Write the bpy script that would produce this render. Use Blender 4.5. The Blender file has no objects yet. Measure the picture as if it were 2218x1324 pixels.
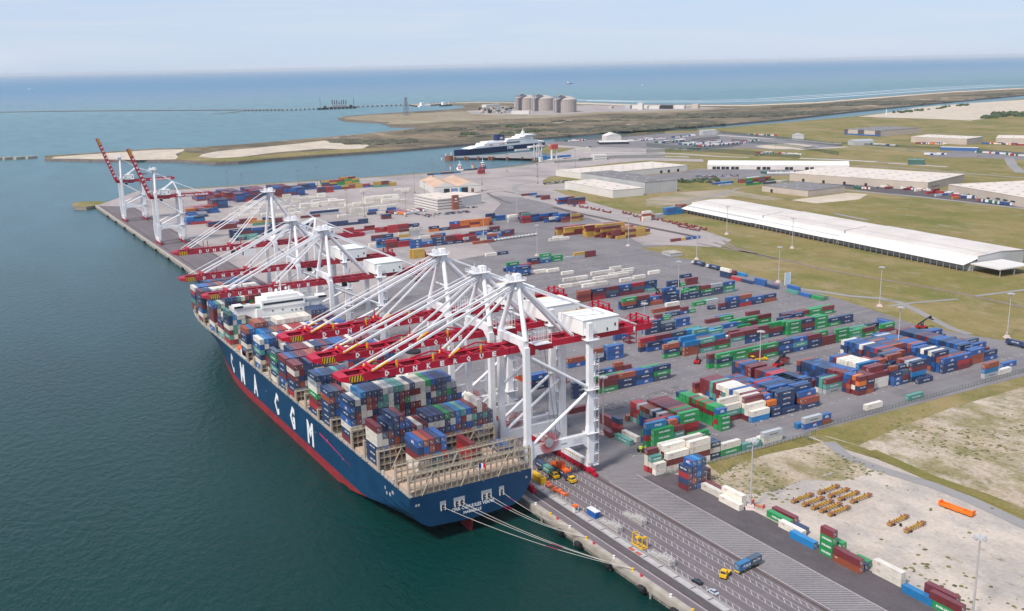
import bpy, math, random
from math import radians, sin, cos, pi
from mathutils import Vector, Matrix
random.seed(7)
sc = bpy.context.scene
COL = sc.collection
# ------------------------------------------------------------ camera, world, sun, exposure
F_PX, PITCH, ROLL, YAW, CH = 2174.776, 0.23547957, -0.0194685347, 0.526716991, 179.0
CAMP = Vector((-1.128*CH, 0.0, CH))
def cam_axes():
    f = Vector((sin(YAW)*cos(PITCH), cos(YAW)*cos(PITCH), -sin(PITCH)))
    r = Vector((cos(YAW), -sin(YAW), 0.0)); u = r.cross(f)
    c, s = cos(ROLL), sin(ROLL)
    return c*r+s*u, -s*r+c*u, f
_r, _u, _f = cam_axes()
cd = bpy.data.cameras.new('camera'); cd.sensor_fit = 'HORIZONTAL'; cd.sensor_width = 36.0
cd.lens = F_PX/2218*36.0; cd.clip_start = 1.0; cd.clip_end = 200000.0
cam = bpy.data.objects.new('camera', cd); COL.objects.link(cam)
cam.matrix_world = Matrix(((_r.x, _u.x, -_f.x, CAMP.x), (_r.y, _u.y, -_f.y, CAMP.y), (_r.z, _u.z, -_f.z, CAMP.z), (0, 0, 0, 1)))
sc.camera = cam
SUN_EL, SUN_AZ = radians(50), radians(-110)      # azimuth measured from +y toward +x
sd = bpy.data.lights.new('sun', 'SUN'); sd.energy = 2.9; sd.angle = radians(10); sd.color = (1.0, 0.93, 0.85)
sun = bpy.data.objects.new('sun', sd); COL.objects.link(sun)
_sd = Vector((sin(SUN_AZ)*cos(SUN_EL), cos(SUN_AZ)*cos(SUN_EL), sin(SUN_EL)))
sun.rotation_euler = _sd.to_track_quat('Z', 'Y').to_euler(); sun.location = (0, 0, 400)
w = bpy.data.worlds.new('World'); sc.world = w; w.use_nodes = True
nt = w.node_tree; nt.nodes.clear()
def nd(t, typ, **kw):
    n = t.nodes.new(typ)
    for k, v in kw.items():
        if hasattr(n, k): setattr(n, k, v)
    return n
sky = nd(nt, 'ShaderNodeTexSky'); sky.sky_type = 'NISHITA'; sky.sun_disc = False
sky.sun_elevation = SUN_EL; sky.sun_rotation = SUN_AZ; sky.air_density = 1.0; sky.dust_density = 0.3; sky.ozone_density = 3.0; sky.altitude = 100
tc = nd(nt, 'ShaderNodeTexCoord'); mp = nd(nt, 'ShaderNodeMapping'); mp.inputs['Scale'].default_value = (1.0, 1.0, 14.0)
mp.inputs['Rotation'].default_value = (0.0, 0.02, 0.3)
no = nd(nt, 'ShaderNodeTexNoise'); no.inputs['Scale'].default_value = 2.6; no.inputs['Detail'].default_value = 7; no.inputs['Roughness'].default_value = 0.6
no.inputs['Distortion'].default_value = 0.6
rp = nd(nt, 'ShaderNodeValToRGB'); rp.color_ramp.elements[0].position = 0.36; rp.color_ramp.elements[1].position = 0.72
mx = nd(nt, 'ShaderNodeMix'); mx.data_type = 'RGBA'
cl = nd(nt, 'ShaderNodeMix'); cl.data_type = 'RGBA'; cl.inputs[6].default_value = (2.75, 3.45, 4.75, 1); cl.inputs[7].default_value = (3.75, 4.15, 4.85, 1)
mm = nd(nt, 'ShaderNodeMath'); mm.operation = 'MULTIPLY_ADD'; mm.inputs[1].default_value = 0.12; mm.inputs[2].default_value = 0.85
bg = nd(nt, 'ShaderNodeBackground'); out = nd(nt, 'ShaderNodeOutputWorld')
mx.inputs[7].default_value = (3.25, 3.9, 4.85, 1)
L = nt.links.new
L(tc.outputs['Generated'], mp.inputs[0]); L(mp.outputs[0], no.inputs['Vector']); L(no.outputs['Fac'], rp.inputs[0])
L(rp.outputs[0], mm.inputs[0]); L(rp.outputs[0], cl.inputs[0]); L(cl.outputs[2], mx.inputs[7]); L(mm.outputs[0], mx.inputs[0]); L(sky.outputs[0], mx.inputs[6]); L(mx.outputs[2], bg.inputs[0]); L(bg.outputs[0], out.inputs[0])
bg.inputs[1].default_value = 0.117
sc.view_settings.view_transform = 'Standard'; sc.view_settings.look = 'None'; sc.view_settings.exposure = 0.60; sc.view_settings.gamma = 1.0
sc.render.engine = 'CYCLES'

# ------------------------------------------------------------ helpers
def tag(o, label=None, cat=None, group=None, kind=None):
    if label: o['label'] = label
    if cat: o['category'] = cat
    if group: o['group'] = group
    if kind: o['kind'] = kind
    return o
def empty(name, label, cat, loc=(0, 0, 0), rz=0, group=None):
    o = bpy.data.objects.new(name, None); COL.objects.link(o); o.location = loc; o.rotation_euler = (0, 0, rz)
    return tag(o, label, cat, group)
def copy_tree(o, parent=None):
    c = o.copy(); COL.objects.link(c)
    if parent is not None: c.parent = parent
    for ch in list(o.children): copy_tree(ch, c)
    return c
def place(proto, used, loc, rz, label=None, group=None):
    """first use moves the prototype itself, later ones copy it"""
    o = proto if proto.name not in used else copy_tree(proto)
    used.add(proto.name); o.location = loc; o.rotation_euler = (0, 0, rz)
    if label: o['label'] = label
    if group: o['group'] = group
    return o
class MB:
    def __init__(s): s.v = []; s.f = []; s.m = []
    def add(s, vs, fs, m=0):
        b = len(s.v); s.v.extend(tuple(v) for v in vs); s.f.extend(tuple(i+b for i in f) for f in fs); s.m.extend([m]*len(fs)); return s
    def box(s, x0, x1, y0, y1, z0, z1, m=0):
        return s.add([(x0,y0,z0),(x1,y0,z0),(x1,y1,z0),(x0,y1,z0),(x0,y0,z1),(x1,y0,z1),(x1,y1,z1),(x0,y1,z1)],
            [(0,3,2,1),(4,5,6,7),(0,1,5,4),(1,2,6,5),(2,3,7,6),(3,0,4,7)], m)
    def cbox(s, c, d, rz=0.0, m=0):
        x, y, z = d[0]/2, d[1]/2, d[2]; ca, sa = cos(rz), sin(rz); vs = []
        for zz in (0, z):
            for a, b in ((-x,-y),(x,-y),(x,y),(-x,y)): vs.append((c[0]+a*ca-b*sa, c[1]+a*sa+b*ca, c[2]+zz))
        return s.add(vs, [(0,3,2,1),(4,5,6,7),(0,1,5,4),(1,2,6,5),(2,3,7,6),(3,0,4,7)], m)
    def beam(s, p0, p1, wd, ht, m=0, w1=None, h1=None):
        """rectangular bar between two points; wd is horizontal, ht the other way"""
        p0 = Vector(p0); p1 = Vector(p1); d = (p1-p0).normalized()
        a = d.cross(Vector((0, 0, 1)))
        if a.length < 1e-3: a = Vector((1, 0, 0))
        a.normalize(); b = a.cross(d).normalized(); w1 = w1 or wd; h1 = h1 or ht; vs = []
        for p, ww, hh in ((p0, wd, ht), (p1, w1, h1)):
            for i, j in ((-1,-1),(1,-1),(1,1),(-1,1)): vs.append(p+a*(i*ww/2)+b*(j*hh/2))
        return s.add(vs, [(0,1,2,3),(7,6,5,4),(0,4,5,1),(1,5,6,2),(2,6,7,3),(3,7,4,0)], m)
    def tube(s, p0, p1, r, n=6, m=0, r1=None, cap=True):
        p0 = Vector(p0); p1 = Vector(p1); d = (p1-p0).normalized(); r1 = r if r1 is None else r1
        a = d.cross(Vector((0, 0, 1)))
        if a.length < 1e-3: a = Vector((1, 0, 0))
        a.normalize(); b = d.cross(a); vs = []
        for p, rr in ((p0, r), (p1, r1)):
            for i in range(n): t = 2*pi*i/n; vs.append(p+a*(rr*cos(t))+b*(rr*sin(t)))
        fs = [(i, (i+1) % n, n+(i+1) % n, n+i) for i in range(n)]
        if cap: fs += [tuple(range(n-1, -1, -1)), tuple(range(n, 2*n))]
        return s.add(vs, fs, m)
    def prism(s, poly, z0, z1, m=0, mside=None):
        n = len(poly); a = sum(poly[i][0]*poly[(i+1) % n][1]-poly[(i+1) % n][0]*poly[i][1] for i in range(n))
        if a < 0: poly = poly[::-1]
        s.add([(x, y, z0) for x, y in poly]+[(x, y, z1) for x, y in poly], [tuple(range(n, 2*n))], m)
        b = len(s.v)-2*n
        fs = [(b+i, b+(i+1) % n, b+n+(i+1) % n, b+n+i) for i in range(n)]
        s.f.extend(fs); s.m.extend([m if mside is None else mside]*n); return s
    def quad(s, pts, m=0): return s.add(pts, [tuple(range(len(pts)))], m)
    def lathe(s, c, prof, n=16, m=0):
        b = []; k = len(prof)
        for r, z in prof:
            for i in range(n): t = 2*pi*i/n; b.append((c[0]+r*cos(t), c[1]+r*sin(t), c[2]+z))
        fs = [(j*n+i, j*n+(i+1) % n, (j+1)*n+(i+1) % n, (j+1)*n+i) for j in range(k-1) for i in range(n)]
        fs.append(tuple((k-1)*n+i for i in range(n))); return s.add(b, fs, m)
    def merge(s, o, f=lambda v: v, m=None):
        b = len(s.v); s.v.extend(f(v) for v in o.v); s.f.extend(tuple(i+b for i in q) for q in o.f)
        s.m.extend(o.m if m is None else [m]*len(o.m)); return s
    def mesh(s, name, mats):
        me = bpy.data.meshes.new(name); me.from_pydata([tuple(v) for v in s.v], [], s.f)
        for m in (mats if isinstance(mats, (list, tuple)) else [mats]): me.materials.append(m)
        if any(s.m): me.polygons.foreach_set('material_index', s.m)
        me.update(); return me
    def build(s, name, mats, parent=None, smooth=False):
        me = s.mesh(name, mats)
        if smooth: me.polygons.foreach_set('use_smooth', [True]*len(me.polygons))
        o = bpy.data.objects.new(name, me); COL.objects.link(o)
        if parent is not None: o.parent = parent
        return o
_mats = {}
def mat(name, col, rough=0.6, var=0.12, scale=0.3, metal=0.0, spec=0.4, island=False, objvar=0.0, dirt=None, dscale=0.05, damt=0.5, bump=0.0, bscale=1.0):
    """principled paint / stone with noise variation and optional second 'dirt' colour"""
    if name in _mats: return _mats[name]
    m = bpy.data.materials.new(name); m.use_nodes = True; t = m.node_tree; b = t.nodes['Principled BSDF']
    b.inputs['Roughness'].default_value = rough; b.inputs['Metallic'].default_value = metal; b.inputs['Specular IOR Level'].default_value = spec
    tcn = nd(t, 'ShaderNodeTexCoord'); n1 = nd(t, 'ShaderNodeTexNoise'); n1.inputs['Scale'].default_value = scale; n1.inputs['Detail'].default_value = 5
    t.links.new(tcn.outputs['Object'], n1.inputs['Vector'])
    mr = nd(t, 'ShaderNodeMapRange'); mr.inputs[1].default_value = 0.3; mr.inputs[2].default_value = 0.7; mr.inputs[3].default_value = 1-var; mr.inputs[4].default_value = 1+var
    t.links.new(n1.outputs['Fac'], mr.inputs[0])
    val = mr.outputs[0]
    if island or objvar:
        src = nd(t, 'ShaderNodeNewGeometry').outputs['Random Per Island'] if island else nd(t, 'ShaderNodeObjectInfo').outputs['Random']
        v = nd(t, 'ShaderNodeMapRange'); a = objvar or 0.2; v.inputs[3].default_value = 1-a; v.inputs[4].default_value = 1+a
        t.links.new(src, v.inputs[0]); mu = nd(t, 'ShaderNodeMath'); mu.operation = 'MULTIPLY'
        t.links.new(val, mu.inputs[0]); t.links.new(v.outputs[0], mu.inputs[1]); val = mu.outputs[0]
    base = nd(t, 'ShaderNodeRGB'); base.outputs[0].default_value = (*col, 1); c = base.outputs[0]
    if dirt:
        n2 = nd(t, 'ShaderNodeTexNoise'); n2.inputs['Scale'].default_value = dscale; n2.inputs['Detail'].default_value = 8; n2.inputs['Roughness'].default_value = 0.65
        t.links.new(tcn.outputs['Object'], n2.inputs['Vector'])
        r2 = nd(t, 'ShaderNodeMapRange'); r2.inputs[1].default_value = 0.5-0.12; r2.inputs[2].default_value = 0.5+0.14; r2.inputs[4].default_value = damt
        t.links.new(n2.outputs['Fac'], r2.inputs[0])
        x = nd(t, 'ShaderNodeMix'); x.data_type = 'RGBA'; x.inputs[7].default_value = (*dirt, 1)
        t.links.new(r2.outputs[0], x.inputs[0]); t.links.new(c, x.inputs[6]); c = x.outputs[2]
    vm = nd(t, 'ShaderNodeVectorMath'); vm.operation = 'SCALE'; t.links.new(c, vm.inputs[0]); t.links.new(val, vm.inputs['Scale'])
    t.links.new(vm.outputs[0], b.inputs['Base Color'])
    if bump:
        n3 = nd(t, 'ShaderNodeTexNoise'); n3.inputs['Scale'].default_value = bscale; n3.inputs['Detail'].default_value = 4
        t.links.new(tcn.outputs['Object'], n3.inputs['Vector'])
        bp = nd(t, 'ShaderNodeBump'); bp.inputs['Strength'].default_value = 0.6; bp.inputs['Distance'].default_value = bump
        t.links.new(n3.outputs['Fac'], bp.inputs['Height']); t.links.new(bp.outputs[0], b.inputs['Normal'])
    _mats[name] = m; return m
_txt = {}
def text_mb(s, bold=0.02):
    """glyph outlines of a word in the xy plane, normalised: height of capitals 1, centred on x"""
    if s in _txt: return _txt[s]
    cu = bpy.data.curves.new('t', 'FONT'); cu.body = s; cu.resolution_u = 1; cu.offset = bold; cu.size = 1.0
    o = bpy.data.objects.new('t', cu); COL.objects.link(o)
    me = bpy.data.meshes.new_from_object(o); mb = MB()
    xs = [v.co.x for v in me.vertices]; cx = (min(xs)+max(xs))/2; k = 1/0.7
    mb.add([((v.co.x-cx)*k, v.co.y*k, 0) for v in me.vertices], [tuple(p.vertices) for p in me.polygons])
    bpy.data.objects.remove(o); bpy.data.curves.remove(cu); bpy.data.meshes.remove(me)
    _txt[s] = mb; mb.w = (max(xs)-min(xs))*k; return mb
def put_text(mb, s, c, h, face, wid=None, m=0, bold=0.02):
    """face '-y' or '-x' or '+y' or '+x'; c is the middle of the baseline"""
    t = text_mb(s, bold); sx = (wid/t.w if wid else h)
    R = {'-y': lambda x, y: (x, 0, y), '+y': lambda x, y: (-x, 0, y), '-x': lambda x, y: (0, -x, y), '+x': lambda x, y: (0, x, y)}[face]
    def f(v):
        a = R(v[0]*sx, v[1]*h); return (c[0]+a[0], c[1]+a[1], c[2]+a[2])
    mb.merge(t, f, m)
def inpoly(x, y, P):
    c = False; j = len(P)-1
    for i in range(len(P)):
        if (P[i][1] > y) != (P[j][1] > y) and x < (P[j][0]-P[i][0])*(y-P[i][1])/(P[j][1]-P[i][1])+P[i][0]: c = not c
        j = i
    return c
WHITE = mat('white_paint', (0.68, 0.68, 0.67), 0.45, 0.05, 0.2, dirt=(0.5, 0.47, 0.42), dscale=0.25, damt=0.35)
CRW = mat('crane_white', (0.80, 0.80, 0.815), 0.4, 0.05, 0.1, dirt=(0.56, 0.53, 0.51), dscale=0.12, damt=0.35)
CRR = mat('crane_red', (0.42, 0.006, 0.03), 0.45, 0.12, 0.2)
CRR2 = mat('faded_red', (0.36, 0.025, 0.045), 0.55, 0.12, 0.2)
BLACK = mat('black_rubber', (0.015, 0.015, 0.017), 0.8)
DARK = mat('dark_interior', (0.02, 0.022, 0.028), 0.7)
GREY = mat('grey_steel', (0.35, 0.36, 0.37), 0.5)
YEL = mat('yellow_paint', (0.72, 0.42, 0.01), 0.5)
ORG = mat('orange_paint', (0.75, 0.13, 0.01), 0.5)
TAN = mat('lashing_tan', (0.42, 0.37, 0.29), 0.7, 0.15, 0.3, dirt=(0.25, 0.18, 0.12), dscale=0.3, damt=0.5)
LETW = mat('lettering_white', (0.8, 0.8, 0.8), 0.5, 0.03)
LETB = mat('lettering_black', (0.03, 0.03, 0.04), 0.5, 0.03)
GLASS = mat('dark_glass', (0.03, 0.05, 0.07), 0.12, 0.05, spec=0.8)
CONC = mat('pale_concrete', (0.42, 0.38, 0.33), 0.85, 0.15, 0.5, dirt=(0.2, 0.16, 0.12), dscale=0.25, damt=0.6)
RUST = mat('rusty_steel', (0.22, 0.09, 0.05), 0.8, 0.2, 0.6)

# ------------------------------------------------------------ sea, land, ground covers
ZW = -4.5
def water_mat():
    m = bpy.data.materials.new('sea_water'); m.use_nodes = True; t = m.node_tree; b = t.nodes['Principled BSDF']
    b.inputs['Roughness'].default_value = 0.12; b.inputs['IOR'].default_value = 1.33; b.inputs['Specular IOR Level'].default_value = 0.5
    tcn = nd(t, 'ShaderNodeTexCoord'); sp = nd(t, 'ShaderNodeSeparateXYZ'); t.links.new(tcn.outputs['Object'], sp.inputs[0])
    # turbidity: clear dark green in the dock basin, silty teal outside, deep blue offshore
    n0 = nd(t, 'ShaderNodeTexNoise'); n0.inputs['Scale'].default_value = 0.0011; n0.inputs['Detail'].default_value = 4
    t.links.new(tcn.outputs['Object'], n0.inputs['Vector'])
    y = nd(t, 'ShaderNodeMath'); y.operation = 'MULTIPLY_ADD'; y.inputs[1].default_value = 900.0
    t.links.new(n0.outputs['Fac'], y.inputs[0]); t.links.new(sp.outputs['Y'], y.inputs[2])
    mr = nd(t, 'ShaderNodeMapRange'); mr.inputs[1].default_value = 300; mr.inputs[2].default_value = 16300
    t.links.new(y.outputs[0], mr.inputs[0]); cr = nd(t, 'ShaderNodeValToRGB'); e = cr.color_ramp.elements
    e[0].position = 0.0; e[0].color = (0.001, 0.024, 0.019, 1); e[1].position = 1.0; e[1].color = (0.065, 0.185, 0.31, 1)
    for p, c in ((0.045, (0.003, 0.035, 0.034, 1)), (0.09, (0.035, 0.095, 0.118, 1)), (0.18, (0.095, 0.190, 0.225, 1)), (0.36, (0.15, 0.245, 0.29, 1)), (0.52, (0.14, 0.225, 0.32, 1)), (0.72, (0.085, 0.20, 0.31, 1))):
        k = e.new(p); k.color = c
    t.links.new(mr.outputs[0], cr.inputs[0])
    for lo, hi, sock in ((0.12, 0.55, 'Roughness'), (0.20, 0.10, 'Specular IOR Level')):
        q = nd(t, 'ShaderNodeMapRange'); q.inputs[1].default_value = 500; q.inputs[2].default_value = 5000; q.inputs[3].default_value = lo; q.inputs[4].default_value = hi
        t.links.new(y.outputs[0], q.inputs[0]); t.links.new(q.outputs[0], b.inputs[sock])
    n4 = nd(t, 'ShaderNodeTexNoise'); n4.inputs['Scale'].default_value = 0.02; n4.inputs['Detail'].default_value = 6
    mpp = nd(t, 'ShaderNodeMapping'); mpp.inputs['Scale'].default_value = (1.0, 0.35, 1.0); mpp.inputs['Rotation'].default_value = (0, 0, -0.55)
    t.links.new(tcn.outputs['Object'], mpp.inputs[0]); t.links.new(mpp.outputs[0], n4.inputs['Vector'])
    m4 = nd(t, 'ShaderNodeMapRange'); m4.inputs[3].default_value = 0.72; m4.inputs[4].default_value = 1.28; t.links.new(n4.outputs['Fac'], m4.inputs[0])
    vs = nd(t, 'ShaderNodeVectorMath'); vs.operation = 'SCALE'; t.links.new(cr.outputs[0], vs.inputs[0]); t.links.new(m4.outputs[0], vs.inputs['Scale'])
    t.links.new(vs.outputs[0], b.inputs['Base Color'])
    n1 = nd(t, 'ShaderNodeTexNoise'); n1.inputs['Scale'].default_value = 0.35; n1.inputs['Detail'].default_value = 5; n1.inputs['Roughness'].default_value = 0.6
    mp1 = nd(t, 'ShaderNodeMapping'); mp1.inputs['Scale'].default_value = (1.0, 0.55, 1.0); mp1.inputs['Rotation'].default_value = (0, 0, -0.4)
    t.links.new(tcn.outputs['Object'], mp1.inputs[0]); t.links.new(mp1.outputs[0], n1.inputs['Vector'])
    bp = nd(t, 'ShaderNodeBump'); bp.inputs['Strength'].default_value = 1.0; bp.inputs['Distance'].default_value = 0.75
    t.links.new(n1.outputs['Fac'], bp.inputs['Height']); t.links.new(bp.outputs[0], b.inputs['Normal'])
    return m
mb = MB(); mb.quad([(-60000, -3000, ZW), (90000, -3000, ZW), (90000, 120000, ZW), (-60000, 120000, ZW)])
tag(mb.build('water', water_mat()), kind='structure')

def ground_mat(name, cols, scales, rough=0.95, bump=0.0, contrast=0.16):
    """cols: base + (colour, noise scale, threshold, stretch) layers"""
    m = bpy.data.materials.new(name); m.use_nodes = True; t = m.node_tree; b = t.nodes['Principled BSDF']; b.inputs['Roughness'].default_value = rough
    b.inputs['Specular IOR Level'].default_value = 0.15
    tcn = nd(t, 'ShaderNodeTexCoord'); base = nd(t, 'ShaderNodeRGB'); base.outputs[0].default_value = (*cols, 1); c = base.outputs[0]
    for i, (col, s, th, amt, *st) in enumerate(scales):
        n = nd(t, 'ShaderNodeTexNoise'); n.inputs['Scale'].default_value = s; n.inputs['Detail'].default_value = 9; n.inputs['Roughness'].default_value = 0.68
        mpg = nd(t, 'ShaderNodeMapping'); mpg.inputs['Location'].default_value = (i*37.1, i*11.7, 0); mpg.inputs['Scale'].default_value = (*(st[0] if st else (1.35, 0.8)), 1)
        t.links.new(tcn.outputs['Object'], mpg.inputs[0]); t.links.new(mpg.outputs[0], n.inputs['Vector'])
        r = nd(t, 'ShaderNodeMapRange'); r.inputs[1].default_value = th-0.06; r.inputs[2].default_value = th+0.09; r.inputs[4].default_value = amt
        t.links.new(n.outputs['Fac'], r.inputs[0]); x = nd(t, 'ShaderNodeMix'); x.data_type = 'RGBA'; x.inputs[7].default_value = (*col, 1)
        t.links.new(r.outputs[0], x.inputs[0]); t.links.new(c, x.inputs[6]); c = x.outputs[2]
    f = nd(t, 'ShaderNodeTexNoise'); f.inputs['Scale'].default_value = 0.6; f.inputs['Detail'].default_value = 6; t.links.new(tcn.outputs['Object'], f.inputs['Vector'])
    fr = nd(t, 'ShaderNodeMapRange'); fr.inputs[1].default_value = 0.25; fr.inputs[2].default_value = 0.75; fr.inputs[3].default_value = 1-contrast; fr.inputs[4].default_value = 1+contrast
    t.links.new(f.outputs['Fac'], fr.inputs[0]); vs = nd(t, 'ShaderNodeVectorMath'); vs.operation = 'SCALE'
    t.links.new(c, vs.inputs[0]); t.links.new(fr.outputs[0], vs.inputs['Scale']); t.links.new(vs.outputs[0], b.inputs['Base Color'])
    _mats[name] = m; return m
GRASS = ground_mat('grass', (0.19, 0.158, 0.052), [((0.27, 0.205, 0.10), 0.006, 0.49, 0.85), ((0.12, 0.13, 0.03), 0.011, 0.53, 0.8), ((0.15, 0.10, 0.045), 0.02, 0.60, 0.5), ((0.30, 0.25, 0.17), 0.045, 0.60, 0.7), ((0.07, 0.09, 0.025), 0.10, 0.60, 0.5)])
DUNE = ground_mat('dune_scrub', (0.215, 0.165, 0.105), [((0.075, 0.064, 0.048), 0.0055, 0.50, 0.85), ((0.155, 0.135, 0.06), 0.004, 0.56, 0.7), ((0.47, 0.355, 0.265), 0.006, 0.63, 0.95), ((0.055, 0.052, 0.038), 0.022, 0.55, 0.7)])
SAND = ground_mat('sand', (0.50, 0.42, 0.33), [((0.38, 0.33, 0.27), 0.015, 0.5, 0.7), ((0.60, 0.52, 0.43), 0.04, 0.55, 0.6), ((0.22, 0.19, 0.10), 0.05, 0.66, 0.6)])
BARE = ground_mat('bare_gravel', (0.40, 0.345, 0.30), [((0.53, 0.455, 0.385), 0.03, 0.50, 0.75), ((0.30, 0.28, 0.27), 0.04, 0.54, 0.6), ((0.13, 0.12, 0.05), 0.16, 0.64, 0.8)], contrast=0.12)
BAREG = ground_mat('gravel_with_weeds', (0.46, 0.385, 0.31), [((0.36, 0.275, 0.19), 0.02, 0.5, 0.75), ((0.36, 0.30, 0.25), 0.05, 0.5, 0.5), ((0.19, 0.165, 0.07), 0.045, 0.50, 0.85), ((0.10, 0.11, 0.035), 0.14, 0.60, 0.75), ((0.28, 0.23, 0.13), 0.09, 0.56, 0.5)], contrast=0.25)
ASPH = ground_mat('yard_asphalt', (0.185, 0.169, 0.177), [((0.135, 0.124, 0.132), 0.05, 0.53, 0.55, (.12, 3.0)), ((0.235, 0.217, 0.222), 0.04, 0.56, 0.5, (.10, 4.0)), ((0.225, 0.212, 0.215), 0.02, 0.52, 0.6), ((0.12, 0.112, 0.12), 0.035, 0.58, 0.5), ((0.26, 0.245, 0.24), 0.12, 0.66, 0.5), ((0.10, 0.095, 0.10), 0.3, 0.68, 0.5)], contrast=0.07)
ASPHD = ground_mat('dark_asphalt', (0.105, 0.09, 0.097), [((0.075, 0.066, 0.072), 0.05, 0.52, 0.6), ((0.14, 0.125, 0.13), 0.1, 0.58, 0.5)], contrast=0.08)
QASPH = ground_mat('quay_asphalt', (0.165, 0.140, 0.150), [((0.115, 0.098, 0.106), 0.05, 0.54, 0.5, (4.0, .10)), ((0.125, 0.108, 0.115), 0.03, 0.5, 0.6), ((0.20, 0.175, 0.18), 0.15, 0.6, 0.5)], contrast=0.07)
FARC = ground_mat('pale_hazed_paving', (0.345, 0.30, 0.288), [((0.24, 0.215, 0.21), 0.01, 0.5, 0.7), ((0.37, 0.33, 0.31), 0.02, 0.55, 0.6), ((0.18, 0.16, 0.16), 0.08, 0.64, 0.5)], contrast=0.07)  # pale paving tone; the far asphalt's distance haze is painted into this colour
ROADM = ground_mat('road_surface', (0.27, 0.255, 0.25), [((0.22, 0.21, 0.21), 0.03, 0.5, 0.6)], contrast=0.05)
ROCK = ground_mat('rock_armour', (0.20, 0.165, 0.15), [((0.13, 0.11, 0.10), 0.1, 0.5, 0.7), ((0.27, 0.23, 0.21), 0.3, 0.55, 0.6)])
FOAM = mat('surf_foam', (0.75, 0.78, 0.8), 0.6)
MARK = mat('marking_white', (0.42, 0.385, 0.38), 0.8, 0.15, 0.8, dirt=(0.25, 0.22, 0.22), dscale=1.2, damt=0.45)
RAILM = mat('rail_dark', (0.10, 0.075, 0.07), 0.8, 0.2, 0.3)
def sheet(name, P, m, z, side=None, kind='structure'):
    """flat polygon; with side = material it also gets a skirt down to below the water"""
    mb = MB()
    if side: mb.prism(P, ZW-3, z, 0, 1); o = mb.build(name, [m, side])
    else:
        a = sum(P[i][0]*P[(i+1) % len(P)][1]-P[(i+1) % len(P)][0]*P[i][1] for i in range(len(P)))
        if a < 0: P = P[::-1]
        mb.quad([(x, y, z) for x, y in P]); o = mb.build(name, m)
    return tag(o, kind=kind)
def ribbon(mb, P, wd, z, m=0):
    n = len(P); Lf = []; Rt = []
    for i in range(n):
        a = Vector(P[max(0, i-1)]); b = Vector(P[min(n-1, i+1)]); d = (b-a).normalized(); nn = Vector((-d.y, d.x))
        Lf.append(Vector(P[i])+nn*wd/2); Rt.append(Vector(P[i])-nn*wd/2)
    for i in range(n-1): mb.quad([(Rt[i].x, Rt[i].y, z), (Rt[i+1].x, Rt[i+1].y, z), (Lf[i+1].x, Lf[i+1].y, z), (Lf[i].x, Lf[i].y, z)], m)
def road(name, P, wd, m=None, z=0.10):
    mb = MB(); ribbon(mb, P, wd, z); return tag(mb.build(name, m or ROADM), kind='structure')
QW = mat('quay_wall_face', (0.34, 0.30, 0.25), 0.9, 0.2, 0.8, dirt=(0.10, 0.075, 0.055), dscale=0.5, damt=0.8)
# mainland: terminal, port land, canal bank
MAIN = [(0, -260), (0, 1489)] + [(-0.1,1492.6), (-13.9,1480), (-27.5,1496.5), (-24.5,1538.2), (-16.6,1548.5), (5.4,1543.6), (20.9,1522.9), (85.1,1643.1), (169.7,1612), (292.1,1599.5), (351.9,1592.2), (412.2,1581.2), (484.3,1580), (564.8,1579), (604.9,1574.7), (658.4,1559.3), (722.7,1578.6), (793.4,1608.4), (895.8,1641.9), (919.5,1745.1), (932.7,1823.6), (1050.3,1968), (1104,2031.9), (1262.1,2064.5), (1455.5,2129.4), (1697.1,2116.4), (1972.2,2155.2), (2331.5,2222.9), (2721.7,2344.9), (3247.6,2481), (3807,2607.5), (5433.5,2942.5)] + [(9000, 3000), (9000, -260)]
sheet('ground', MAIN, GRASS, 0.0, QW)
# dune land between canal and sea, with headland
DUN = [(30,2387.6), (111.2,2285.9), (216.4,2182.7), (265.2,2125.3), (304.4,2032.9), (347.1,2020.3), (432.9,2041.6), (577.8,2053.6), (717.4,2059.3), (890.1,2096.4), (1090.9,2128.5), (1262.8,2168.9), (1424.5,2188.9), (1571.3,2196.6), (1763.1,2211.7), (2097.4,2280), (2574.2,2436), (3126.3,2592.9), (4175.8,2849.2), (6088.9,3339.5), (7041,4033.9), (5161.1,3494.8), (4488.3,3450.3), (3757.4,3277.8), (3119.5,3100), (2768.5,3140.5), (2527.7,3509.2), (2520.8,3976.7), (2380.4,4307.4), (2310.9,4474.9), (2178.6,4637), (2013.4,4585.9), (2006.4,4181.4), (1835,3900.2), (1720.5,3818.6), (1565.8,3791.6), (1332.1,3715.5), (1194.9,3641.6), (1129.8,3523.8), (1091.6,3343.6), (1144.6,3156.6), (1074.4,2921), (1127.4,2811), (1073.9,2741.4), (885.3,2640.3), (727.4,2576.4), (499.7,2497.3), (343,2467.2), (281.4,2507.9), (174.1,2487.4), (39.2,2474.3)]
sheet('dune_land', DUN, DUNE, 1.0, ROCK)
# overlays on the dune land
sheet('sand_spit', [(41.6,2384.1), (136.3,2269.7), (188.8,2201.5), (264,2161), (285.8,2302.9), (317.1,2370.9), (335,2431.4), (272.7,2464.1), (166.9,2445.3), (55.3,2423.3)], SAND, 1.12)
sheet('sand_field', [(273.1,2139), (320.8,2239.7), (379.4,2312.3), (485.9,2350), (591.9,2399.2), (682.9,2454.4), (730.2,2385.8), (712.3,2223.8), (644,2112.5), (594,2211.1), (478.5,2186.7), (379.7,2126.2), (310.5,2118.9)], SAND, 1.14)
sheet('spit_grass', [(253.7,2156.6), (317.1,2370.9), (319.5,2319.2), (338.1,2270), (309,2190.9), (331.7,2127.4), (417.4,2120.7), (518.4,2149.3), (616.9,2154.9), (674.9,2133.9), (717.3,2076.5), (580.4,2060.1), (434.4,2047.8), (349.8,2029.7), (306.9,2042.2)], GRASS, 1.18)
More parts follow.
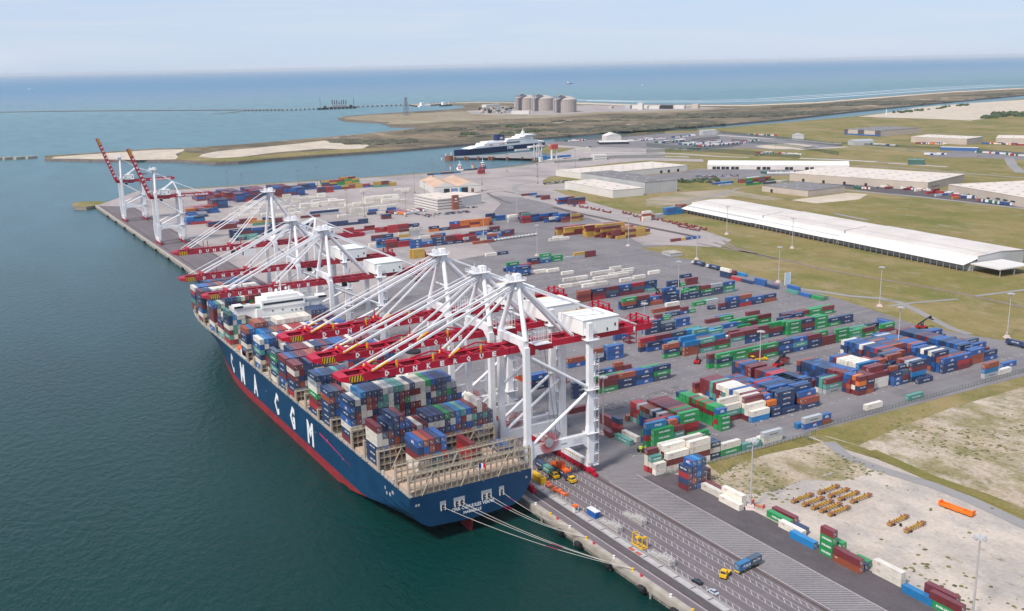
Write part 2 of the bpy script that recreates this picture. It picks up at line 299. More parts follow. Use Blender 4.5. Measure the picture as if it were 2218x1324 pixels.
sheet('gas_terminal_ground', [(1125.7,3453.3), (1208.1,3595.1), (1299.7,3637.3), (1612.3,3632.7), (1874.9,3465.3), (2183.8,3366.6), (2453.4,3119.3), (2437.4,2940.9), (2190.7,2860.7), (1922.3,2997.6), (1638.3,2919.4), (1487.9,2970.9), (1361.5,2996.2), (1181.7,2971.3), (1106.7,2983.5), (1163,3148.8)], ground_mat('terminal_grass', (0.25, 0.20, 0.13), [((0.33, 0.28, 0.22), 0.004, 0.5, 0.8), ((0.17, 0.15, 0.08), 0.008, 0.55, 0.7)]), 1.16)
sheet('gas_terminal_paving', [(1731.1,3661.5), (1925.9,3661.8), (2325.3,3691.2), (2448.7,3345.9), (2516,3028.7), (2326.4,2969.8), (2002.9,3111.3), (1778.2,3079.3), (1629,3218.4), (1612.2,3399.9)], FARC, 1.24)
sheet('beach', [(2373.3,4209), (2492.8,3935.8), (2500.7,3474.4), (2739.7,3110), (3086.8,3069.4), (3716.7,3244), (4437.7,3413), (5101.3,3455.7), (4950.1,3356.6), (4313.7,3321.3), (3599.7,3146.7), (2997.7,2986), (2662.5,3028.1), (2426.5,3378.9), (2382.7,3775), (2244.4,4080.8)], SAND, 1.2)
sheet('shore_wall_path', [(1875.8,4558.9), (2135.2,4552.6), (2281.1,4421.9), (2360.7,4188.5), (2299.6,4088.8), (2220,4313.3), (2077.2,4440), (1829.1,4353.6)], CONC, 1.22)
mb = MB()
for dy, wd in ((0, 16), (3.0, 10), (5.5, 12)):
    P = [(2718.1,4240.4), (2774.7,3827), (2960.5,3525.1), (3263.2,3426.7), (3645.1,3501.1), (4168.7,3619.4), (4980.7,3813.9), (5756.3,3884.2)]
    ribbon(mb, [(x+dy*8, y+dy*42+random.uniform(-14, 14)) for x, y in P], wd*1.4, ZW+0.15)
tag(mb.build('surf', FOAM), kind='stuff')
# overlays on the mainland
YARD = [(0.0, -250), (0, 1487)] + [(83.8,1636.6), (167.3,1602.3), (288.9,1589.6), (348.4,1582.2), (408.2,1571.2), (479.8,1569.8), (559.7,1568.6), (599.5,1564.2), (652.6,1548.8), (716.3,1567.7), (786.3,1596.9), (859.1,1610.8), (894.1,1604.4), (857.6,1551), (722.2,1453.2), (638.9,1342.8), (599.3,1273.3), (569.5,1165.8), (544.4,1022.8), (532.1,898.1), (522.4,831), (504.2,763.7), (466.3,738.8), (433.1,776.3), (401.2,783.7), (399.5,741.9), (399.9,710), (398.9,639.9), (395,561.3), (387.6,507.7), (371.7,433.7), (378.8,399.7), (388.2,367.5), (393.7,337.2), (376.1,326.6), (326.4,327), (160.1,329.7), (153.7,327.8)] + [(64, 325.5), (71.5, 322), (72, -250)]
sheet('yard_pavement', YARD, ASPH, 0.05)
sheet('rail_yard_pavement', [(732.6,1484.4), (722.2,1453.2), (644.2,1372.1), (590.8,1383.1), (526.4,1356.4), (480.6,1231), (508.6,1189.3), (503.3,1109.8), (469,946.4), (412.8,791.3), (438.4,775.6), (466.3,738.8), (504.2,763.7), (522.4,831), (532.1,898.1), (544.4,1022.8), (569.5,1165.8), (599.3,1273.3), (638.9,1342.8), (723.1,1432.8), (857.6,1551), (888.8,1596.6)], FARC, 0.09)
sheet('far_pavement', [(0.6, 640), (0.6, 1486)] + [(82.6,1630.1), (165.8,1595.9), (286.9,1583.1), (346,1575.6), (476.8,1563), (595.9,1557.2), (712.1,1560.5), (772.7,1579.8), (713.1,1461), (638.5,1377), (590.8,1383.1), (526.4,1356.4), (480.6,1231), (455.1,1153.8), (383.9,1057.8), (299.4,916.5), (272.4,844.2), (234.8,836), (190.9,826)], FARC, 0.07)  # far yard asphalt in the paler, pinker tone, haze painted in
QP = [(x, y) for x, y in ((0.5, -250), (0.5, 1485), (40.5, 1440), (40.5, -250))]
sheet('quay_apron', QP, QASPH, 0.11)
sheet('quay_roadway', [(5.3, -240), (5.3, 900), (9.5, 900), (9.5, -240)], ASPHD, 0.15)
sheet('storage_lane', [(55.5, -245), (55.5, 330), (66, 330), (72, 321), (72, -245)], ASPHD, 0.12)
sheet('gravel_lot', [(154.4,325.8), (153.5,311.9), (157.8,288.5), (157.6,263.4), (154.6,234.3), (154.9,214.7)] + [(200, 190), (200, 20), (72.2, 20), (72.2, 322), (66, 327.5)], BARE, 0.04)
sheet('weedy_gravel', [(152.1,326.6), (153,314.3), (151.7,299.1), (147.8,285.2), (137.9,279.2), (124.8,280.5), (112.2,289.8), (96.7,288.2), (85.2,290), (87.1,287.7)] + [(72.4, 300), (72.4, 322.5)], BAREG, 0.08)
sheet('grass_verge', [(152.5,327), (153,317.2), (141.3,317.7), (119.7,320), (101.3,318.7), (85.4,313.3), (87.2,318.3), (89.5,327.1)], GRASS, 0.12)
sheet('weedy_field', [(160,322.2), (196.7,321.2), (244.1,319.3), (317.8,321.4), (410.1,321.2), (209.1,193.9), (162.6,219.7), (160.2,242.6), (162.8,272.3), (163.8,301.6)], BAREG, 0.06)
sheet('field_verge', [(160.5,325.6), (201,324.9), (251.1,324.6), (323.2,324.9), (371.6,323.9), (358.6,316.1), (308.7,315.4), (245.6,314.9), (200.8,310.6), (164.3,304.8)], GRASS, 0.10)
road('perimeter_road', [(155.9,315.5), (148.7,298.8), (149.7,280), (153.9,256.4), (154.4,238.1), (151.4,212.4), (149.4,172.6)], 6.5, z=0.14)
mb = MB(); ribbon(mb, [(163,297.1), (159.7,260.8), (162.1,237.7), (161.5,219), (161.1,183.8)], 7, 0.12); tag(mb.build('road_verge_grass', GRASS), kind='structure')
# wide fields, paths and car parks to the right and far away
road('footpath', [(387.3,570.6), (396.6,548.7), (404.3,521.3), (416.1,503.8), (417.5,487.6), (407.9,464.9), (394.8,440.4), (382.6,415), (380.4,400.6)], 6.0, ROADM, 0.09)
road('footpath', [(400.5,482.9), (423.4,480.2), (461.6,469)], 4.0, ROADM, 0.08)
road('footpath', [(480.2,467.9), (500.2,464.5), (529.5,460), (575,449)], 4.0, ROADM, 0.08)
mb = MB(); 
for P in ([(463.5,769.4), (464.5,732.8), (470.1,691.7), (468.3,644.2), (465.4,603.4), (469.5,560.8), (476.1,515.4), (479.5,479.1), (476.5,425.3), (472.2,386.8)], [(493.9,765.4), (476.9,729.4), (470.1,691.7)], [(479.7,763.5), (468.3,710.6), (467.2,660.1)]): ribbon(mb, P, 3.6, 0.16)
tag(mb.build('railway_track', mat('ballast', (0.21, 0.16, 0.14), 0.95, 0.25, 0.3)), kind='structure')
mb = MB()
for o in (0, 5, 10):
    ribbon(mb, [(x+o*.55, y-o*.2) for x, y in [(487.5,1079.5), (483,1027.9), (482.6,958.2), (483.8,899.2), (484.6,823.6), (484.4,797)]], 2.6, 0.13)
for P in ([(555.5,1443.5), (583.5,1431.6), (604.8,1427.9), (641.8,1430.5), (677.1,1425.3)], [(495.4,1264.5), (483.7,1229), (469.6,1173), (466.3,1144)], [(485,1277.5), (515.6,1297.1), (537.2,1292.1)], [(583.2,1518.5), (597.9,1512.3), (626.6,1520.6), (641.5,1514.4)], [(494.7,1263.2), (524.7,1268.6), (523.9,1214.2), (531.7,1190.3)], [(465.6,1513.3), (477.5,1515.1)]): ribbon(mb, P, 3.5, 0.14)
tag(mb.build('railway_sidings', RAILM), kind='structure')
sheet('dirt_field', [(771.3,943.6), (883.8,950.3), (893.3,923.7), (844.6,895.8), (772.5,900.9)], SAND, 0.08)
sheet('dirt_field', [(630.2,1067.3), (708,1097.9), (748,1090.3), (786,1079.5), (776.3,995.1), (772.3,953.6), (745.9,963.9), (741.2,1023.4), (650.5,987.4), (589.7,1015.2)], ground_mat('worn_ground', (0.33, 0.27, 0.21), [((0.20, 0.18, 0.09), 0.02, 0.5, 0.8)]), 0.06)
sheet('warehouse_yard', [(926.3,1035.3), (989.2,1053.6), (984.4,897.3), (973,877.8), (980.3,864.8), (967,746.7), (902.5,687.1), (927.5,720.7), (926.4,769), (923,865.7), (919,945.7), (923.9,992)], ASPHD, 0.09)
sheet('warehouse_yard', [(810.2,1298.9), (899.8,1308.3), (935.8,1324.6), (1112.1,1149.3), (1053.1,1117.8), (949.7,1173.3), (900.1,1174.1), (841,1178), (801.5,1211.2), (751.5,1223.4)], ASPH, 0.09)
sheet('lorry_park', [(1015.6,2005.3), (1097.9,2021.4), (1263.8,2066.9), (1461.4,2059.9), (1581.9,1987.6), (1594.5,1883.1), (1507.8,1518.1), (1413.9,1456.2), (1311.3,1496.7), (1281.1,1583.1), (1181.7,1591.2), (1163.7,1695.3), (1098.3,1669.8), (996.7,1690.1), (1012.7,1803.7), (1011,1918.2)], ASPH, 0.09)
sheet('lorry_park', [(1419.2,1239.6), (1584.5,1265.3), (1590,1154.8), (1531.4,1089.5), (1463.6,1072), (1433.2,1156.6), (1390.5,1195.6)], ASPH, 0.09)
sheet('ferry_ramp_road', [(1037.1,1957), (1052,1865), (1057.1,1810.9), (990.2,1714.7), (1029.8,1837), (998.3,1879.4)], CONC, 0.3)
for P, wd in (([(1080.8,1647.2), (1093.9,1539.9), (1129.5,1457.7), (1145.5,1419.2)], 12), ([(1199.5,1346.7), (1234.1,1292.7), (1250.2,1192.4), (1268.2,1086)], 11), ([(1516.7,1920.8), (1470.8,1655.6), (1518.2,1527.4)], 9), ([(1331.1,1595.4), (1393.9,1629.7), (1443.1,1628), (1448.5,1544), (1423.4,1506.3), (1335.5,1473.8), (1301.3,1534.6)], 7),
              ([(1467.4,1463.8), (1510.7,1452.4), (1488.6,1328.8), (1467.4,1254.1)], 9), ([(1173.7,1200.1), (1202.2,1117.9), (1207.6,1025), (1214.1,908.5)], 8), ([(610.1,989.2), (670.3,1024.3), (723.5,1037.7), (806.6,1080.7)], 7), ([(904.6,974.8), (923,865.7), (927.5,720.7), (917.1,675.8)], 9),
              ([(2368.7,2220.6), (2332.3,2066.9), (2383.4,1934)], 9), ([(1923.2,1669.5), (1898.8,1563.7), (1941.7,1477.4)], 6), ([(2222.9,1723.8), (2232.2,1680)], 6), ([(1467.5,1103.1), (1366.9,1029.3), (1272.9,952.2)], 16), ([(619.8,1332.7), (582.4,1320.9), (556.9,1290.8), (542.8,1263.3), (538.5,1238.6), (524.6,1178.8)], 9), ([(723.9,828.9), (713.6,769.8)], 7)):
    road('road', P, wd, z=0.12)
sheet('roundabout_ground', [(1325,1589), (1395.8,1621.3), (1444.9,1599.4), (1435.4,1531.6), (1353.2,1491), (1314.1,1528.2)], SAND, 0.11)
sheet('sand_quarry', [(2343.1,2205), (2552.4,2274.9), (2949.6,2454.1), (3339.4,2525.6), (3716.5,2548), (4039.2,2541.9), (2939.4,2038.9), (2497.6,1865.2), (2377,1834.4), (2388.8,1955.4)], SAND, 0.10)
sheet('sand_quarry', [(874.5,1598.6), (924.2,1640), (993.2,1718.1), (1027.2,1789.9), (1086.3,1816.6), (1149.9,1673.3), (1008.7,1498.1), (949.7,1572.9)], FARC, 0.10)
sheet('hardstanding', [(795.7,1608), (920.7,1746.2), (1023.9,1820.3), (1007.2,1705), (996.8,1637.4), (1059.4,1561), (995.2,1481.3), (871,1593.4)], FARC, 0.105)
sheet('hardstanding', [(783.5,1591.1), (874.5,1598.6), (999.1,1486.1), (1004,1548.3), (1059.9,1450.5), (1029.6,1410.9), (967.8,1501.8), (895.6,1499), (762.1,1470.2), (701.8,1392.3), (627.2,1367.3), (569.6,1308.5), (566.8,1285.7), (647.5,1295.7), (599.8,1210.9), (568.6,1284.3), (542.2,1257.9), (560.5,1316), (623.3,1428.8), (689.5,1516.2), (720.5,1541.7), (741.5,1523.4)], FARC, 0.10)

mb = MB(); ribbon(mb, [(85.7,412.8), (106.3,414.3), (127.6,415.6), (152,418.3)], 9, 0.10); tag(mb.build('broken_paving', ground_mat('broken_paving', (0.20, 0.185, 0.19), [((0.11, 0.10, 0.105), 0.12, 0.5, 0.8), ((0.33, 0.31, 0.30), 0.25, 0.62, 0.8)])), kind='structure')
mb = MB()
for _ in range(2600):                                                     # worn slot marks painted on the yard
    x = 60+6.35*random.randint(0, 48)+random.uniform(-.3, .3); y = random.choice((352, 354, 415, 418, 430, 434, 448, 462, 479, 486, 500, 515, 532, 545, 560, 575, 590, 606, 622, 640, 655, 672, 690, 706, 724, 742, 760, 780))+random.uniform(-.4, .4)
    if not inpoly(x, y, YARD): continue
    mb.quad([(x, y, .12), (x+random.uniform(.8, 2.2), y, .12), (x+1.2, y+.35, .12), (x, y+.35, .12)])
tag(mb.build('slot_marks', mat('slot_white', (0.5, 0.48, 0.46), .8, .2, 1.0)), kind='structure')
# ------------------------------------------------------------ dune scrub and tree belts
def blob(mb, x, y, z, r, h, n=7):
    ph = random.random()*6; vs = []; rows = ((1.0, 0.0), (0.92, 0.45), (0.55, 0.85))
    for k, (rr, hh) in enumerate(rows):
        for i in range(n): t = 2*pi*i/n+ph+k*.4; q = r*rr*random.uniform(.75, 1.2); vs.append((x+q*cos(t), y+q*sin(t), z+h*hh*random.uniform(.85, 1.1)))
    vs.append((x, y, z+h)); fs = [(k*n+i, k*n+(i+1) % n, (k+1)*n+(i+1) % n, (k+1)*n+i) for k in range(2) for i in range(n)]
    fs += [(2*n+i, 2*n+(i+1) % n, 3*n) for i in range(n)]; mb.add(vs, fs)
SCRUB = mat('scrub_leaves', (0.075, 0.070, 0.045), 0.95, 0.35, 0.12, island=True, objvar=0.35)
TREEM = mat('tree_leaves', (0.045, 0.065, 0.028), 0.95, 0.35, 0.2, island=True, objvar=0.35)
mb = MB(); bx = [p[0] for p in DUN]; by = [p[1] for p in DUN]; cnt = 0
BAND = [(690.9,2118.7), (682.9,2454.4), (787.5,2530.9), (1029.5,2646.5), (1204.1,2637.5), (1442.3,2744.7), (1567.5,2751.9), (1829.4,2866.4), (1987.3,2762.7), (2270.4,2754.4), (2684.6,2853), (3145,2921.9), (3635.3,2968.1), (4473.7,3044.5), (4202,2866.4), (3182,2615.6), (2639.2,2478.3), (2117.8,2290.6), (1775.7,2221.1), (1503.3,2190.9), (1113.2,2152), (914,2141.9)]
for _ in range(60000):
    if cnt > 3400: break
    x = random.uniform(600, 5600); y = random.uniform(1900, 3900)
    if not inpoly(x, y, BAND): continue
    k = sin(x*.0062+sin(y*.005)*2)+sin(y*.013+x*.003)+.6*sin((x+y)*.021)
    if k < random.uniform(.2, 1.0): continue
    cnt += 1; r = random.uniform(8, 24); blob(mb, x, y, .6, r, r*random.uniform(.16, .30))
tag(mb.build('dune_scrub', SCRUB), 'dark low scrub covering the dunes behind the ferry', 'scrub', kind='stuff')
mb = MB()
for P, n, r0 in (([(1308,2585), (1298.6,2549.9), (1314.9,2554.5)], 16, 9), ([(1044.2,2381.9), (1061.1,2346.6)], 16, 8), ([(1130.8,2327.6), (1148.7,2327)], 9, 8), ([(1198.1,2330.5), (1269.5,2350.5)], 18, 8), ([(2497.6,1865.2), (2729.9,1957.1), (2635.7,1839.9), (2782,1889.8)], 60, 12), ([(2565.2,2258.2), (2749.7,2297.4), (3215.9,2436.9)], 46, 7), ([(984.9,1093.2), (989.6,1077.1)], 8, 6), ([(796.2,1200.7), (810.5,1174.1), (856.5,1180.1)], 22, 5), ([(887.7,1109.6), (914.9,1116)], 5, 4)):
    for i in range(n):
        t = random.random()*(len(P)-1); k = min(int(t), len(P)-2); u = t-k
        blob(mb, P[k][0]*(1-u)+P[k+1][0]*u+random.uniform(-12, 12), P[k][1]*(1-u)+P[k+1][1]*u+random.uniform(-18, 18), 0, r0*random.uniform(.7, 1.2), r0*random.uniform(.6, 1.1), 8)
tag(mb.build('thicket', TREEM), 'dark green thickets and hedgerows scattered over dunes and fields', 'thicket', kind='stuff')
# weeds on the gravel lot
mb = MB(); GL = [(152.1,326.6), (156.9,287.7), (154.9,214.7)] + [(200, 190), (200, 100), (72.5, 100), (72.5, 322)]
for _ in range(5200):
    x = random.uniform(66, 190); y = random.uniform(120, 335)
    if not inpoly(x, y, GL): continue
    k = sin(x*.13+2)+sin(y*.09)+sin((x-y)*.05+1)
    dens = .9 if y > 275 and x < 150 else (.5 if (x < 100 and y < 215) or y < 190 else .03)
    if random.random() > dens or k < random.uniform(-1, 1.5): continue
    r = random.uniform(.3, 1.0); blob(mb, x, y, .02, r, r*.35, 5)
FP = [(160,322.2), (316.3,320.4), (400.5,315.8), (209.1,193.9), (162.6,219.7), (162.8,272.3)]
for _ in range(3000):
    x = random.uniform(160, 330); y = random.uniform(190, 345)
    if inpoly(x, y, FP) and sin(x*.1)+sin(y*.12)+sin((x+y)*.04) > random.uniform(-.6, 1.6): r = random.uniform(.3, 1.1); blob(mb, x, y, .03, r, r*.35, 5)
tag(mb.build('weeds', mat('weed_leaves', (0.135, 0.13, 0.05), 0.95, 0.3, 0.5, island=True, objvar=0.4)), 'tufts of weeds growing through the pale gravel', 'weeds', kind='stuff')

mb = MB()
for _ in range(300):
    x = random.uniform(1000, 5200); y = random.uniform(2000, 3700)
    if inpoly(x, y, BAND) and sin(x*.009)+sin(y*.011+2) > .5:
        n = 8; r = random.uniform(14, 45); ph = random.random(); mb.quad([(x+r*random.uniform(.6, 1.2)*cos(2*pi*i/n), y+.6*r*random.uniform(.6, 1.2)*sin(2*pi*i/n), 1.3) for i in range(n)])
tag(mb.build('dune_sand', ground_mat('dune_sand', (0.50, 0.385, 0.29), [((0.40, 0.30, 0.22), .05, .5, .6)])), kind='structure')
# ------------------------------------------------------------ breakwaters, jetty
mb = MB(); P = [(-429,6209.8), (173.2,5677), (391.5,5547), (616,5321.1), (916.5,4988.5), (1144,4744.9), (1270.5,4615.6)]; ribbon(mb, P, 26, -1.5); ribbon(mb, P, 44, -3.6)
ribbon(mb, [(917.9,4474.2), (965.2,4476.9), (1120,4662.2)], 20, -3.2)
tag(mb.build('breakwater', [ROCK]), 'long low rock breakwater crossing the sea on the left', 'breakwater')
mb = MB(); Pj = [(1104.5,4630.9), (1234.9,4499.3), (1432,4480.3), (1460,4581.7), (1678.8,4548.8), (1905.2,4514.8), (2106.3,4498.2)]; ribbon(mb, Pj, 24, 3.2); ribbon(mb, [(x, y-3) for x, y in Pj], 10, 1.0)
for i in range(60):
    t = i/59*(len(Pj)-1); k = min(int(t), len(Pj)-2); u = t-k; x = Pj[k][0]*(1-u)+Pj[k+1][0]*u; y = Pj[k][1]*(1-u)+Pj[k+1][1]*u
    mb.cbox((x, y, -7), (3, 9, 10))
tag(mb.build('jetty', CONC), 'long pale jetty on piles leading to the gas terminal', 'jetty')
(xp, yp), = [(1482.4,4450.5)]; t = empty('jetty_platform', 'grey loading platform with pipework at the end of the long jetty', 'platform', (xp, yp, 0))
mb = MB(); mb.box(-95, 90, -16, 16, 1, 4)
for i in range(10): mb.box(-90+i*19, -87+i*19, -14, 14, -7, 1)
mb.build('deck', DARK, t); mb = MB(); mb.box(-30, 40, -12, 10, 4, 16)
mb.box(-34, 44, -13, 11, 9, 9.8); mb.build('pipework', GREY, t); mb = MB()
for i in range(7): mb.box(-28+i*11, -25+i*11, -4, -1, 16, 34+random.uniform(-5, 5))
mb.box(-84, -83, 0, 1, 4, 48); mb.box(78, 79.5, 0, 1, 4, 42)
for o in (-66, 60): mb.box(o, o+8, -8, 8, 4, 12)
mb.build('loading_arm', DARK, t)
# caissons at the tip of the spit
for i, (x, y) in enumerate([(-57.4,2492.2), (-34.5,2491.1), (-11.8,2485.4), (11.4,2484.2)]):
    mb = MB(); mb.cbox((x, y, -6), (22, 16, 7), 0.4); mb.cbox((x, y, 1), (18, 12, .6), 0.4)
    tag(mb.build('caisson', CONC), 'concrete caisson in the water beyond the tip of the sand spit', 'caisson', 'row of caissons off the sand spit')

# ------------------------------------------------------------ containers
CC = {'N': ('navy', (0.016, 0.040, 0.115)), 'B': ('blue', (0.018, 0.10, 0.33)), 'C': ('bright blue', (0.008, 0.19, 0.45)), 'G': ('green', (0.012, 0.27, 0.07)),
      'M': ('maroon', (0.175, 0.022, 0.028)), 'R': ('red', (0.40, 0.022, 0.03)), 'O': ('rust orange', (0.33, 0.075, 0.035)), 'T': ('teal', (0.09, 0.30, 0.25)),
      'W': ('cream', (0.76, 0.70, 0.61)), 'S': ('pale grey', (0.42, 0.43, 0.45)), 'Y': ('mustard yellow', (0.50, 0.30, 0.05)), 'Q': ('orange', (0.68, 0.17, 0.02)), 'D': ('slate', (0.055, 0.085, 0.13)), 'I': ('sea blue', (0.02, 0.15, 0.33))}
CODES = ''.join(CC)
CM = {k: mat('container_'+v[0].replace(' ', '_'), v[1], 0.36, 0.08, 0.35, spec=0.9, objvar=0.16, dirt=tuple(c*.55+.03 for c in v[1]), dscale=0.6, damt=0.45) for k, v in CC.items()}
CMI = {k: mat('stacked_'+v[0].replace(' ', '_'), v[1], 0.36, 0.08, 0.35, spec=0.9, island=True, objvar=0.18, dirt=tuple(c*.55+.03 for c in v[1]), dscale=0.6, damt=0.45) for k, v in CC.items()}
REDL = mat('lettering_red', (0.6, 0.06, 0.03), 0.5, 0.03)
BAR = mat('lock_rod_steel', (0.30, 0.30, 0.31), 0.5)
CW, CHT = 2.44, 2.62
def HT(Ln): return 2.90 if Ln > 8 else 2.62
def letters(code, Ln, h, seed=0, both=True):
    """list of (word, height, x offset, z, material) for a long side"""
    if code in 'ND': return [('CMA CGM', .62, 0.3 if Ln > 8 else 0, 1.25, LETW, 5.2 if Ln > 8 else 4.2)]
    if code == 'G': return [('EVERGREEN', .72, 0.2, 0.95, LETW, 6.6 if Ln > 8 else 4.4)]
    if code == 'B': return [('APL', 1.1, 1.2 if Ln > 8 else 0, .7, LETW, 2.7)]
    if code == 'T': return [('CHINA SHIPPING', .6, 0, 1.1, LETW, 7 if Ln > 8 else 4.4)]
    if code == 'S': return [('M A E R S K', .62, .6, 1.1, LETB, 5.4 if Ln > 8 else 4)]
    if code == 'W': return [('OOCL', .42, -Ln*.3, 1.75, REDL, 1.4)]
    if code == 'Y': return [('MSC', .75, 0, 1.0, LETB, 1.9)]
    if code == 'Q': return [('Hapag-Lloyd', .6, 0, 1.1, mat('lettering_navy', (0.02, 0.03, 0.15), 0.5, 0.03), 4.6)]
    if code == 'I': return [('ITALIA', 1.0, 1, .8, LETW, 4.2)]
    if code == 'O': return [('TEX', .42, -Ln*.36, 1.8, LETW, 1.2)]
    return []
def cont_meshes(code, Ln, H):
    x, y = Ln/2, CW/2; mb = MB(); z0 = .12; z1 = H-.1
    n = int(Ln/.56)                                                    # corrugated long sides and roof
    for sgn in (-1, 1):
        vs = []; fs = []
        for i in range(n+1):
            xx = -x+.12+(Ln-.24)*i/n; yy = sgn*(y-(.02 if i % 2 else .085)); vs += [(xx, yy, z0), (xx, yy, z1)]
        for i in range(n): q = (2*i, 2*i+2, 2*i+3, 2*i+1); fs.append(q if sgn < 0 else q[::-1])
        mb.add(vs, fs)
        mb.box(-x, x, sgn*y-(.12 if sgn > 0 else 0), sgn*y+(.12 if sgn < 0 else 0), 0, z0); mb.box(-x, x, sgn*y-(.1 if sgn > 0 else 0), sgn*y+(.1 if sgn < 0 else 0), z1, H)
    mb.quad([(-x+.1, -y+.1, H-.04), (x-.1, -y+.1, H-.04), (x-.1, y-.1, H-.04), (-x+.1, y-.1, H-.04)])
    for a in (-x, x-.16):
        mb.box(a, a+.16, -y, -y+.16, z0, z1); mb.box(a, a+.16, y-.16, y, z0, z1); mb.box(a, a+.16, -y+.12, y-.12, 0, .14); mb.box(a, a+.16, -y+.1, y-.1, H-.14, H)
    mb.quad([(x-.06, -y+.1, .1), (x-.06, y-.1, .1), (x-.06, y-.1, H-.1), (x-.06, -y+.1, H-.1)])
    body = mb.mesh('shipping_container', CM[code])
    db = MB(); db.box(-x+.03, -x+.1, -y+.17, y-.17, .15, H-.15)
    for i, yy in enumerate((-.8, -.33, .33, .8)): db.box(-x-.03, -x+.03, yy-.03, yy+.03, .2, H-.2, 1)
    db.box(-x+.01, -x+.03, .42, .72, 1.5, 1.9, 2); db.box(-x+.01, -x+.03, -.12, .1, .9, 1.3, 2)
    door = db.mesh('door', [CM[code], BAR, LETW])
    tx = None; ls = letters(code, Ln, H)
    if ls:
        tb = MB(); ms = []
        for wd, h, ox, z, m, wid in ls:
            put_text(tb, wd, (ox, -y-.012, z), h, '-y', wid, 0, .035); put_text(tb, wd, (-ox, y+.012, z), h, '+y', wid, 0, .035)
        if code in 'ND': tb.quad([(-.5, -y-.012, 2.02), (.9, -y-.012, 2.12), (.7, -y-.012, 2.3)]); tb.quad([(-.5, y+.012, 2.02), (-.7, y+.012, 2.3), (-.9, y+.012, 2.12)])
        ms = [ls[0][4]]
        if code == 'B':
            for s in (-1, 1): tb.quad([(s*1.2-s*1.1, s*(-y)-s*0+(-.012 if s > 0 else .012)*1, 1.95), (1.2*s+s*1.1, -s*y+(-.012 if s > 0 else .012), 1.95), (1.2*s+s*.8, -s*y+(-.012 if s > 0 else .012), 2.3), (1.2*s-s*.8, -s*y+(-.012 if s > 0 else .012), 2.3)], 1)
            ms.append(REDL)
        tx = tb.mesh('lettering', ms)
    return body, door, tx
_cm = {}
CONTS = []      # (code, length, x, y, z, rz, label parts) centre-bottom
def C_add(code, Ln, x, y, z, rz, place_, tier, ntier, top, front, H=CHT): CONTS.append([code, Ln, x, y, z, rz, place_, tier, ntier, top, front, H])
ORD = ['bottom', 'second', 'third', 'fourth', 'fifth', 'sixth', 'seventh', 'eighth', 'ninth']
NTH = ['first', 'second', 'third', 'fourth', 'fifth', 'sixth', 'seventh', 'eighth', 'ninth', 'tenth', 'eleventh', 'twelfth', '13th', '14th', '15th', '16th', '17th', '18th', '19th', '20th', '21st', '22nd', '23rd', '24th']
ROWP = 2.62
def yard(P0, rows, where):
    """P0 = front-left corner of the block; rows: 'k:dx:stack stack ...' with k rows back; stack = colour letters bottom to top, ' = short container, - and _ = gaps"""
    x0, y0 = P0; grid = {}; parsed = []
    for rw in rows.split(';'):
        k, dx, st = rw.strip().split(':'); k = float(k); x = x0+float(dx); y = y0+k*ROWP; n = 0
        for s in st.split():
            if s == '-': x += 12.7; continue
            if s == '_': x += 6.4; continue
            short = s.endswith("'"); s = s.rstrip("'"); Ln = 6.06 if short else 12.19
            n += 1; parsed.append((k, n, x, y, s, Ln)); x += Ln+.38
    for k, n, x, y, s, Ln in parsed:
        # what stands in front of / beside this stack decides which faces show
        fr = max([len(q[4]) for q in parsed if abs(q[0]-(k-1)) < .6 and q[2] < x+Ln*.6 and q[2]+q[5] > x+Ln*.4] or [0])
        for i, c in enumerate(s):
            rowtxt = ('front row' if k < .5 else NTH[min(23, int(round(k)))]+' row')
            C_add(c, Ln, x+Ln/2+random.uniform(-.12, .12), y+CW/2+random.uniform(-.06, .06), .15+i*(HT(Ln)+.02), 0, (NTH[min(23, n-1)]+' from left', rowtxt, where), i, len(s), i == len(s)-1, i >= fr, HT(Ln))
def rstack(n, pal): return ''.join(random.choice(pal) for _ in range(n))
# --- near blocks (measured)
U = 0.952
def B(x, y): return (x*U, y*U)
WI = 'block of the ITALIA container'
yard(B(85, 372.6), "0:0:GGG TTM';1:-2.6:GRBI;1:10.4:MMMO';2:0:GRRR _;2:13.5:MRMC' MRGG;3:0:BG;3:13.5:MTMM' WMMM;4:13.5:MTSM' MMGG;5:13.5:MTRW' MRMO;6:13.5:MSNN' MMMM;7:13.5:NNTW' MMRM;8:13.5:RTSO' RMMM;9:13.5:BBSO' MMMM;10:13.5:BBTO' MMMM;11:13.5:TTRS' MMMM;12:13.5:SRMR' MMM';13:13.5:TMMR';14:12:O'", WI)
yard((101.5, 353), "0:0:G", 'alone before the ITALIA block')
yard((116, 385.5), "0:0:SR;1:0:SS;2:-2:ST", 'grey rows behind maroon block')
yard(B(128.4, 372), "0:0:GGG';1:0:GRGB';2:1.5:RGMG';3:1.5:GGMG';4:1.5:GGMG';5:1.5:GGMO';6:1.5:GGMG';7:1.5:GMMO';8:1.5:GGMG';9:1.5:GGMM';10:1.5:GGGG';11:1.5:GGGG';12:1.5:GGGG';13:1.5:GGGN'", 'green block behind fence row')
yard(B(150.8, 372.6), "0:0:CW;1:-.5:MWW;0:14:NN' N;1:13.5:MNQ' NNNN;2:0:MTWM;2:13:ONOB' DNNN;3:-12.5:MTW;3:.5:WTWW;3:13:NBNO' NNN;4:-12.5:WWTW;4:3.4:SWWM;4:15.9:MNNN' NBBB NNNN;5:3.4:SWWW;5:15.9:MNNO' NNNN NNNN;6:3.4:WBWW;6:15.9:RNMN' RNDN BNNN;7:3.4:WWWB;7:15.9:OONM' BDNB DNNB;8:3.4:SWWW;8:15.9:NNBB' NNNR DNNN;9:3.4:OTTW;9:15.9:NNNO' BNBB NRNB", 'cream and navy block')
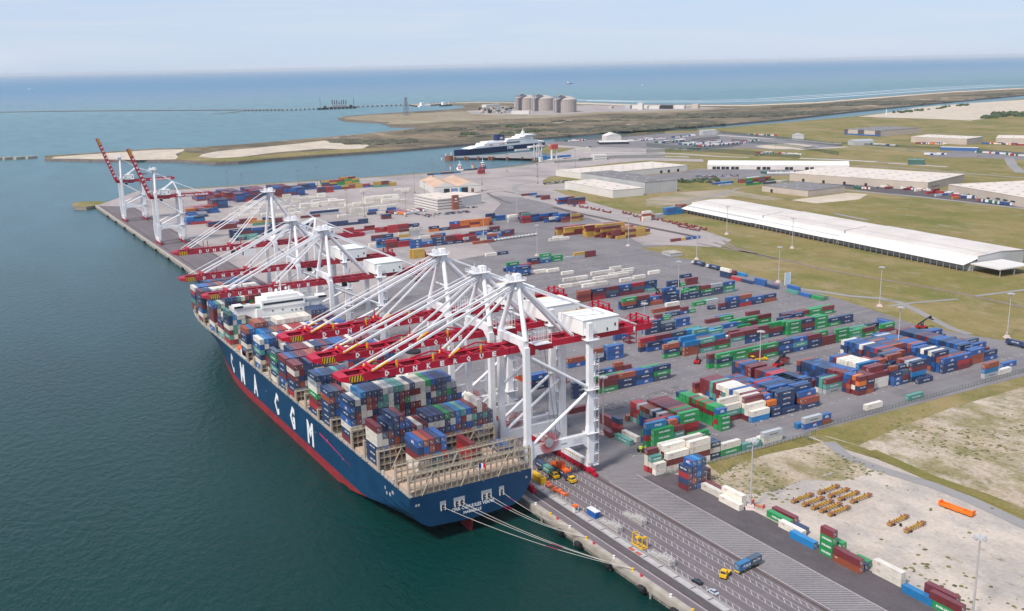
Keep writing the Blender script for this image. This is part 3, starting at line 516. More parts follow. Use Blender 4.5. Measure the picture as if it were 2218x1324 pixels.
yard(B(154.8, 400.2), "0:0:BWMW;0:12.6:NBNN' NBND';1:0:BMMW;1:12.6:NNOM' MNNB';2:0:CTMM;2:12.6:NBNB' NOND';3:0:NTTT;3:12.6:NNBM' MNDM';4:0:SBMM;4:12.6:MNNN' NBOB';5:0:SMMM;5:12.6:ONNB' NBNM';6:0:WMMM;7:-3:WOM", 'block behind cream navy block')
yard(B(188, 372.3), "0:0:NO;1:0:NOB;2:-1:NNMN;3:-1:NNNB", 'right of cream navy block')
yard(B(194.5, 384.5), "0:0:NNNN;1:0:NNNB;2:-1:NNNN;3:-1:NNNN;4:-1:NNBN;5:-2:BNNN;6:-2:MNNR;7:-2:MMNR;8:-2:MTMN;9:-2:NNNM;10:-2:BNMM;12:-2:OBMM;13:-2:ONMM;14:-2:ONBN;15:-2:NBNB;16:-2:OMNO;17:-2:ONNN", 'blue block left of teal')
yard(B(210, 393), "0:0:NM;1:0:NB;2:-2:TM;3:-6:WWM;4:-6:WW;5:-6:WW;6:-6:TW;7:-6:TT", 'near the loaded reach stacker')
yard(B(218.1, 383.4), "0:0:STM;1:-.5:STT;2:-.5:WNN", 'small stack above MAERSK container')
yard(B(232.1, 372.2), "0:0:MNQM' OMNM';1:0:MWMQ' MNMM';2:-1:MOMB';3:-1:NMBB' MBM';2:6:NMMM';4:-1:NNMM' BNNB';5:-1:BNMM' NBNB';6:-2:NNDM' NNDB';7:-2:NBNM' BNNB';8:-3:NNBN' NBNB';9:-3:MDNN' NNNB';10:-3:NNNN' BBNN';11:-3:DNNB' NDNN';12:-3:NNNN' NNBD';13:-3:NBNN' BNNB';14:-3:DNNN' NNNN';15:-4:NNNO' NDNO'", 'rust and navy block')
yard(B(249, 376), "0:0:WWM;1:-1:WWMM;2:-1:NWNM;4:0:NNSC;5:0:NOSW;6:0:MNSW;7:-1:DTSW;8:-1:NNSW;9:-1:MNSW;10:-1:NNMM;11:-1:NNNB", 'stack with tall cream side')
yard(B(262.6, 372.6), "0:0:BBN' NMD';1:0:NBNO' MNNN';2:0:MNB' NMN';5:-1:NNN' NND';6:-1:NNNB' MNNO';7:-1:NNBO' ONNO';8:-1:MNNO';9:-1:NNNO'", 'twin stacks left of cyan')
yard(B(277.6, 367.2), "0:0:N;1.8:0:NCMN;2.8:-1:NNMS;3.8:-1:NNMM;4.8:-1:NBNO;7:-1:NNN;8:-1:MNNO;9:-1:NNBN;10:-1:NMND", 'four-high stack with bright blue')
yard(B(306.6, 372.5), "0:0:NNB MRB;1:0:BBO RMM;2:-1:NBNN NMN;3:-1:ONNW NBB;4:-1:BNBN BNN;5:-1:NBBW NBN;6:-1:NCBN BND;7:-2:BNNB", 'blue block at far right')
yard(B(336.5, 375), "0:0:OOB;1:0:NOB;2:12.7:NM;0:12.7:BN;3:12.7:NNB", 'tall rust stack, far right')
yard(B(292, 399), "0:0:NMO;1:0:NNB;2:0:NNO;3:0:BBN;4:0:NNR;5:0:NNB;6:0:MMN;7:0:NNN;8:-1:NMW;9:-1:NNB;10:-1:NBN;11:-1:DNB;12:-2:NNB;13:-2:WNW", 'blue rows, left middle yard')
yard(B(305, 410), "0:0:NNO;1:0:NND;2:0:MNM;3:0:BNB;4:0:NNN;5:-1:NMO;6:-1:NND;7:-1:NNN", 'blue rows, centre middle yard')
yard(B(318, 403), "0:0:NNB;1:0:NMO;2:0:BNB;3:0:MBB;4:0:NBB;5:0:NMO;6:0:BND;7:0:NBB;8:-1:NNB;9:-1:NBD;10:-1:NNS;11:-1:DNB", 'blue rows, right middle yard')
yard(B(341, 386), "0:0:NNN NB;1:0:NNB NB;2:0:RON MND;3:0:MTB;4:0:NRN;5:0:BBN NM;6:0:NBB NM;7:0:NNB;8:0:NND ND;9:0:RNM;10:0:NDN;11:0:MNM NN;12:0:NBD NNB;13:0:NRN NNB;14:0:NON;15:0:ONN;16:0:NDN;17:0:OOM;18:0:OO", 'block at right yard edge')
yard(B(64.2, 344.7), "0:0:WW';0:6.6:WMW WMWW;1:-.3:RWT';1:6.6:WWMW WWW;2:-.6:RWWM';2:6.6:WWWW WWWW;3:6.6:WWW WWW", 'cream block at gravel lot')
yard(B(98.8, 346), "0:-13.5:MMN;0:-.3:NWD';1:-.3:NWN';0:6.1:GW;0:19.5:T;0:33:WS;1:33:W;1:26:W'", 'row along the fence')
yard(B(166, 350), "0:0:BS OB';1:-2:C'", 'pair by the fence gate')
yard([(236,333.7)][0], "0:0:T", 'alone near the fence')
yard(B(216, 352.5), "0:0:W", 'alone by the right fence')
yard(B(318, 352.5), "0:0:SCO W;2.5:27:B", 'fence stack, far right')
# --- lone stacks along the gravel lot: long axis along the quay
def along(P, specs, where):
    x0, y0 = P
    for (dx, dy, s, Ln) in specs:
        for i, c in enumerate(s): C_add(c, Ln, x0+dx+CW/2, y0+dy-Ln/2, .15+i*(2.64+.02), pi/2, ('', '', where), i, len(s), i == len(s)-1, True, 2.64)
along((61.8, 313.6), [(0, 0, 'MNRN', 6.06), (2.6, 0, 'NONNB', 6.06), (5.2, 0, 'BNCBC', 6.06), (7.8, 0, 'NMNNN', 6.06), (11, 3, 'WW', 6.06), (14, 4, 'MM', 6.06)], 'tall tower beside the hatched lane')
along((68.6, 306.7), [(0, 0, 'W', 12.19), (2.8, 1, 'M', 12.19)], 'right of the tall tower')
along((66.8, 293.4), [(0, 0, 'W', 12.19), (2.7, 1.5, 'WW', 12.19)], 'foot of the near light mast')
along((72.8, 271.8), [(0, 0, 'G', 12.19), (4, 1.2, 'M', 12.19)], 'gravel edge right of the mast')
along((67.0, 253.7), [(0, 0, 'C', 12.19), (3.2, 9, 'W', 12.19), (6, 4, 'N', 6.06)], 'gravel edge before the green tower')
along((67.4, 239.0), [(0, 0, 'GGGM', 6.06), (4, -1, 'GG', 6.06)], 'four-high green tower on the gravel edge')
along((66.6, 231.9), [(0, 0, 'OM', 12.19), (3, -6, 'N', 6.06), (5.6, -5, 'G', 6.06)], 'gravel edge right of the green tower')
along((71.4, 217.9), [(0, 0, 'WW', 12.19)], 'gravel edge, second pair of cream ones')
along((69.3, 203.8), [(0, 0, 'C', 12.19)], 'gravel edge near the bottom right')
along((69.5, 193.1), [(0, 0, 'GM', 12.19), (3.3, 4.4, 'MM', 12.19)], 'bottom right corner of the yard')
along(B(83.5, 417), [(0, 0, 'MM', 12.19), (-2, -13, 'MRN', 6.06), (-8, -14, 'M', 6.06)], 'maroon group behind the nearest crane leg')
along(B(76.5, 394), [(0, 0, 'T', 12.19), (5.6, 2, 'W', 12.19)], 'between the crane and the ITALIA block')
along(B(62, 426), [(0, 0, 'NT', 6.06)], 'under the nearest crane')
yard(B(76.9, 437), "0:0:M;0:-12:T'", 'alone on the asphalt behind the nearest crane')
along((372, 634), [(0, 0, 'NNW', 12.19), (0, -13, 'R', 12.19), (0, -26.5, 'N', 12.19), (16, -2, 'C', 12.19)], 'along the grass edge behind the waiting trucks')
along([(374.6,595.4)][0], [(0, 0, 'BB', 12.19), (0, -13, 'N', 12.19), (2.7, -17, 'M', 6.06)], 'along the grass edge left of the blue sign')
along([(374.1,559.4)][0], [(0, 0, 'T', 12.19), (3, 2, 'BB', 12.19), (0, -13.5, 'B', 12.19), (0, -25, 'G', 12.19), (2.7, -24, 'M', 12.19), (5.3, -24, 'G', 12.19)], 'along the grass edge right of the blue sign')
along((355, 455), [(0, 0, 'B', 12.19), (3, 2, 'N', 12.19)], 'beside the reach stacker at the far right')
# --- rows of the stacking yard
R1 = 'long row behind yellow loader'
yard(B(201, 456.5), "0:0:GNG MGG MMG GMG NBN BTB NNM MM GGG TG GM _ MG;1:-4:GDM MRM NRM GM GNM NMD BRM NNG MN MN GG;2:4:MM MM NN MN GG MN NM MM GM;2.2:110:RG IT GG';2.2:136:GN", R1)
yard(B(196, 489), "0:6:OOC TMT GM STM BNM - - GGG NMN GGG GN NN;1:-8:GNO NTBC NMM STC MT NSM TMM NM GNG MMO MMG;2:-2:MNT GMN MNN MW TMM GGM MGG BTG NNM MM", 'second long row')
yard(B(190.5, 510), "0:-2:BN BB NN NCT MT MSB GG N - MN;1:-6:NOR NNM BND GBC MC;2:34:GSG WC MT TCG SMG GGM", 'third long row')
yard(B(318.4, 516), "0:0:GM GM GG GM;1:0:MN MM GG GG;-1.1:-8:G DN", 'maroon on green row')
yard(B(112.4, 457.5), "0:0:GMM NNO BNB DGN;1:-6:MRG NMG BNB NGG;1:-17:;0:-18:NNN", 'row behind nearest crane')
yard(B(92, 484), "0:-11:NNB;1:-11:NBB;0:8:OM'", 'seen between crane legs')
yard(B(131, 487), "0:0:N' B' MO' M'", 'before the blue stack')
yard(B(125.3, 509), "0:-1:BO;0:13:NSO;0:28:BBB;1:28:BBI", 'right of crane stair tower')
yard(B(187, 545), "0:0:BB;0:26:NNN ND;1:26:BOR;1.6:55:BB;7.5:-20:MM;9:40:N' S' BM' G'", 'under the nearest crane end')
yard(B(258.6, 574), "0:-4:T';1:0:N;1:14:BM' G' _ _ N'", 'low group, mid yard')
yard(B(270, 545), "0:0:M G - M;1:12:B", 'low row, mid yard')
yard(B(289, 592), "0:8:G S;1:20:G;0:-30:O MW", 'low pair, mid yard')
yard(B(299, 570), "0:6:NM' NNB RBO NB ON;1:36:M", 'row ending with APL')
yard(B(246, 613.5), "0:-1:NOG NNM O BNNB _ NNG' GNG NG;0:40:NNB _ NNG NGM DNS TGB;1:-2:BN MM NB NM;1:60:NNN W", 'row at far reach stacker')
yard(B(232, 654), "0:12:RMN NDM MNB MDR TBN;0:-2:OMO;1:0:MNM NM W W;1:40:BW B;0:86:NN G' MM;2:-40:NOB BN", 'farther row past reach stacker')
yard(B(357, 679.6), "0:0:N", 'alone mid yard')
yard(B(300, 697), "0:-34:W W - W;1:20:W;3.6:-50:W W' W W;7:-10:W W W;9:10:W W;4:42:W;12:30:W;14:0:W W;17:26:W;20:-20:W;11:-34:W W", 'scattered cream reefers mid yard')
yard(B(258, 770), "0:-14:NBN;1:-15:MNB _ W;2:-14:OB;8:-13:BBG MR;10:-13:N;15:20:MN BTG GG S SY MM;0:16:W", 'short stacks left of the cream reefers')
yard(B(204, 907), "0:-2:YYY MO;1:-4:YYY;-12:60:W N", 'mustard stack behind the crane tops')
yard(B(287, 944), "0:3:O O;6:-12:N NS' MM;6:-60:BBB MB NNN N O N WSB BO;12:-80:MMR RR MB NSW YSO NS' M;12:-20:NY' MM RR NM;12:12:OR RO;20:-90:W S N O W M NB N' R;22:30:M N NM", 'far row of mixed stacks')
yard(B(366, 910), "0:0:W W;3:10:W", 'cream pair on the empty asphalt')
yard(B(313, 945), "9:14:B MN;11:20:B MM;14:-15:M NN W;-2:0:", 'low pairs near the tank containers')
yard(B(339, 1049), "0:-48:QN N;0:-22:MRB MQQ QMQ QQQ;1:-30:N NN MRQ MMY NQQ;1:10:O RB;6:-60:NNN';10:40:TN BB;11:40:GNN BB;12:-70:DN SN", 'orange stacks before the office')
yard(B(408, 1038), "0:0:RMRT NB NMB MMN;1:0:NMB MBN NMM MNB;2:2:RMM NMN OM MM;3:2:MNOM MNM;-4:24:BN NMB MN MM;-5:30:NW MMB MNM;-7:36:NB MMN YM;-9:40:OM YMY;5:-10:SSW SNS;6:-10:SSW BNB;7:-6:RMR NMO", 'mixed block by the railway')
yard(B(414, 909), "0:0:YYM YYMY MYYY MMYY;1:0:YYYM YMYY MYYR YMYR;2:2:YYYY YMYM YYMM YM;3:2:YYRY YYYY MYYM;-3:6:MYM MMY YMY YYR;-5:10:MMYM YMYM YMY;-7:14:YM MMM YRY YYY;-9:16:MMM YMY YYY YM;-11:18:Y MYM YYY;8:-14:MYY MMY YMY;9:-14:YMM YMR MYM;11:-18:YYM MYR YYM;12:-18:MYM YYO", 'mustard and maroon block by the railway')
yard(B(470, 830), "0:0:M Y' B B'", 'small row at the end of the railway')
# far blocks: procedural fill of measured footprints
def fill(P, nx, ny, h, pal, where, Ln=12.19, jit=.3):
    rows = []
    for k in range(ny): rows.append('%d:0:%s' % (k, ' '.join(rstack(max(1, h-(random.random() < jit)), pal)+("'" if Ln < 8 else '') for _ in range(nx))))
    yard(P, ';'.join(rows), where)
FA = 'far block beyond the cranes'
FP_ = {'n1': [(190.8,1391.6), (229.5,1410.6), (249.1,1409.6), (169.1,1392.3), (160.2,1415.9), (125,1348.7), (132.4,1345.4), (127,1442.4), (288.9,1471.3), (331,1496.2), (363.7,1501.1), (295.9,1417.5), (329.7,1442.9), (364.7,1442.6), (391.3,1432.7), (85,1322.1), (97.6,1341.9), (98.3,1306), (59.8,1223), (66.4,1220), (76.2,1278.2), (79.5,1188.5), (80.9,1160.9), (79.5,1093.8), (79.1,1071.8), (125,1188.3), (125.4,1166.1), (140.2,1171.7), (129.4,1108.6), (192.2,1188.7), (207.7,1198.6), (194.6,1100.9), (231.4,1163.9), (269.8,1118.4), (273.6,1169.8), (193,1047.3), (199.4,1029.5), (198.6,980.5), (187,939.3), (222.7,1029.3), (234.1,1018.1), (231.5,984.3)]}
NXY = ((2, 22, 5, 'MMRNNBMMO'), (2, 16, 5, 'MMONBMM'), (2, 12, 4, 'BNBNMB'), (2, 18, 4, 'MNRBMMN'), (2, 20, 4, 'BNMMOM'), (1, 10, 4, 'MMRNN'), (1, 8, 4, 'NNDNB'), (3, 12, 3, 'MNBMO'), (2, 6, 3, 'BNMBN'), (5, 3, 3, 'YMGRYBN'), (2, 3, 4, 'MMYR'), (2, 2, 3, 'RNM'), (3, 2, 2, 'BMNYO'), (5, 3, 2, 'BRTNYMG'), (3, 2, 3, 'YMYT'),
    (2, 8, 2, 'QROYB'), (2, 5, 2, 'QROMY'), (2, 4, 2, 'MNRB'), (2, 3, 3, 'BNBC'), (2, 1, 1, 'R'), (2, 6, 2, 'SBNM'), (4, 4, 2, 'MRNSB'), (2, 2, 2, 'MS'), (7, 2, 3, 'NMNNBN'), (2, 1, 2, 'NT'), (1, 1, 2, 'Q'), (2, 1, 3, 'NTY'), (2, 2, 2, 'MND'), (4, 1, 3, 'NMN'), (2, 1, 1, 'M'), (3, 2, 2, 'NMSS'), (4, 1, 2, 'NNMB'), (7, 2, 1, 'SWNOSWN'), (1, 2, 2, 'NM'), (3, 1, 2, 'NSB'), (3, 1, 2, 'RRM'), (2, 1, 1, 'SS'), (2, 1, 2, 'NM'), (3, 1, 3, 'BNC'), (2, 1, 2, 'RRR'), (2, 1, 3, 'RRM'), (2, 1, 3, 'YWSM'))
for p, (nx, ny, h, pal) in zip(FP_['n1'], NXY): fill(p, nx, ny, h, pal, FA)
for p, nx, ny, h in zip([(145.6,1322.6), (150.7,1306.5), (181.4,1374.4), (186.1,1341.4), (204.2,1353.5), (195.6,1289.7), (200.4,1261.6), (234.9,1391.7), (232.7,1341.7), (221.8,1275.2), (243,1303), (255.6,1326.2), (249,1279), (243.2,1228.2), (254.4,1231.4), (279.1,1370.7), (278.1,1322), (249.7,1365.6), (133.6,1250.3), (125.4,1267.9), (153.5,1268.8), (158.9,1241.9), (172.6,1225.8), (197.7,1228.7), (276,1257.7), (283,1245.8), (259,1192.6), (275.1,1197.4), (353.6,1394.3), (399.4,1372.9), (402.7,1354.3)], (2,2,1,3,2,2,2,2,1,2,2,1,3,1,1,1,1,2,2,1,1,1,2,1,1,2,5,4,1,2,1), (1,1,1,2,1,2,1,1,2,3,1,2,4,2,1,2,2,2,1,1,2,2,1,2,1,1,1,1,1,1,1), (1,1,2,1,1,1,1,2,2,2,1,1,2,1,1,2,1,1,1,1,1,1,1,1,1,2,2,2,1,1,1)):
    fill(p, nx, ny, h, 'W', 'cream reefers beyond the cranes')
fill([(308.3,1264.4)][0], 4, 4, 3, 'W', 'stacked cream reefers before the hangar'); fill([(327.7,1253)][0], 3, 2, 2, 'W', 'stacked cream reefers before the hangar')
fill([(532.1,1536.5)][0], 5, 1, 1, 'NNBNC', 'blue row behind the hangar', jit=0); fill([(607.7,1494.9)][0], 1, 2, 3, 'MR', 'red stack on the far quay')
for p, nx, ny, h, pal in zip([(559.1,936.3), (588.2,949.4), (515.3,919.4), (509.2,1096), (516.2,1081.2), (515.8,1200.9), (523.1,1173.8), (516.9,1148.1), (507.2,915.6), (943.9,1048.4), (971.6,937.5), (962.4,920.1), (963,902.5), (957.1,944.3), (851.4,1125.5), (876.2,1133.7), (808.2,1133.3), (799.9,1112.8), (867.5,1092.4), (837,1095.7), (935,823.4), (939.5,852.3), (952.7,875.6), (958.2,815.5)], (2,1,2,2,2,2,1,1,1,3,2,3,3,2,5,3,3,2,4,3,6,3,2,4), (3,3,2,2,2,1,1,2,2,1,1,1,1,2,2,2,3,1,2,1,1,1,1,1), (3,3,3,3,3,1,2,2,4,1,1,1,1,1,2,2,1,1,1,2,1,1,2,1), ('BCBD','OM','SO','MBM','MNR','MMB','N','M','OWS','R','OMB','OM','WQ','MB','MBGO','SWT','BMC','S','NWS','NGM','QQM','SB','MR','OM')):
    fill(p, nx, ny, h, pal, 'containers near the far warehouses')

# ------------------------------------------------------------ the container ship
DK = 17.2; SX0, SX1 = -56.9, -1.7; CX = (SX0+SX1)/2; HBM = (SX1-SX0)/2; YS, YB = 331.0, 725.0
HULLB = mat('hull_blue', (0.004, 0.038, 0.100), 0.42, 0.12, 0.05, dirt=(0.007, 0.056, 0.125), dscale=0.10, damt=0.6)
HULLR = mat('hull_red', (0.28, 0.020, 0.028), 0.6, 0.2, 0.15, dirt=(0.16, 0.03, 0.03), dscale=0.2, damt=0.6)
DECKM = mat('ship_deck', (0.30, 0.24, 0.18), 0.8, 0.25, 0.4, dirt=(0.45, 0.40, 0.34), dscale=0.3, damt=0.6)
HATCH = mat('hatch_cover', (0.50, 0.38, 0.29), 0.8, 0.15, 0.3, dirt=(0.35, 0.22, 0.16), dscale=0.3, damt=0.5)
SHIPW = mat('ship_white', (0.82, 0.82, 0.80), 0.4, 0.03, 0.2, dirt=(0.6, 0.55, 0.48), dscale=0.2, damt=0.15)
ship = empty('container_ship', 'huge dark blue container ship with red bottom moored beside the quay', 'ship', (CX, YS, 0))
def rel(mb): 
    mb.v = [(a-CX, b-YS, c) for a, b, c in mb.v]; return mb
def hb(y, z):
    if y < 400:
        s = (y-YS)/69.0; zk = 2.0-12.5*max(0, min(1, s))**.9; e = .16+.30*s; k = max(0.0, (z-zk)/(5.0+6*(1-s)))
        return HBM*min(1, k)**e if k > 0 else 0
    top = HBM*(1-max(0, (y-655)/(YB-655))**2.6)**.62 if y < YB else 0
    q = max(0, min(1, (y-560)/150)); bot = HBM*(1-q**1.7)
    f = max(0, min(1, (z+6)/(DK+6)))**1.6
    return bot*(1-f)+top*f
ZL = [-9, -6, -3, -1, 0.3, 1.0, 2.0, 3.2, 5, 7.5, 10, 13, DK]
YL = [331, 333, 336, 340, 345, 351, 358, 366, 375, 385, 395, 410, 440, 480, 520, 555, 575, 595, 615, 635, 652, 668, 682, 694, 704, 712, 718, 722, 725]
def sheer(y): return 0 if y < 640 else 3.2*((y-640)/85)**1.5
def hullpart(z_lo, z_hi, name, m):
    mb = MB(); zs = [z for z in ZL if z_lo-.01 <= z <= z_hi+.01]
    for sgn in (-1, 1):
        g = []
        for y in YL:
            row = []
            for z in zs:
                zk = 2.0-12.5*max(0, min(1, (y-YS)/69.0))**.9 if y < 400 else -99
                zz = max(z, min(zk, z_hi)) ; h = hb(y, max(z, zk))
                row.append((CX+sgn*h, y+(0 if y < 700 else -0.0), zz+(sheer(y) if z == DK else 0)))
            g.append(row)
        vs = [p for r in g for p in r]; n = len(zs); fs = []
        for i in range(len(YL)-1):
            for j in range(n-1):
                q = (i*n+j, (i+1)*n+j, (i+1)*n+j+1, i*n+j+1); fs.append(q[::-1] if sgn > 0 else q)
        mb.add(vs, fs)
    # transom
    row = [z for z in zs]
    for j in range(len(row)-1):
        a, b = row[j], row[j+1]
        if b <= 2.0: continue
        a = max(a, 2.0); ha, hb_ = hb(YS, a), hb(YS, b)
        mb.quad([(CX-ha, YS, a), (CX+ha, YS, a), (CX+hb_, YS, b), (CX-hb_, YS, b)])
    return rel(mb).build(name, m, ship)
hullpart(0.3, DK, 'hull', HULLB); hullpart(-9, 0.3, 'antifouling', HULLR)
mb = MB(); P = [(CX-hb(y, DK)+.3, y) for y in YL[:-1]]+[(CX+hb(y, DK)-.3, y) for y in YL[:-1][::-1]]; mb.quad([(x, y, DK-.9+sheer(y)) for x, y in P][::-1])
rel(mb).build('deck', DECKM, ship)
# bulwark / rail along the deck edge, deck boxes
mb = MB()
for sgn in (-1, 1):
    for i in range(len(YL)-2):
        y0, y1 = YL[i], YL[i+1]; n = max(1, int((y1-y0)/3))
        for k in range(n):
            ya = y0+(y1-y0)*k/n; yb = y0+(y1-y0)*(k+1)/n; xa = CX+sgn*(hb(ya, DK)-.25); xb = CX+sgn*(hb(yb, DK)-.25); za = DK+sheer(ya); zb = DK+sheer(yb)
            for hgt in (.55, 1.1): mb.beam((xa, ya, za+hgt), (xb, yb, zb+hgt), .09, .09)
            mb.beam((xa, ya, za-.3), (xa, ya, za+1.1), .12, .12)
            if random.random() < .45 and ya < 690: q = random.uniform(.4, 1.1); mb.box(xa+(-sgn)*.6-q/2, xa+(-sgn)*.6+q/2, ya, ya+q, za-.4, za+random.uniform(.6, 1.9))
rel(mb).build('deck_rail', mat('rail_grey', (0.55, 0.55, 0.54), 0.6), ship)
# hatch covers along the whole deck
BAYS = [(346, 'A'), (363, 'B1'), (377.5, 'e'), (392, 'B2'), (417.4, 'B3'), (434.5, 'B4'), (452, 'e'), (467, 'B5'), (481, 'B6'), (495.4, 'B7'), (510, 'B7b'), (524.6, 'B8'), (538, 'B8b'), (551, 'B9'), (588, 'B10'), (603.5, 'C1'), (624, 'B11'), (638.5, 'C2'), (653, 'B12'), (667.5, 'C3'), (683, 'B13'), (697.6, 'C4')]
for y, nm in BAYS+[(333.2, 'A0')]:
    mb = MB(); w_ = min(hb(y+6, DK)-2.2, 26.6) if y > 600 else 26.4
    k = 3
    for i in range(k):
        a = CX-w_+2*w_*i/k+.2; b = CX-w_+2*w_*(i+1)/k-.2; mb.box(a, b, y-.1, y+12.4, DK-.9, DK+1.1)
        for j in range(6): mb.box(a+.5+(b-a)*j/6, a+.9+(b-a)*j/6, y+.2, y+12.1, DK+1.1, DK+1.3)
    rel(mb).build('hatch_cover', HATCH, ship)
# lashing bridges
COLW = 2.6
def bridge(y, tiers, thick=1.1, diag=True, xlim=27.2):
    mb = MB(); n = 21; h = tiers*2.95
    for i in range(n+1):
        x = CX-xlim+2*xlim*i/n
        for dy in (0, thick): mb.box(x-.11, x+.11, y+dy-.11, y+dy+.11, DK-.9, DK+h+1.0)
    for j in range(tiers+1):
        z = DK+.3+j*2.95-(0.3 if j else .8)
        mb.box(CX-xlim, CX+xlim, y-.15, y+thick+.15, z-.12, z)
        for dy in (0, thick): mb.box(CX-xlim, CX+xlim, y+dy-.05, y+dy+.05, z+.95, z+1.03); mb.box(CX-xlim, CX+xlim, y+dy-.05, y+dy+.05, z+.45, z+.52)
    if diag:
        for cx in (-17, 0, 17):
            for s in (-1, 1): mb.beam((CX+cx, y-.2, DK+h*.98), (CX+cx+s*5.2, y-.2, DK-.5), .45, .3)
    for s in (-1, 1): mb.box(CX+s*xlim-.35, CX+s*xlim+.35, y-.3, y+thick+.3, DK-.9, DK+h+.2)
    rel(mb).build('lashing_bridge', TAN, ship)
bridge(331.4, 3, 0.7); bridge(345.0-1.6+.2, 3, .9, True)
for y, nm in BAYS[1:14]: bridge(y-1.95, 3 if nm in ('B1', 'B2', 'e') else 2, 1.2, nm in ('B1', 'B2'))
for y, nm in BAYS[15:]: bridge(y-1.9, 2, 1.0, False, min(26.5, hb(y, DK)-1))
# accommodation tower with bridge wings
mb = MB(); mb.box(-45, -13.5, 565, 577, DK-.9, 43.5); mb.box(-42, -16, 564.4, 577.6, 43.5, 48.3); mb.box(-38.5, -20, 565, 576, 48.3, 50.2)
mb.box(-57.2, -1.4, 567.5, 573.5, 44.2, 45.0); mb.box(-57.2, -52, 567.2, 573.8, 45.0, 46.3); mb.box(-6.6, -1.4, 567.2, 573.8, 45.0, 46.3)
mb.box(-57.2, -1.4, 567.2, 567.5, 45.0, 46.1)
for s, xa, xb in ((-1, -57, -45), (1, -1.6, -13.5)): mb.add([(xa, 568, 44.2), (xb, 568, 44.2), (xb, 568, 37.0), (xa, 573, 44.2), (xb, 573, 44.2), (xb, 573, 37.0)], [(0, 1, 2), (3, 5, 4), (0, 2, 5, 3)])
for z in (22, 26, 30, 34, 38): mb.box(-45.3, -13.2, 564.7, 565, z, z+.15)
mb.box(-12.5, -8, 566, 576, 17, 30)
rel(mb).build('accommodation_tower', SHIPW, ship)
mb = MB(); mb.box(-41, -17, 564.3, 564.42, 45.3, 46.6)
for x, z in ((-36, 41), (-30, 41), (-24.4, 40), (-22, 40), (-19, 40), (-25, 34), (-21, 34), (-16, 33), (-40, 32), (-33, 29)): mb.box(x, x+.9, 564.85, 565.0-.01, z, z+.8)
rel(mb).build('window', GLASS, ship)
mb = MB(); mb.box(-44.5, -37.5, 565.5, 571, 43.5, 43.7); rel(mb).build('green_deck', mat('deck_green', (0.18, 0.33, 0.27), 0.7), ship)
mb = MB(); mb.tube((-28.5, 570, 50), (-28.5, 570, 58), .35, 6); mb.beam((-32, 570, 55), (-25, 570, 55), .3, .3); mb.tube((-34, 569, 50), (-34, 569, 54), .2); mb.tube((-24, 569, 50), (-24, 569, 54), .25)
mb.lathe((-31.5, 569, 51.6), [(.2, 0), (.9, .5), (.9, 1.2), (.3, 1.8)], 8); mb.lathe((-25, 571, 51.8), [(.2, 0), (.9, .5), (.9, 1.2), (.3, 1.8)], 8)
for i in range(9): mb.box(-38+i*2.1, -37.9+i*2.1, 565.2, 565.3, 50.2, 51.4)
mb.box(-38.5, -20, 565.2, 565.3, 51.3, 51.4); rel(mb).build('radar_mast', SHIPW, ship)
mb = MB(); mb.box(-24, -9, 405.5, 415, DK-.9, 41); mb.box(-22, -12, 406, 414, 41, 46); rel(mb).build('engine_casing', SHIPW, ship)
mb = MB(); mb.lathe((-17, 410, 44), [(3.6, 0), (3.6, 7), (3.2, 7), (3.2, 5)], 18); mb.box(-24, -22.6, 408, 409.5, 41, 48); rel(mb).build('funnel', mat('funnel_grey', (0.30, 0.29, 0.28), 0.6), ship)
mb = MB(); mb.lathe((-17, 410, 50.4), [(3.7, 0), (3.7, .7), (.1, .75)], 18); rel(mb).build('funnel_top', DARK, ship)
# orange lifeboat and white house side by the port rail
mb = MB(); mb.lathe((0, 0, 0), [(.3, 0), (1.6, .8), (1.7, 1.8), (.9, 2.8)], 10); mb.v = [(a-54.5, b*2.2+571, c+19) for a, b, c in mb.v]; rel(mb).build('lifeboat', mat('lifeboat_orange', (0.75, 0.10, 0.04), 0.5), ship, True)
mb = MB(); mb.box(-56, -53, 556.5, 566, DK, 21); rel(mb).build('deck_house', SHIPW, ship)
# name on the side and the stern, stripe, stern openings, rudder, flag
for ch, y in (('C', 587.3), ('M', 562.5), ('A', 536.5), ('C', 498.3), ('G', 472.5), ('M', 445.6)):
    mb = MB(); put_text(mb, ch, (0, y, 2.3), 10.8, '-x', {'M': 8.8, 'A': 8.0, 'C': 7.4, 'G': 7.8}[ch], 0, .05)
    mb.v = [(CX-hb(b, c)-.06, b, c) for a, b, c in mb.v]; rel(mb).build('hull_letter', LETW, ship)

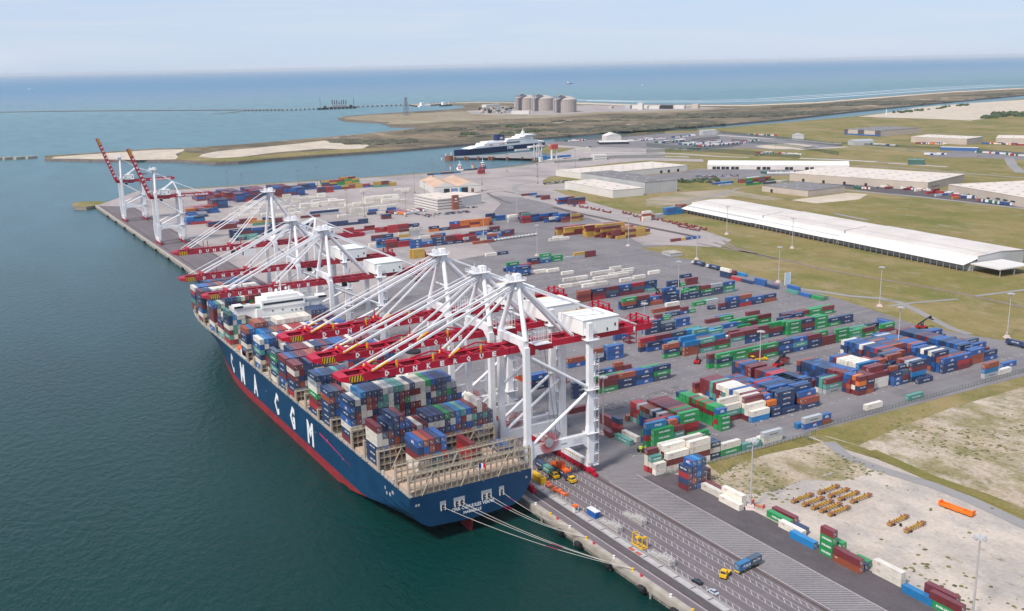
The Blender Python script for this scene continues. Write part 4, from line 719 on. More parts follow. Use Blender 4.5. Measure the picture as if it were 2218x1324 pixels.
mb = MB(); put_text(mb, 'CMA CGM JULES VERNE', (CX, YS-.05, 6.9), 1.45, '-y', 19.5, 0, .03); put_text(mb, 'MARSEILLE', (CX-.3, YS-.05, 4.9), 1.15, '-y', 8.2, 0, .03); rel(mb).build('stern_lettering', LETW, ship)
mb = MB(); mb.add([(SX0-.05, 432, 12.3), (SX0-.05, 432, 11.4), (SX0-.05, 390, 8.6)], [(0, 1, 2)])
mb.add([(CX-hb(652, 12)-.08, 652, 12.6), (CX-hb(625, 9.5)-.08, 625, 9.5), (CX-hb(625, 10.4)-.08, 625, 10.3)], [(0, 1, 2)]); rel(mb).build('pink_stripe', mat('stripe_pink', (0.60, 0.02, 0.11), 0.5), ship)
for x, w1, hh in ((-42.6, 2.6, 3.6), (-35.4, 5.0, 3.6), (-23.0, 4.8, 3.6), (-16.0, 2.3, 3.6)):
    mb = MB(); mb.box(x-w1/2, x+w1/2, YS-.04, YS+.3, 9.0, 9.0+hh); mb.build
    for j in range(1 if w1 < 3 else 2): xx = x+(0 if w1 < 3 else (j*2-1)*1.1); mb.box(xx-.8, xx+.8, YS-.07, YS, 9.2, 10.9, 1); mb.box(xx-1.0, xx-.75, YS-.3, YS, 8.6, 11.1, 2); mb.box(xx+.75, xx+1.0, YS-.3, YS, 8.6, 11.1, 2)
    rel(mb).build('mooring_port', [mat('port_recess', (0.33, 0.34, 0.35), 0.6), DARK, WHITE], ship)
mb = MB()
for yy, zz, q in ((349, 11.2, 1.6), (352.5, 10.6, 1.2), (346, 13, 1.8), (354, 12.4, 1)): mb.box(SX0-.12, SX0+.1, yy, yy+q, zz, zz+1.3)
for xx, zz in ((-54.5, 13), (-53.4, 13), (-4.6, 13.3)): mb.box(xx, xx+.8, YS-.08, YS, zz, zz+.9)
for yy, zz in ((402, 8.5), (421, 11.5), (438, 10), (604, 12), (516, 9)): mb.box(SX0-.06, SX0, yy, yy+.4, zz, zz+.9)
rel(mb).build('fairlead', GREY, ship)
mb = MB(); mb.add([(CX-.5, 331.5, 2.2), (CX-.5, 339, 1), (CX-.5, 343, -7), (CX-.5, 334, -7), (CX+.5, 331.5, 2.2), (CX+.5, 339, 1), (CX+.5, 343, -7), (CX+.5, 334, -7)], [(0, 3, 2, 1), (4, 5, 6, 7), (0, 4, 7, 3), (3, 7, 6, 2)]); rel(mb).build('rudder', HULLR, ship)
mb = MB(); mb.tube((CX+3, 331, DK), (CX+3, 331, DK+8), .08, 5); fl = rel(mb).build('flag_pole', WHITE, ship)
mb = MB()
for i, k in enumerate((0, 1, 2)): mb.quad([(CX+3.1+i*.9, 331, DK+5.6-i*.15), (CX+3.1+(i+1)*.9, 330.8-i*.2, DK+5.4-i*.15), (CX+3.1+(i+1)*.9, 330.8-i*.2, DK+7.4-i*.15), (CX+3.1+i*.9, 331, DK+7.6-i*.15)], k)
rel(mb).build('flag', [mat('flag_blue', (0.01, 0.02, 0.2), .7), LETW, mat('flag_red', (0.6, 0.01, 0.02), .7)], fl)

# ------------------------------------------------------------ the cargo
random.seed(11)
ZC = DK+1.35; TH = 2.93
BAYNAME = {'A': 'aftmost loaded bay', 'B1': 'second bay from the stern', 'B2': 'tall bay before the funnel', 'B3': 'bay ahead of the funnel', 'B4': 'bay above the letter M', 'B5': 'bay above the letter G', 'B6': 'bay ahead of letter G',
  'B7': 'bay above second letter C', 'B7b': 'bay behind letter A', 'B8': 'bay above letter A', 'B8b': 'bay above first letter M', 'B9': 'bay just aft of the bridge tower', 'B10': 'bay just ahead of the bridge', 'C1': 'second bay ahead of the bridge', 'B11': 'third bay ahead of the bridge', 'C2': 'fourth bay ahead of the bridge', 'B12': 'fifth bay ahead of the bridge', 'C3': 'sixth bay ahead of the bridge', 'B13': 'second bay from the bow', 'C4': 'foremost bay at the bow'}
PAL = 'NNNNBMMMMOOTWWSDRGCD'
def bay(y, nm, spec):
    """spec: (column, tiers, top letters downward)"""
    H = {c: t for c, t, s in spec}
    for c, t, s in spec:
        for i in range(t):
            k = t-1-i; code = s[k] if k < len(s) else random.choice(PAL)
            C_add(code, 12.19, SX0+.9+COLW*c+CW/2, y+6.1, ZC+i*TH, pi/2, (NTH[c]+' row from port side', '', BAYNAME[nm]), i, t, i == t-1, True, 2.88)
def cols(tops, tiers, c0=0, extra=None):
    out_ = []
    for i, (s, t) in enumerate(zip(tops, tiers)): out_.append((c0+i, t, (extra or {}).get(c0+i, s)))
    return out_
bay(346, 'A', cols('BOMDB', [5]*5, 4, {4: 'BNMWW', 5: 'OBOS', 6: 'MOND', 7: 'NMBT', 8: 'BBRM'})+[(9, 2, 'DD'), (10, 2, 'DN'), (13, 3, 'MR'), (14, 2, 'MN'), (19, 1, 'N'), (20, 1, 'B')])
bay(363, 'B1', [(0, 6, 'MWWNNN'), (1, 5, 'DWBND'), (2, 6, 'NONPX'.replace('P', 'M').replace('X', 'O')), (3, 7, 'NDNOMM'), (4, 7, 'MBMDNN'), (5, 6, 'BNMMB'), (6, 5, 'MMN'), (7, 5, 'WNM'), (8, 5, 'MDN')]
    + cols('NNNGDCTBM', [6]*9, 9, {9: 'NWDMN', 10: 'NWMDM', 11: 'NWNNM', 12: 'GNNMN', 13: 'DWBMB', 14: 'CBMBM', 15: 'TMNMN', 16: 'BWBOM', 17: 'MTDSN'})+[(18, 7, 'WWNMBW'), (19, 6, 'OTMWS'), (20, 5, 'DDWOM')])
bay(392, 'B2', [(0, 7, 'NBNBWNM'), (1, 7, 'WDMMW'), (2, 8, 'CNWWS'), (3, 8, 'NOOWNM'), (4, 8, 'NMMNMN'), (5, 8, 'NDTNNM'), (6, 8, 'WTTNNM'), (7, 8, 'SWWWNT'), (8, 8, 'TNNTMM'), (9, 8, 'TMMMMN'), (10, 8, 'WMGNND'), (11, 8, 'NMSMMN'), (12, 8, 'WMWMMO'), (13, 8, 'WWWWM'), (14, 8, 'GSNBT'), (15, 8, 'BMWNM'), (16, 8, 'NNTMM'), (17, 8, 'NDDMN'), (18, 8, 'BSGBM'), (19, 7, 'SNNMN'), (20, 6, 'WBRMN')])
bay(417.4, 'B3', [(0, 6, 'NONNNN'), (1, 6, 'DBNB'), (2, 6, 'MNM')]+[(c, random.choice((5, 5, 6)), random.choice('NNMBDW')) for c in range(3, 12)]+[(c, 5, 'NWMBW'[c % 5]) for c in range(12, 21)])
bay(434.5, 'B4', [(0, 7, 'NSWGMRN'), (1, 7, 'BNM'), (2, 7, 'NNM'), (3, 7, 'NM'), (4, 7, 'TN'), (5, 7, 'NM'), (6, 7, 'NN'), (7, 6, 'N'), (8, 6, 'N')]+[(c, random.choice((5, 6)), 'WOMNSRMBGNMM'[c-9]) for c in range(9, 21)])
bay(452, 'e', []) ; BAYNAME['e'] = 'half empty bay'
bay(452, 'e', [(c, 3, random.choice('MNWS')) for c in range(6, 19)])
bay(467, 'B5', [(0, 6, 'MWMNNR'), (1, 6, 'MMNO'), (2, 5, 'NN'), (3, 6, 'NDW'), (4, 6, 'NWW'), (5, 6, 'DWW')]+[(c, random.choice((5, 6)), 'DMONSBMBNMOMMBN'[c-6]) for c in range(6, 21)])
bay(481, 'B6', [(0, 6, 'MNNMBN'), (1, 6, 'BN'), (2, 6, 'NNM'), (3, 6, 'MM'), (4, 6, 'MO'), (5, 6, 'OM'), (6, 6, 'OM')]+[(c, random.choice((5, 6)), 'WNMBBMWMMMONBON'[c-7]) for c in range(7, 21)])
bay(495.4, 'B7', [(0, 6, 'DGNTNW'), (1, 5, 'WN'), (2, 5, 'NTN'), (3, 6, 'NN'), (4, 6, 'MM'), (5, 6, 'MN'), (6, 6, 'MO')]+[(c, 6, 'WNNMNBBBMWMMMMB'[c-7]) for c in range(7, 21)])
bay(510, 'B7b', [(c, 4, random.choice('NDNB')) for c in range(1, 4)]+[(c, 5, 'WNNMNNWBMWMMMMWBNO'[c-4]) for c in range(4, 21)])
bay(524.6, 'B8', [(0, 6, 'WBTNWB'), (1, 6, 'CWN'), (2, 6, 'BNN'), (3, 6, 'NN'), (4, 6, 'WW'), (5, 6, 'BW')]+[(c, 6, 'MWRRWRWBBMNSWBCN'[c-6]) for c in range(6, 21)])
bay(538, 'B8b', [(1, 5, 'BN'), (2, 6, 'CC'), (3, 6, 'BB'), (4, 6, 'DN'), (5, 6, 'OM')]+[(c, 6, 'MRWRRRWBWNNWNBBWB'[c-6]) for c in range(6, 21)])
bay(551, 'B9', [(0, 6, 'ONNWNM'), (1, 6, 'CNBMW'), (2, 7, 'OMO'), (3, 7, 'ON'), (4, 7, 'MN'), (5, 6, 'DN'), (6, 6, 'DB')]+[(c, 7, 'WN' if c < 15 else 'N') for c in range(7, 15)]+[(c, 8, 'NM') for c in range(15, 19)]+[(19, 7, 'M'), (20, 6, 'M')])
bay(588, 'B10', [(0, 7, 'TNNWMTR'), (1, 6, 'CSTTW'), (2, 6, 'WCSWM'), (3, 6, 'WWMTS'), (4, 6, 'MTMCM')]+[(c, 6, 'DWMNTDMSNWMNDTMW'[c-5]) for c in range(5, 21)])
bay(603.5, 'C1', [(0, 4, 'NMWT'), (1, 5, 'W'), (2, 5, 'N'), (3, 6, 'W')]+[(c, 6, 'NDTWOMMNNMMWNBMSN'[c-4]) for c in range(4, 20)])
bay(624, 'B11', [(0, 6, 'BMMMWB'), (1, 6, 'TWS'), (2, 6, 'WN'), (3, 7, 'ND'), (4, 7, 'BN')]+[(c, 7, 'NTWOMMMONWMMBNMB'[c-5]) for c in range(5, 19)])
bay(638.5, 'C2', [(c, 7, 'NNDDTTWOMMMNMWNBMB'[c-1]) for c in range(1, 18)])
bay(653, 'B12', [(0, 7, 'MNNMBW'), (1, 7, 'N')]+[(c, 7, 'NWWWWWWWWWWWWNMWM'[c-2]) for c in range(2, 17)])
bay(667.5, 'C3', [(1, 6, 'BN')]+[(c, 6, 'BWWWWWWNNMWNN'[c-2]) for c in range(2, 15)])
bay(683, 'B13', [(1, 6, 'WRNTMM'), (2, 6, 'BN'), (3, 6, 'BN'), (4, 6, 'BN'), (5, 6, 'MM')]+[(c, 6, 'NOONNNBBNN'[c-6]) for c in range(6, 16)])
bay(697.6, 'C4', [(c, 6, 'NBMNNMMNBN'[c-5]) for c in range(5, 14)])

# choose the 300 that show largest; they become things of their own, the rest one mesh
def show(c):
    code, Ln, x, y, z, rz, pl, tier, nt_, top, front, H = c
    p = Vector((x, y, z+H/2)); d2 = (p-CAMP).length_squared
    v = cam.matrix_world.inverted() @ p
    if -v.z <= 0 or abs(v.x/-v.z*F_PX) > 1109 or abs(v.y/-v.z*F_PX) > 662: return 0
    a = 0
    if top: a += Ln*CW*(CH-z)/math.sqrt(d2)
    if rz == 0:
        if front: a += Ln*H*.9
        a += CW*H*.35*(1 if front or top else .4)
    else:
        port = pl[0].startswith('first row') or not pl[0]
        if port: a += Ln*H*.6
        a += CW*H*.85*(1 if y < 440 or nt_-tier <= 2 else .3)
    return a/d2
idx = sorted(range(len(CONTS)), key=lambda i: -show(CONTS[i])); big = set(idx[:300])
seen = {}
rest = MB(); rmats = [CMI[k] for k in CODES]+[LETW, REDL, BAR]; RI = {k: i for i, k in enumerate(CODES)}
GN = 'shipping containers on the ship and in the yard'
for i, c in enumerate(CONTS):
    code, Ln, x, y, z, rz, pl, tier, nt_, top, front, H = c
    if i in big:
        key = (code, Ln, H)
        if key not in _cm: _cm[key] = cont_meshes(code, Ln, H)
        bm_, dm, tm = _cm[key]; o = bpy.data.objects.new('shipping_container', bm_); COL.objects.link(o); o.location = (x, y, z); o.rotation_euler = (0, 0, rz)
        d = bpy.data.objects.new('door', dm); COL.objects.link(d); d.parent = o
        if tm: q = bpy.data.objects.new('lettering', tm); COL.objects.link(q); q.parent = o
        tw = 'top' if (tier == nt_-1 and nt_ > 1) else ('' if nt_ == 1 else ORD[tier])
        col = CC[code][0]; sz = 'short ' if Ln < 8 else ''
        if z > 10 or rz == 0 and pl[0]:
            parts = [f'{sz}{col} container', (tw+(' tier' if tw else '')), pl[0], pl[1] if rz == 0 else '', pl[2]]
        else: parts = [f'{sz}{col} container', (tw+(' of its stack' if tw else '')), pl[2]]
        lab = ', '.join(p for p in parts if p)
        ws = lab.split()
        lab = ' '.join(ws[:16]); n = seen.get(lab, 0); seen[lab] = n+1
        if n: lab = ' '.join((lab+(', one farther back' if n == 1 else ', %s one back' % NTH[n])).split()[-16:])
        tag(o, lab, 'container', GN)
    else:
        if rz: rest.box(x-CW/2, x+CW/2, y-Ln/2, y+Ln/2, z, z+H-.05, RI[code])
        else: rest.box(x-Ln/2, x+Ln/2, y-CW/2, y+CW/2, z, z+H-.05, RI[code])
        d2 = (Vector((x, y, z))-CAMP).length
        if rz and (y < 470 or top) and random.random() < .8:          # lock rods and placards on the door ends
            for q in (-.8, -.33, .33, .8): rest.box(x+q-.03, x+q+.03, y-Ln/2-.05, y-Ln/2, z+.2, z+H-.2, len(CODES)+2)
            rest.quad([(x+.42, y-Ln/2-.06, z+1.4), (x+.75, y-Ln/2-.06, z+1.4), (x+.75, y-Ln/2-.06, z+1.8), (x+.42, y-Ln/2-.06, z+1.8)], len(CODES))
        if front and rz == 0 and d2 < 1150 and code in 'NGBTW':
            for wd, h, ox, zz, m_, wid in letters(code, Ln, H): put_text(rest, wd, (x+ox, y-CW/2-.03, z+zz), h*1.1, '-y', wid, len(CODES)+(1 if m_ is REDL else 0), .04)
        if rz and pl[0].startswith('first row'):
            for wd, h, ox, zz, m_, wid in letters(code, Ln, H): put_text(rest, wd, (x-CW/2-.03, y+ox, z+zz), h*1.1, '-x', wid, len(CODES)+(1 if m_ is REDL else 0), .04)
tag(rest.build('shipping_containers', rmats), 'the many smaller stacked containers of the ship and yard', 'containers', GN, 'stuff')
print('containers', len(CONTS), 'rest faces', len(rest.f))

# ------------------------------------------------------------ ship-to-shore cranes
REEL = mat('reel_red', (0.42, 0.05, 0.05), 0.6)
def crane(yc, zb, tip, back, apex, label, style='A', landx=38.2, num=None, raised=False, trolley=-20, word='DUNKERQUE'):
    red = CRR if style == 'A' else CRR2
    t = empty('quay_crane', label, 'crane', (5.8, yc, 0), 0, 'white and red ship-to-shore cranes along the quay'); X = lambda x: x-5.8
    hy = 11.0 if style != 'D' else 9.0; sx, lx = 6.0, landx; bw = 1.45 if style == 'A' else 1.2; gy = 4.5 if style == 'A' else 3.6
    def part(mb, name, m): mb.v = [(a-5.8, b, c) for a, b, c in mb.v]; return mb.build(name, m, t)
    for x in (sx, lx):                                                    # bogies and sill beams
        mb = MB(); mb.box(x-.8, x+.8, -hy-3.5, hy+3.5, 1.5, 3.0)
        for k in range(8):
            y = -hy-4.6+k*(2*hy+7)/7.0; mb.box(x-.6, x+.6, y-.2, y+2.6, .45, 1.7); mb.tube((x-.35, y+.5, .5), (x+.35, y+.5, .5), .5, 8); mb.tube((x-.35, y+1.9, .5), (x+.35, y+1.9, .5), .5, 8)
        mb.box(x-.9, x+.9, -hy-5.3, -hy-4.3, .3, 1.6); part(mb, 'bogie', red)
        mb = MB(); mb.box(x-.9, x+.9, -hy, hy, 3.2, 6.2); s = part(mb, 'sill_beam', CRW)
        mb = MB()
        for k in range(12): y = -hy+1.4+k*(2*hy-2.8)/11; mb.add([(X(x-.93), y, 5.3), (X(x-.93), y+.7, 5.3), (X(x-.93), y+1.1, 6.1), (X(x-.93), y+.4, 6.1)], [(0, 1, 2, 3)][0:1], 0)
        mb.build('warning_stripe', YEL, s)
    topz = zb+3.5
    for x in (sx, lx):
        for s in (-1, 1):
            mb = MB(); zt = topz if x == sx else zb+(9.5 if style != 'D' else 4.5); y = s*hy; zp = 15.3
            mb.beam((x, y, 5.5), (x, y, zp), 2.2, 2.9, 0, 3.4, 2.7); mb.beam((x, y, zp), (x, y, zp+4.5), 3.4, 2.7, 0, 3.2, 2.7); mb.beam((x, y, zp+4.5), (x, y, zp+8), 3.2, 2.7, 0, 2.5, 2.4); mb.beam((x, y, zp+8), (x, y, zt), 2.5, 2.4, 0, 2.3, 2.3)
            part(mb, 'leg', CRW)
    for s in (-1, 1):                                                     # portal ties and braces
        mb = MB(); y = s*hy; zp = 15.3 if style != 'D' else 17
        mb.box(sx+1.2, lx-1.2, y-.95, y+.95, zp, zp+4.3 if style == 'A' else zp+2.6)
        for a, b in ((sx+1.0, 1), (lx-1.0, -1)): mb.add([(a, y-.9, zp), (a+b*3.2, y-.9, zp), (a, y-.9, zp-3.2), (a, y+.9, zp), (a+b*3.2, y+.9, zp), (a, y+.9, zp-3.2)], [(0, 1, 2), (3, 5, 4), (1, 4, 5, 2)])
        for hgt in (.6, 1.1): mb.beam((sx+1.2, y-.9, zp+4.3+hgt), (lx-1.2, y-.9, zp+4.3+hgt), .08, .08)
        for k in range(12): xx = sx+1.5+k*(lx-sx-3)/11; mb.box(xx, xx+.08, y-.94, y-.86, zp+(4.3 if style == 'A' else 2.6), zp+5.4)
        part(mb, 'portal_beam', CRW)
        mb = MB(); zu = zb-1.2; zm = zb*.685
        mb.tube((sx+2.0, y, zu), (lx-1.6, y, zm), .72, 10); mb.tube((lx-1.6, y, zm-2.8), (sx+2.0, y, zp+4.5), .72, 10)
        part(mb, 'brace', CRW)
    mb = MB(); mb.box(sx-1.2, sx+1.2, -hy, hy, topz, topz+3.2)            # cross girders over the boom
    for s in (-1, 1): mb.add([(sx-1.1, s*hy, topz), (sx-1.1, s*(hy-5), topz), (sx-1.1, s*hy, topz-4.5), (sx+1.1, s*hy, topz), (sx+1.1, s*(hy-5), topz), (sx+1.1, s*hy, topz-4.5)], [(0, 1, 2), (3, 5, 4), (1, 4, 5, 2)])
    part(mb, 'sea_cross_girder', CRW)
    mb = MB(); mb.box(lx-1.2, lx+1.2, -hy, hy, topz, topz+2.6); part(mb, 'land_cross_girder', CRW)
    # A-frame
    ax = 8.2; az = apex-1.5; mb = MB()
    for s in (-1, 1): mb.tube((sx, s*(hy-.3), topz+2.5), (ax, s*1.7, az), 1.15, 10, 0, .95)
    mb.box(ax-1.4, ax+1.4, -3, 3, az-1, az+1.6); mb.beam((sx+.9, -hy*.45, (topz+az)/2), (sx+.9, hy*.45, (topz+az)/2), .6, .6)
    part(mb, 'mast_leg', CRW)
    mb = MB()
    if style != 'D':
        for s in (-1, 1): mb.tube((ax+.6, s*2, az), (lx-4.5, s*gy, zb+3), .8 if style != 'C' else .55, 8)
    if style in 'CD':
        mx_ = 39.5 if style == 'C' else 26.5; mz = 73.5 if style == 'C' else 65
        for s in (-1, 1): mb.tube((lx, s*hy*.9, zb+4), (mx_, s*1.5, mz), .6, 8); mb.tube((ax, s*1.5, az), (mx_, s*1.5, mz), .42, 6); mb.tube((mx_, s*1.5, mz), (back-9, s*gy, zb+2.5), .42, 6); mb.tube((mx_, s*1.5, mz), (sx, s*4, zb+3), .6, 8)
    part(mb, 'back_brace', CRW)
    mb = MB()                                                             # platform and sheaves at the apex
    mb.box(ax-6, ax+2.6, -4.2, 4.2, az+1.6, az+1.8)
    for a, b, c, d in ((-6, 2.6, -4.2, -4.2), (-6, 2.6, 4.2, 4.2), (-6, -6, -4.2, 4.2), (2.6, 2.6, -4.2, 4.2)):
        for hgt in (.6, 1.2): mb.beam((ax+a, c, az+1.8+hgt), (ax+b, d, az+1.8+hgt), .1, .1)
    for k in range(5):
        for y in (-4.2, 4.2): mb.box(ax-6+k*2.1, ax-5.9+k*2.1, y-.05, y+.05, az+1.8, az+3.1)
    for y in (-2, -.7, .7, 2): mb.tube((ax-3, y-.2, az+3), (ax-3, y+.2, az+3), 1.1, 10); mb.tube((ax+.6, y-.2, az+2.6), (ax+.6, y+.2, az+2.6), .9, 10)
    mb.box(ax-1, ax+1.8, -1.5, 1.5, az+1.8, az+4.2); mb.beam((ax-4, -1.2, az+1.8), (ax-4, -1.2, az+6), .2, .2)
    part(mb, 'apex_platform', CRW)
    if style != 'D':
        mb = MB(); so = -60.6+(tip+74) if style != 'C' else tip+9; si = -26.9 if style != 'C' else -24
        for s in (-1, 1):
            for e in ((0, .25) if style != 'C' else (0,)): mb.tube((ax-.8, s*1.7, az+e*3), (so, s*gy, zb+3.1+e*2), .34, 6)
            for e in ((0, .25) if style != 'C' else (0,)): mb.tube((ax-.8, s*1.4, az-.5+e*3), (si, s*gy, zb+3.1+e*2), .30, 6)
            if style != 'C': mb.tube((ax+.8, s*1.4, az+.5), (back-9, s*gy, zb+3.2), .34, 6); mb.tube((ax+.8, s*2.3, az+.1), (back-9, s*gy, zb+2.8), .26, 6)
        mb.tube((ax-4, 0, az+2), (tip+6, 0, zb+4), .08, 4); mb.tube((ax-4, .8, az+2), (tip+6, .8, zb+4), .08, 4)
        part(mb, 'stay', CRW)
        if style == 'A':
            mb = MB()
            for s in (-1, 1): mb.tube((so+7, s*gy*.97, zb+6.0), (so-.4, s*gy, zb+2.9), .5, 6); mb.tube((si+5, s*gy*.96, zb+6.2), (si-.4, s*gy, zb+2.9), .45, 6)
            for x in (-50, -34, -12): mb.box(x-.3, x+.3, -gy-.3, -gy+.3, zb+2.8, zb+6)
            for x in (20, 44): mb.box(x-2, x+2, -gy-.4, -gy+.4, zb+2.9, zb+3.4)
            part(mb, 'stay_link', YEL)
    # boom and girder
    d = 2.75; hx = 1.2
    def girders(mb, xa, xb, z0, f=lambda p: p):
        q = MB()
        for s in (-1, 1):
            q.box(xa, xb, s*gy-bw/2, s*gy+bw/2, z0, z0+d)
            for hgt in (.55, 1.1): q.beam((xa, s*(gy+bw/2-.05), z0+d+hgt), (xb, s*(gy+bw/2-.05), z0+d+hgt), .07, .07)
            n = int(abs(xb-xa)/2.2)
            for k in range(n+1): xx = xa+(xb-xa)*k/n; q.box(xx-.04, xx+.04, s*(gy+bw/2)-.09, s*(gy+bw/2)-.01, z0+d, z0+d+1.1)
        n = max(2, int(abs(xb-xa)/7.5))
        for k in range(n+1): xx = xa+(xb-xa)*k/n; q.box(xx-.45, xx+.45, -gy+bw/2, gy-bw/2, z0+.5, z0+d-.4)
        q.box(xa, xb, gy-bw/2-1.3, gy-bw/2, z0+d-.25, z0+d-.1)
        mb.merge(q, f)
    if not raised:
        mb = MB(); girders(mb, tip+3.5, hx, zb)
        mb.add([(tip, -gy+.6, zb+1), (tip, gy-.6, zb+1), (tip, gy-.6, zb+2.4), (tip, -gy+.6, zb+2.4), (tip+3.6, -gy-bw/2, zb), (tip+3.6, gy+bw/2, zb), (tip+3.6, gy+bw/2, zb+d), (tip+3.6, -gy-bw/2, zb+d)], [(0, 3, 2, 1), (0, 1, 5, 4), (3, 7, 6, 2), (0, 4, 7, 3), (1, 2, 6, 5)])
        if style == 'A':                                                  # raised struts on the boom
            for a, b, c in ((tip+10, -47, zb+5.0), (-40, -22, zb+5.2), (-18, -1, zb+5.6)):
                for s in (-1, 1): mb.beam((a, s*gy, zb+d), ((a+b)/2, s*gy, c-.9), .5, .5); mb.beam(((a+b)/2, s*gy, c-.9), (b, s*gy, zb+d), .5, .5)
            for x in (so+1, si+1):
                mb.box(x-1.6, x+1.6, -gy-1, gy+1, zb+d, zb+d+.4)
                for k in range(6): mb.box(x-1.6+k*.6, x-1.5+k*.6, -gy-1, -gy-.9, zb+d, zb+d+2.4); mb.box(x-1.6+k*.6, x-1.5+k*.6, gy+.9, gy+1, zb+d, zb+d+2.4)
                mb.tube((x, -gy, zb+d+1.3), (x, gy, zb+d+1.3), .7, 8)
        else:
            for x in (so+1, si+1): mb.box(x-1, x+1, -gy-.8, gy+.8, zb+d, zb+d+1.8)
        for x in (tip+22, tip+25, tip+48): mb.box(x-.2, x+.2, gy-.2, gy+.2, zb+d, zb+d+4.5)
        bo = part(mb, 'boom', red); mb = MB(); yy = -gy-bw/2-.03
        x0, st = (-54.5, 6.05) if style != 'C' else (-44.5, 4.7)
        for i, ch in enumerate(word): put_text(mb, ch, (x0+i*st, yy, zb+.45), 2.0, '-y', 1.9 if ch != 'U' else 1.8, 0, .05)
        mb.v = [(X(a), b, c) for a, b, c in mb.v]; mb.build('boom_lettering', LETW, bo)
        mb = MB(); xs = tip+3.7; q = [(xs, yy, zb+.15), (xs+5.6, yy, zb+.15), (xs+5.6, yy, zb+d-.15), (xs, yy, zb+d-.15)]; mb.quad(q)
        for k in range(5): mb.quad([(xs+k*1.15, yy-.02, zb+.15), (xs+k*1.15+.5, yy-.02, zb+.15), (xs+k*1.15+1.0 if k < 4 else xs+5.6, yy-.02, zb+d-.15), (xs+k*1.15+.5, yy-.02, zb+d-.15)], 1)
        mb.v = [(X(a), b, c) for a, b, c in mb.v]; mb.build('tip_stripe', [YEL, LETB], bo)
    else:
        ang = math.atan2(102-zb-1, 17.5); Ln = math.hypot(17.5, 102-zb-1); ca, sa = cos(ang), sin(ang)
        def f(p): a = hx-p[0]; c = p[2]-zb; return (hx-a*ca+c*sa, p[1], zb+a*sa+c*ca)
        mb = MB(); girders(mb, hx-Ln, hx, zb, f)
        q = MB(); q.box(hx-28, hx-26, -gy, gy, zb+d, zb+d+.8); q.beam((hx-27, -gy, zb+d), (hx-25, -gy, zb+d+6), .5, .5); q.beam((hx-27, gy, zb+d), (hx-25, gy, zb+d+6), .5, .5); mb.merge(q, f)
        bo = part(mb, 'boom', red); mb = MB(); yy = -gy-bw/2-.03; q = MB()
        for i, ch in enumerate(word): put_text(q, ch, (hx-Ln+11+i*4.6, yy, zb+.45), 2.0, '-y', 1.9, 0, .05)
        mb.merge(q, f); mb.v = [(X(a), b, c) for a, b, c in mb.v]; mb.build('boom_lettering', LETW, bo)
        mb = MB(); q = MB(); xs = hx-Ln+.2; q.quad([(xs, yy, zb+.1), (xs+7, yy, zb+.1), (xs+7, yy, zb+d-.1), (xs, yy, zb+d-.1)])
        for k in range(5): q.quad([(xs+.3+k*1.3, yy-.03, zb+.1), (xs+.8+k*1.3, yy-.03, zb+.1), (xs+1.3+k*1.3, yy-.03, zb+d-.1), (xs+.8+k*1.3, yy-.03, zb+d-.1)], 1)
        mb.merge(q, f); mb.v = [(X(a), b, c) for a, b, c in mb.v]; mb.build('tip_stripe', [YEL, LETB], bo)
    mb = MB(); girders(mb, hx+.4, back-1.5, zb-.02)
    mb.box(back-1.5, back, -gy-.5, gy+.5, zb+.2, zb+d); mb.box(back, back+1.6, -gy, gy, zb+.6, zb+.8)
    if style in 'AB':
        for x in (back-5.5, back-2):
            for s in (-1, 1): mb.box(x-.35, x+.35, s*gy-.3, s*gy+.3, zb+d, zb+d+3.2); mb.beam((x, s*gy, zb+d+2.8), (x-4, s*gy, zb+d), .25, .25)
            mb.box(x-.2, x+.2, -gy, gy, zb+d+2.6, zb+d+3.0)
        mb.box(back-18, back-1, -gy-.2, -gy, zb+d+2.0, zb+d+2.1); mb.box(back-18, back-1, gy, gy+.2, zb+d+2.0, zb+d+2.1)
        for x in (back-11, back-7):                                       # hanging access frame
            for s in (-2.2, 2.2): mb.beam((x, s, zb), (x, s, zb-6.5), .22, .22)
        for z in (-2.2, -4.4, -6.5): mb.box(back-11, back-7, -2.3, 2.3, zb+z-.1, zb+z)
        mb.beam((back-7, 2.2, zb-6.5), (back-15, 2.2, zb-4.2), .25, .25)
        mb.beam((back-7, -2.2, zb-6.5), (back-15, -2.2, zb-4.2), .25, .25)
    gi = part(mb, 'girder', red)
    mb = MB()
    if num: put_text(mb, num, (back-10.5, -gy-bw/2-.03, zb+.35), 2.2, '-y', 1.4, 0, .05)
    if style == 'D': put_text(mb, 'TERMINAL DES FLANDRES', (back-17, -gy-bw/2-.03, zb+.6), 1.6, '-y', 25, 0, .05)
    if mb.v: mb.v = [(X(a), b, c) for a, b, c in mb.v]; mb.build('girder_lettering', LETW, gi)
    # machine house
    if style in 'AB': a, b, z0, z1, ya, yb = (36.5, 55.4, zb+3.3, zb+10, -8.5, 8.5)
    elif style == 'C': a, b, z0, z1, ya, yb = (39, 52, zb+3.2, zb+8.5, -5.5, 5.5)
    else: a, b, z0, z1, ya, yb = (12, 22, zb+3.3, zb+8.8, -5, 5)
    mb = MB(); mb.box(a, b, ya, yb, z0, z1); mb.box(a-.25, b+.25, ya-.25, yb+.25, z1, z1+.25)
    for k in range(10): xx = a+(b-a)*(k+.5)/10; mb.box(xx-.05, xx+.05, ya-.06, ya, z0, z1)
    mh = part(mb, 'machine_house', SHIPW)
    mb = MB(); mb.box(b-2.2, b-1.4, ya-.12, ya-.07, z0+2.2, z0+3.6); mb.box(b-6.4, b-5.7, ya-.12, ya-.07, z0+.6, z0+2.0)
    mb.v = [(X(p), q, r) for p, q, r in mb.v]; mb.build('window', GLASS, mh)
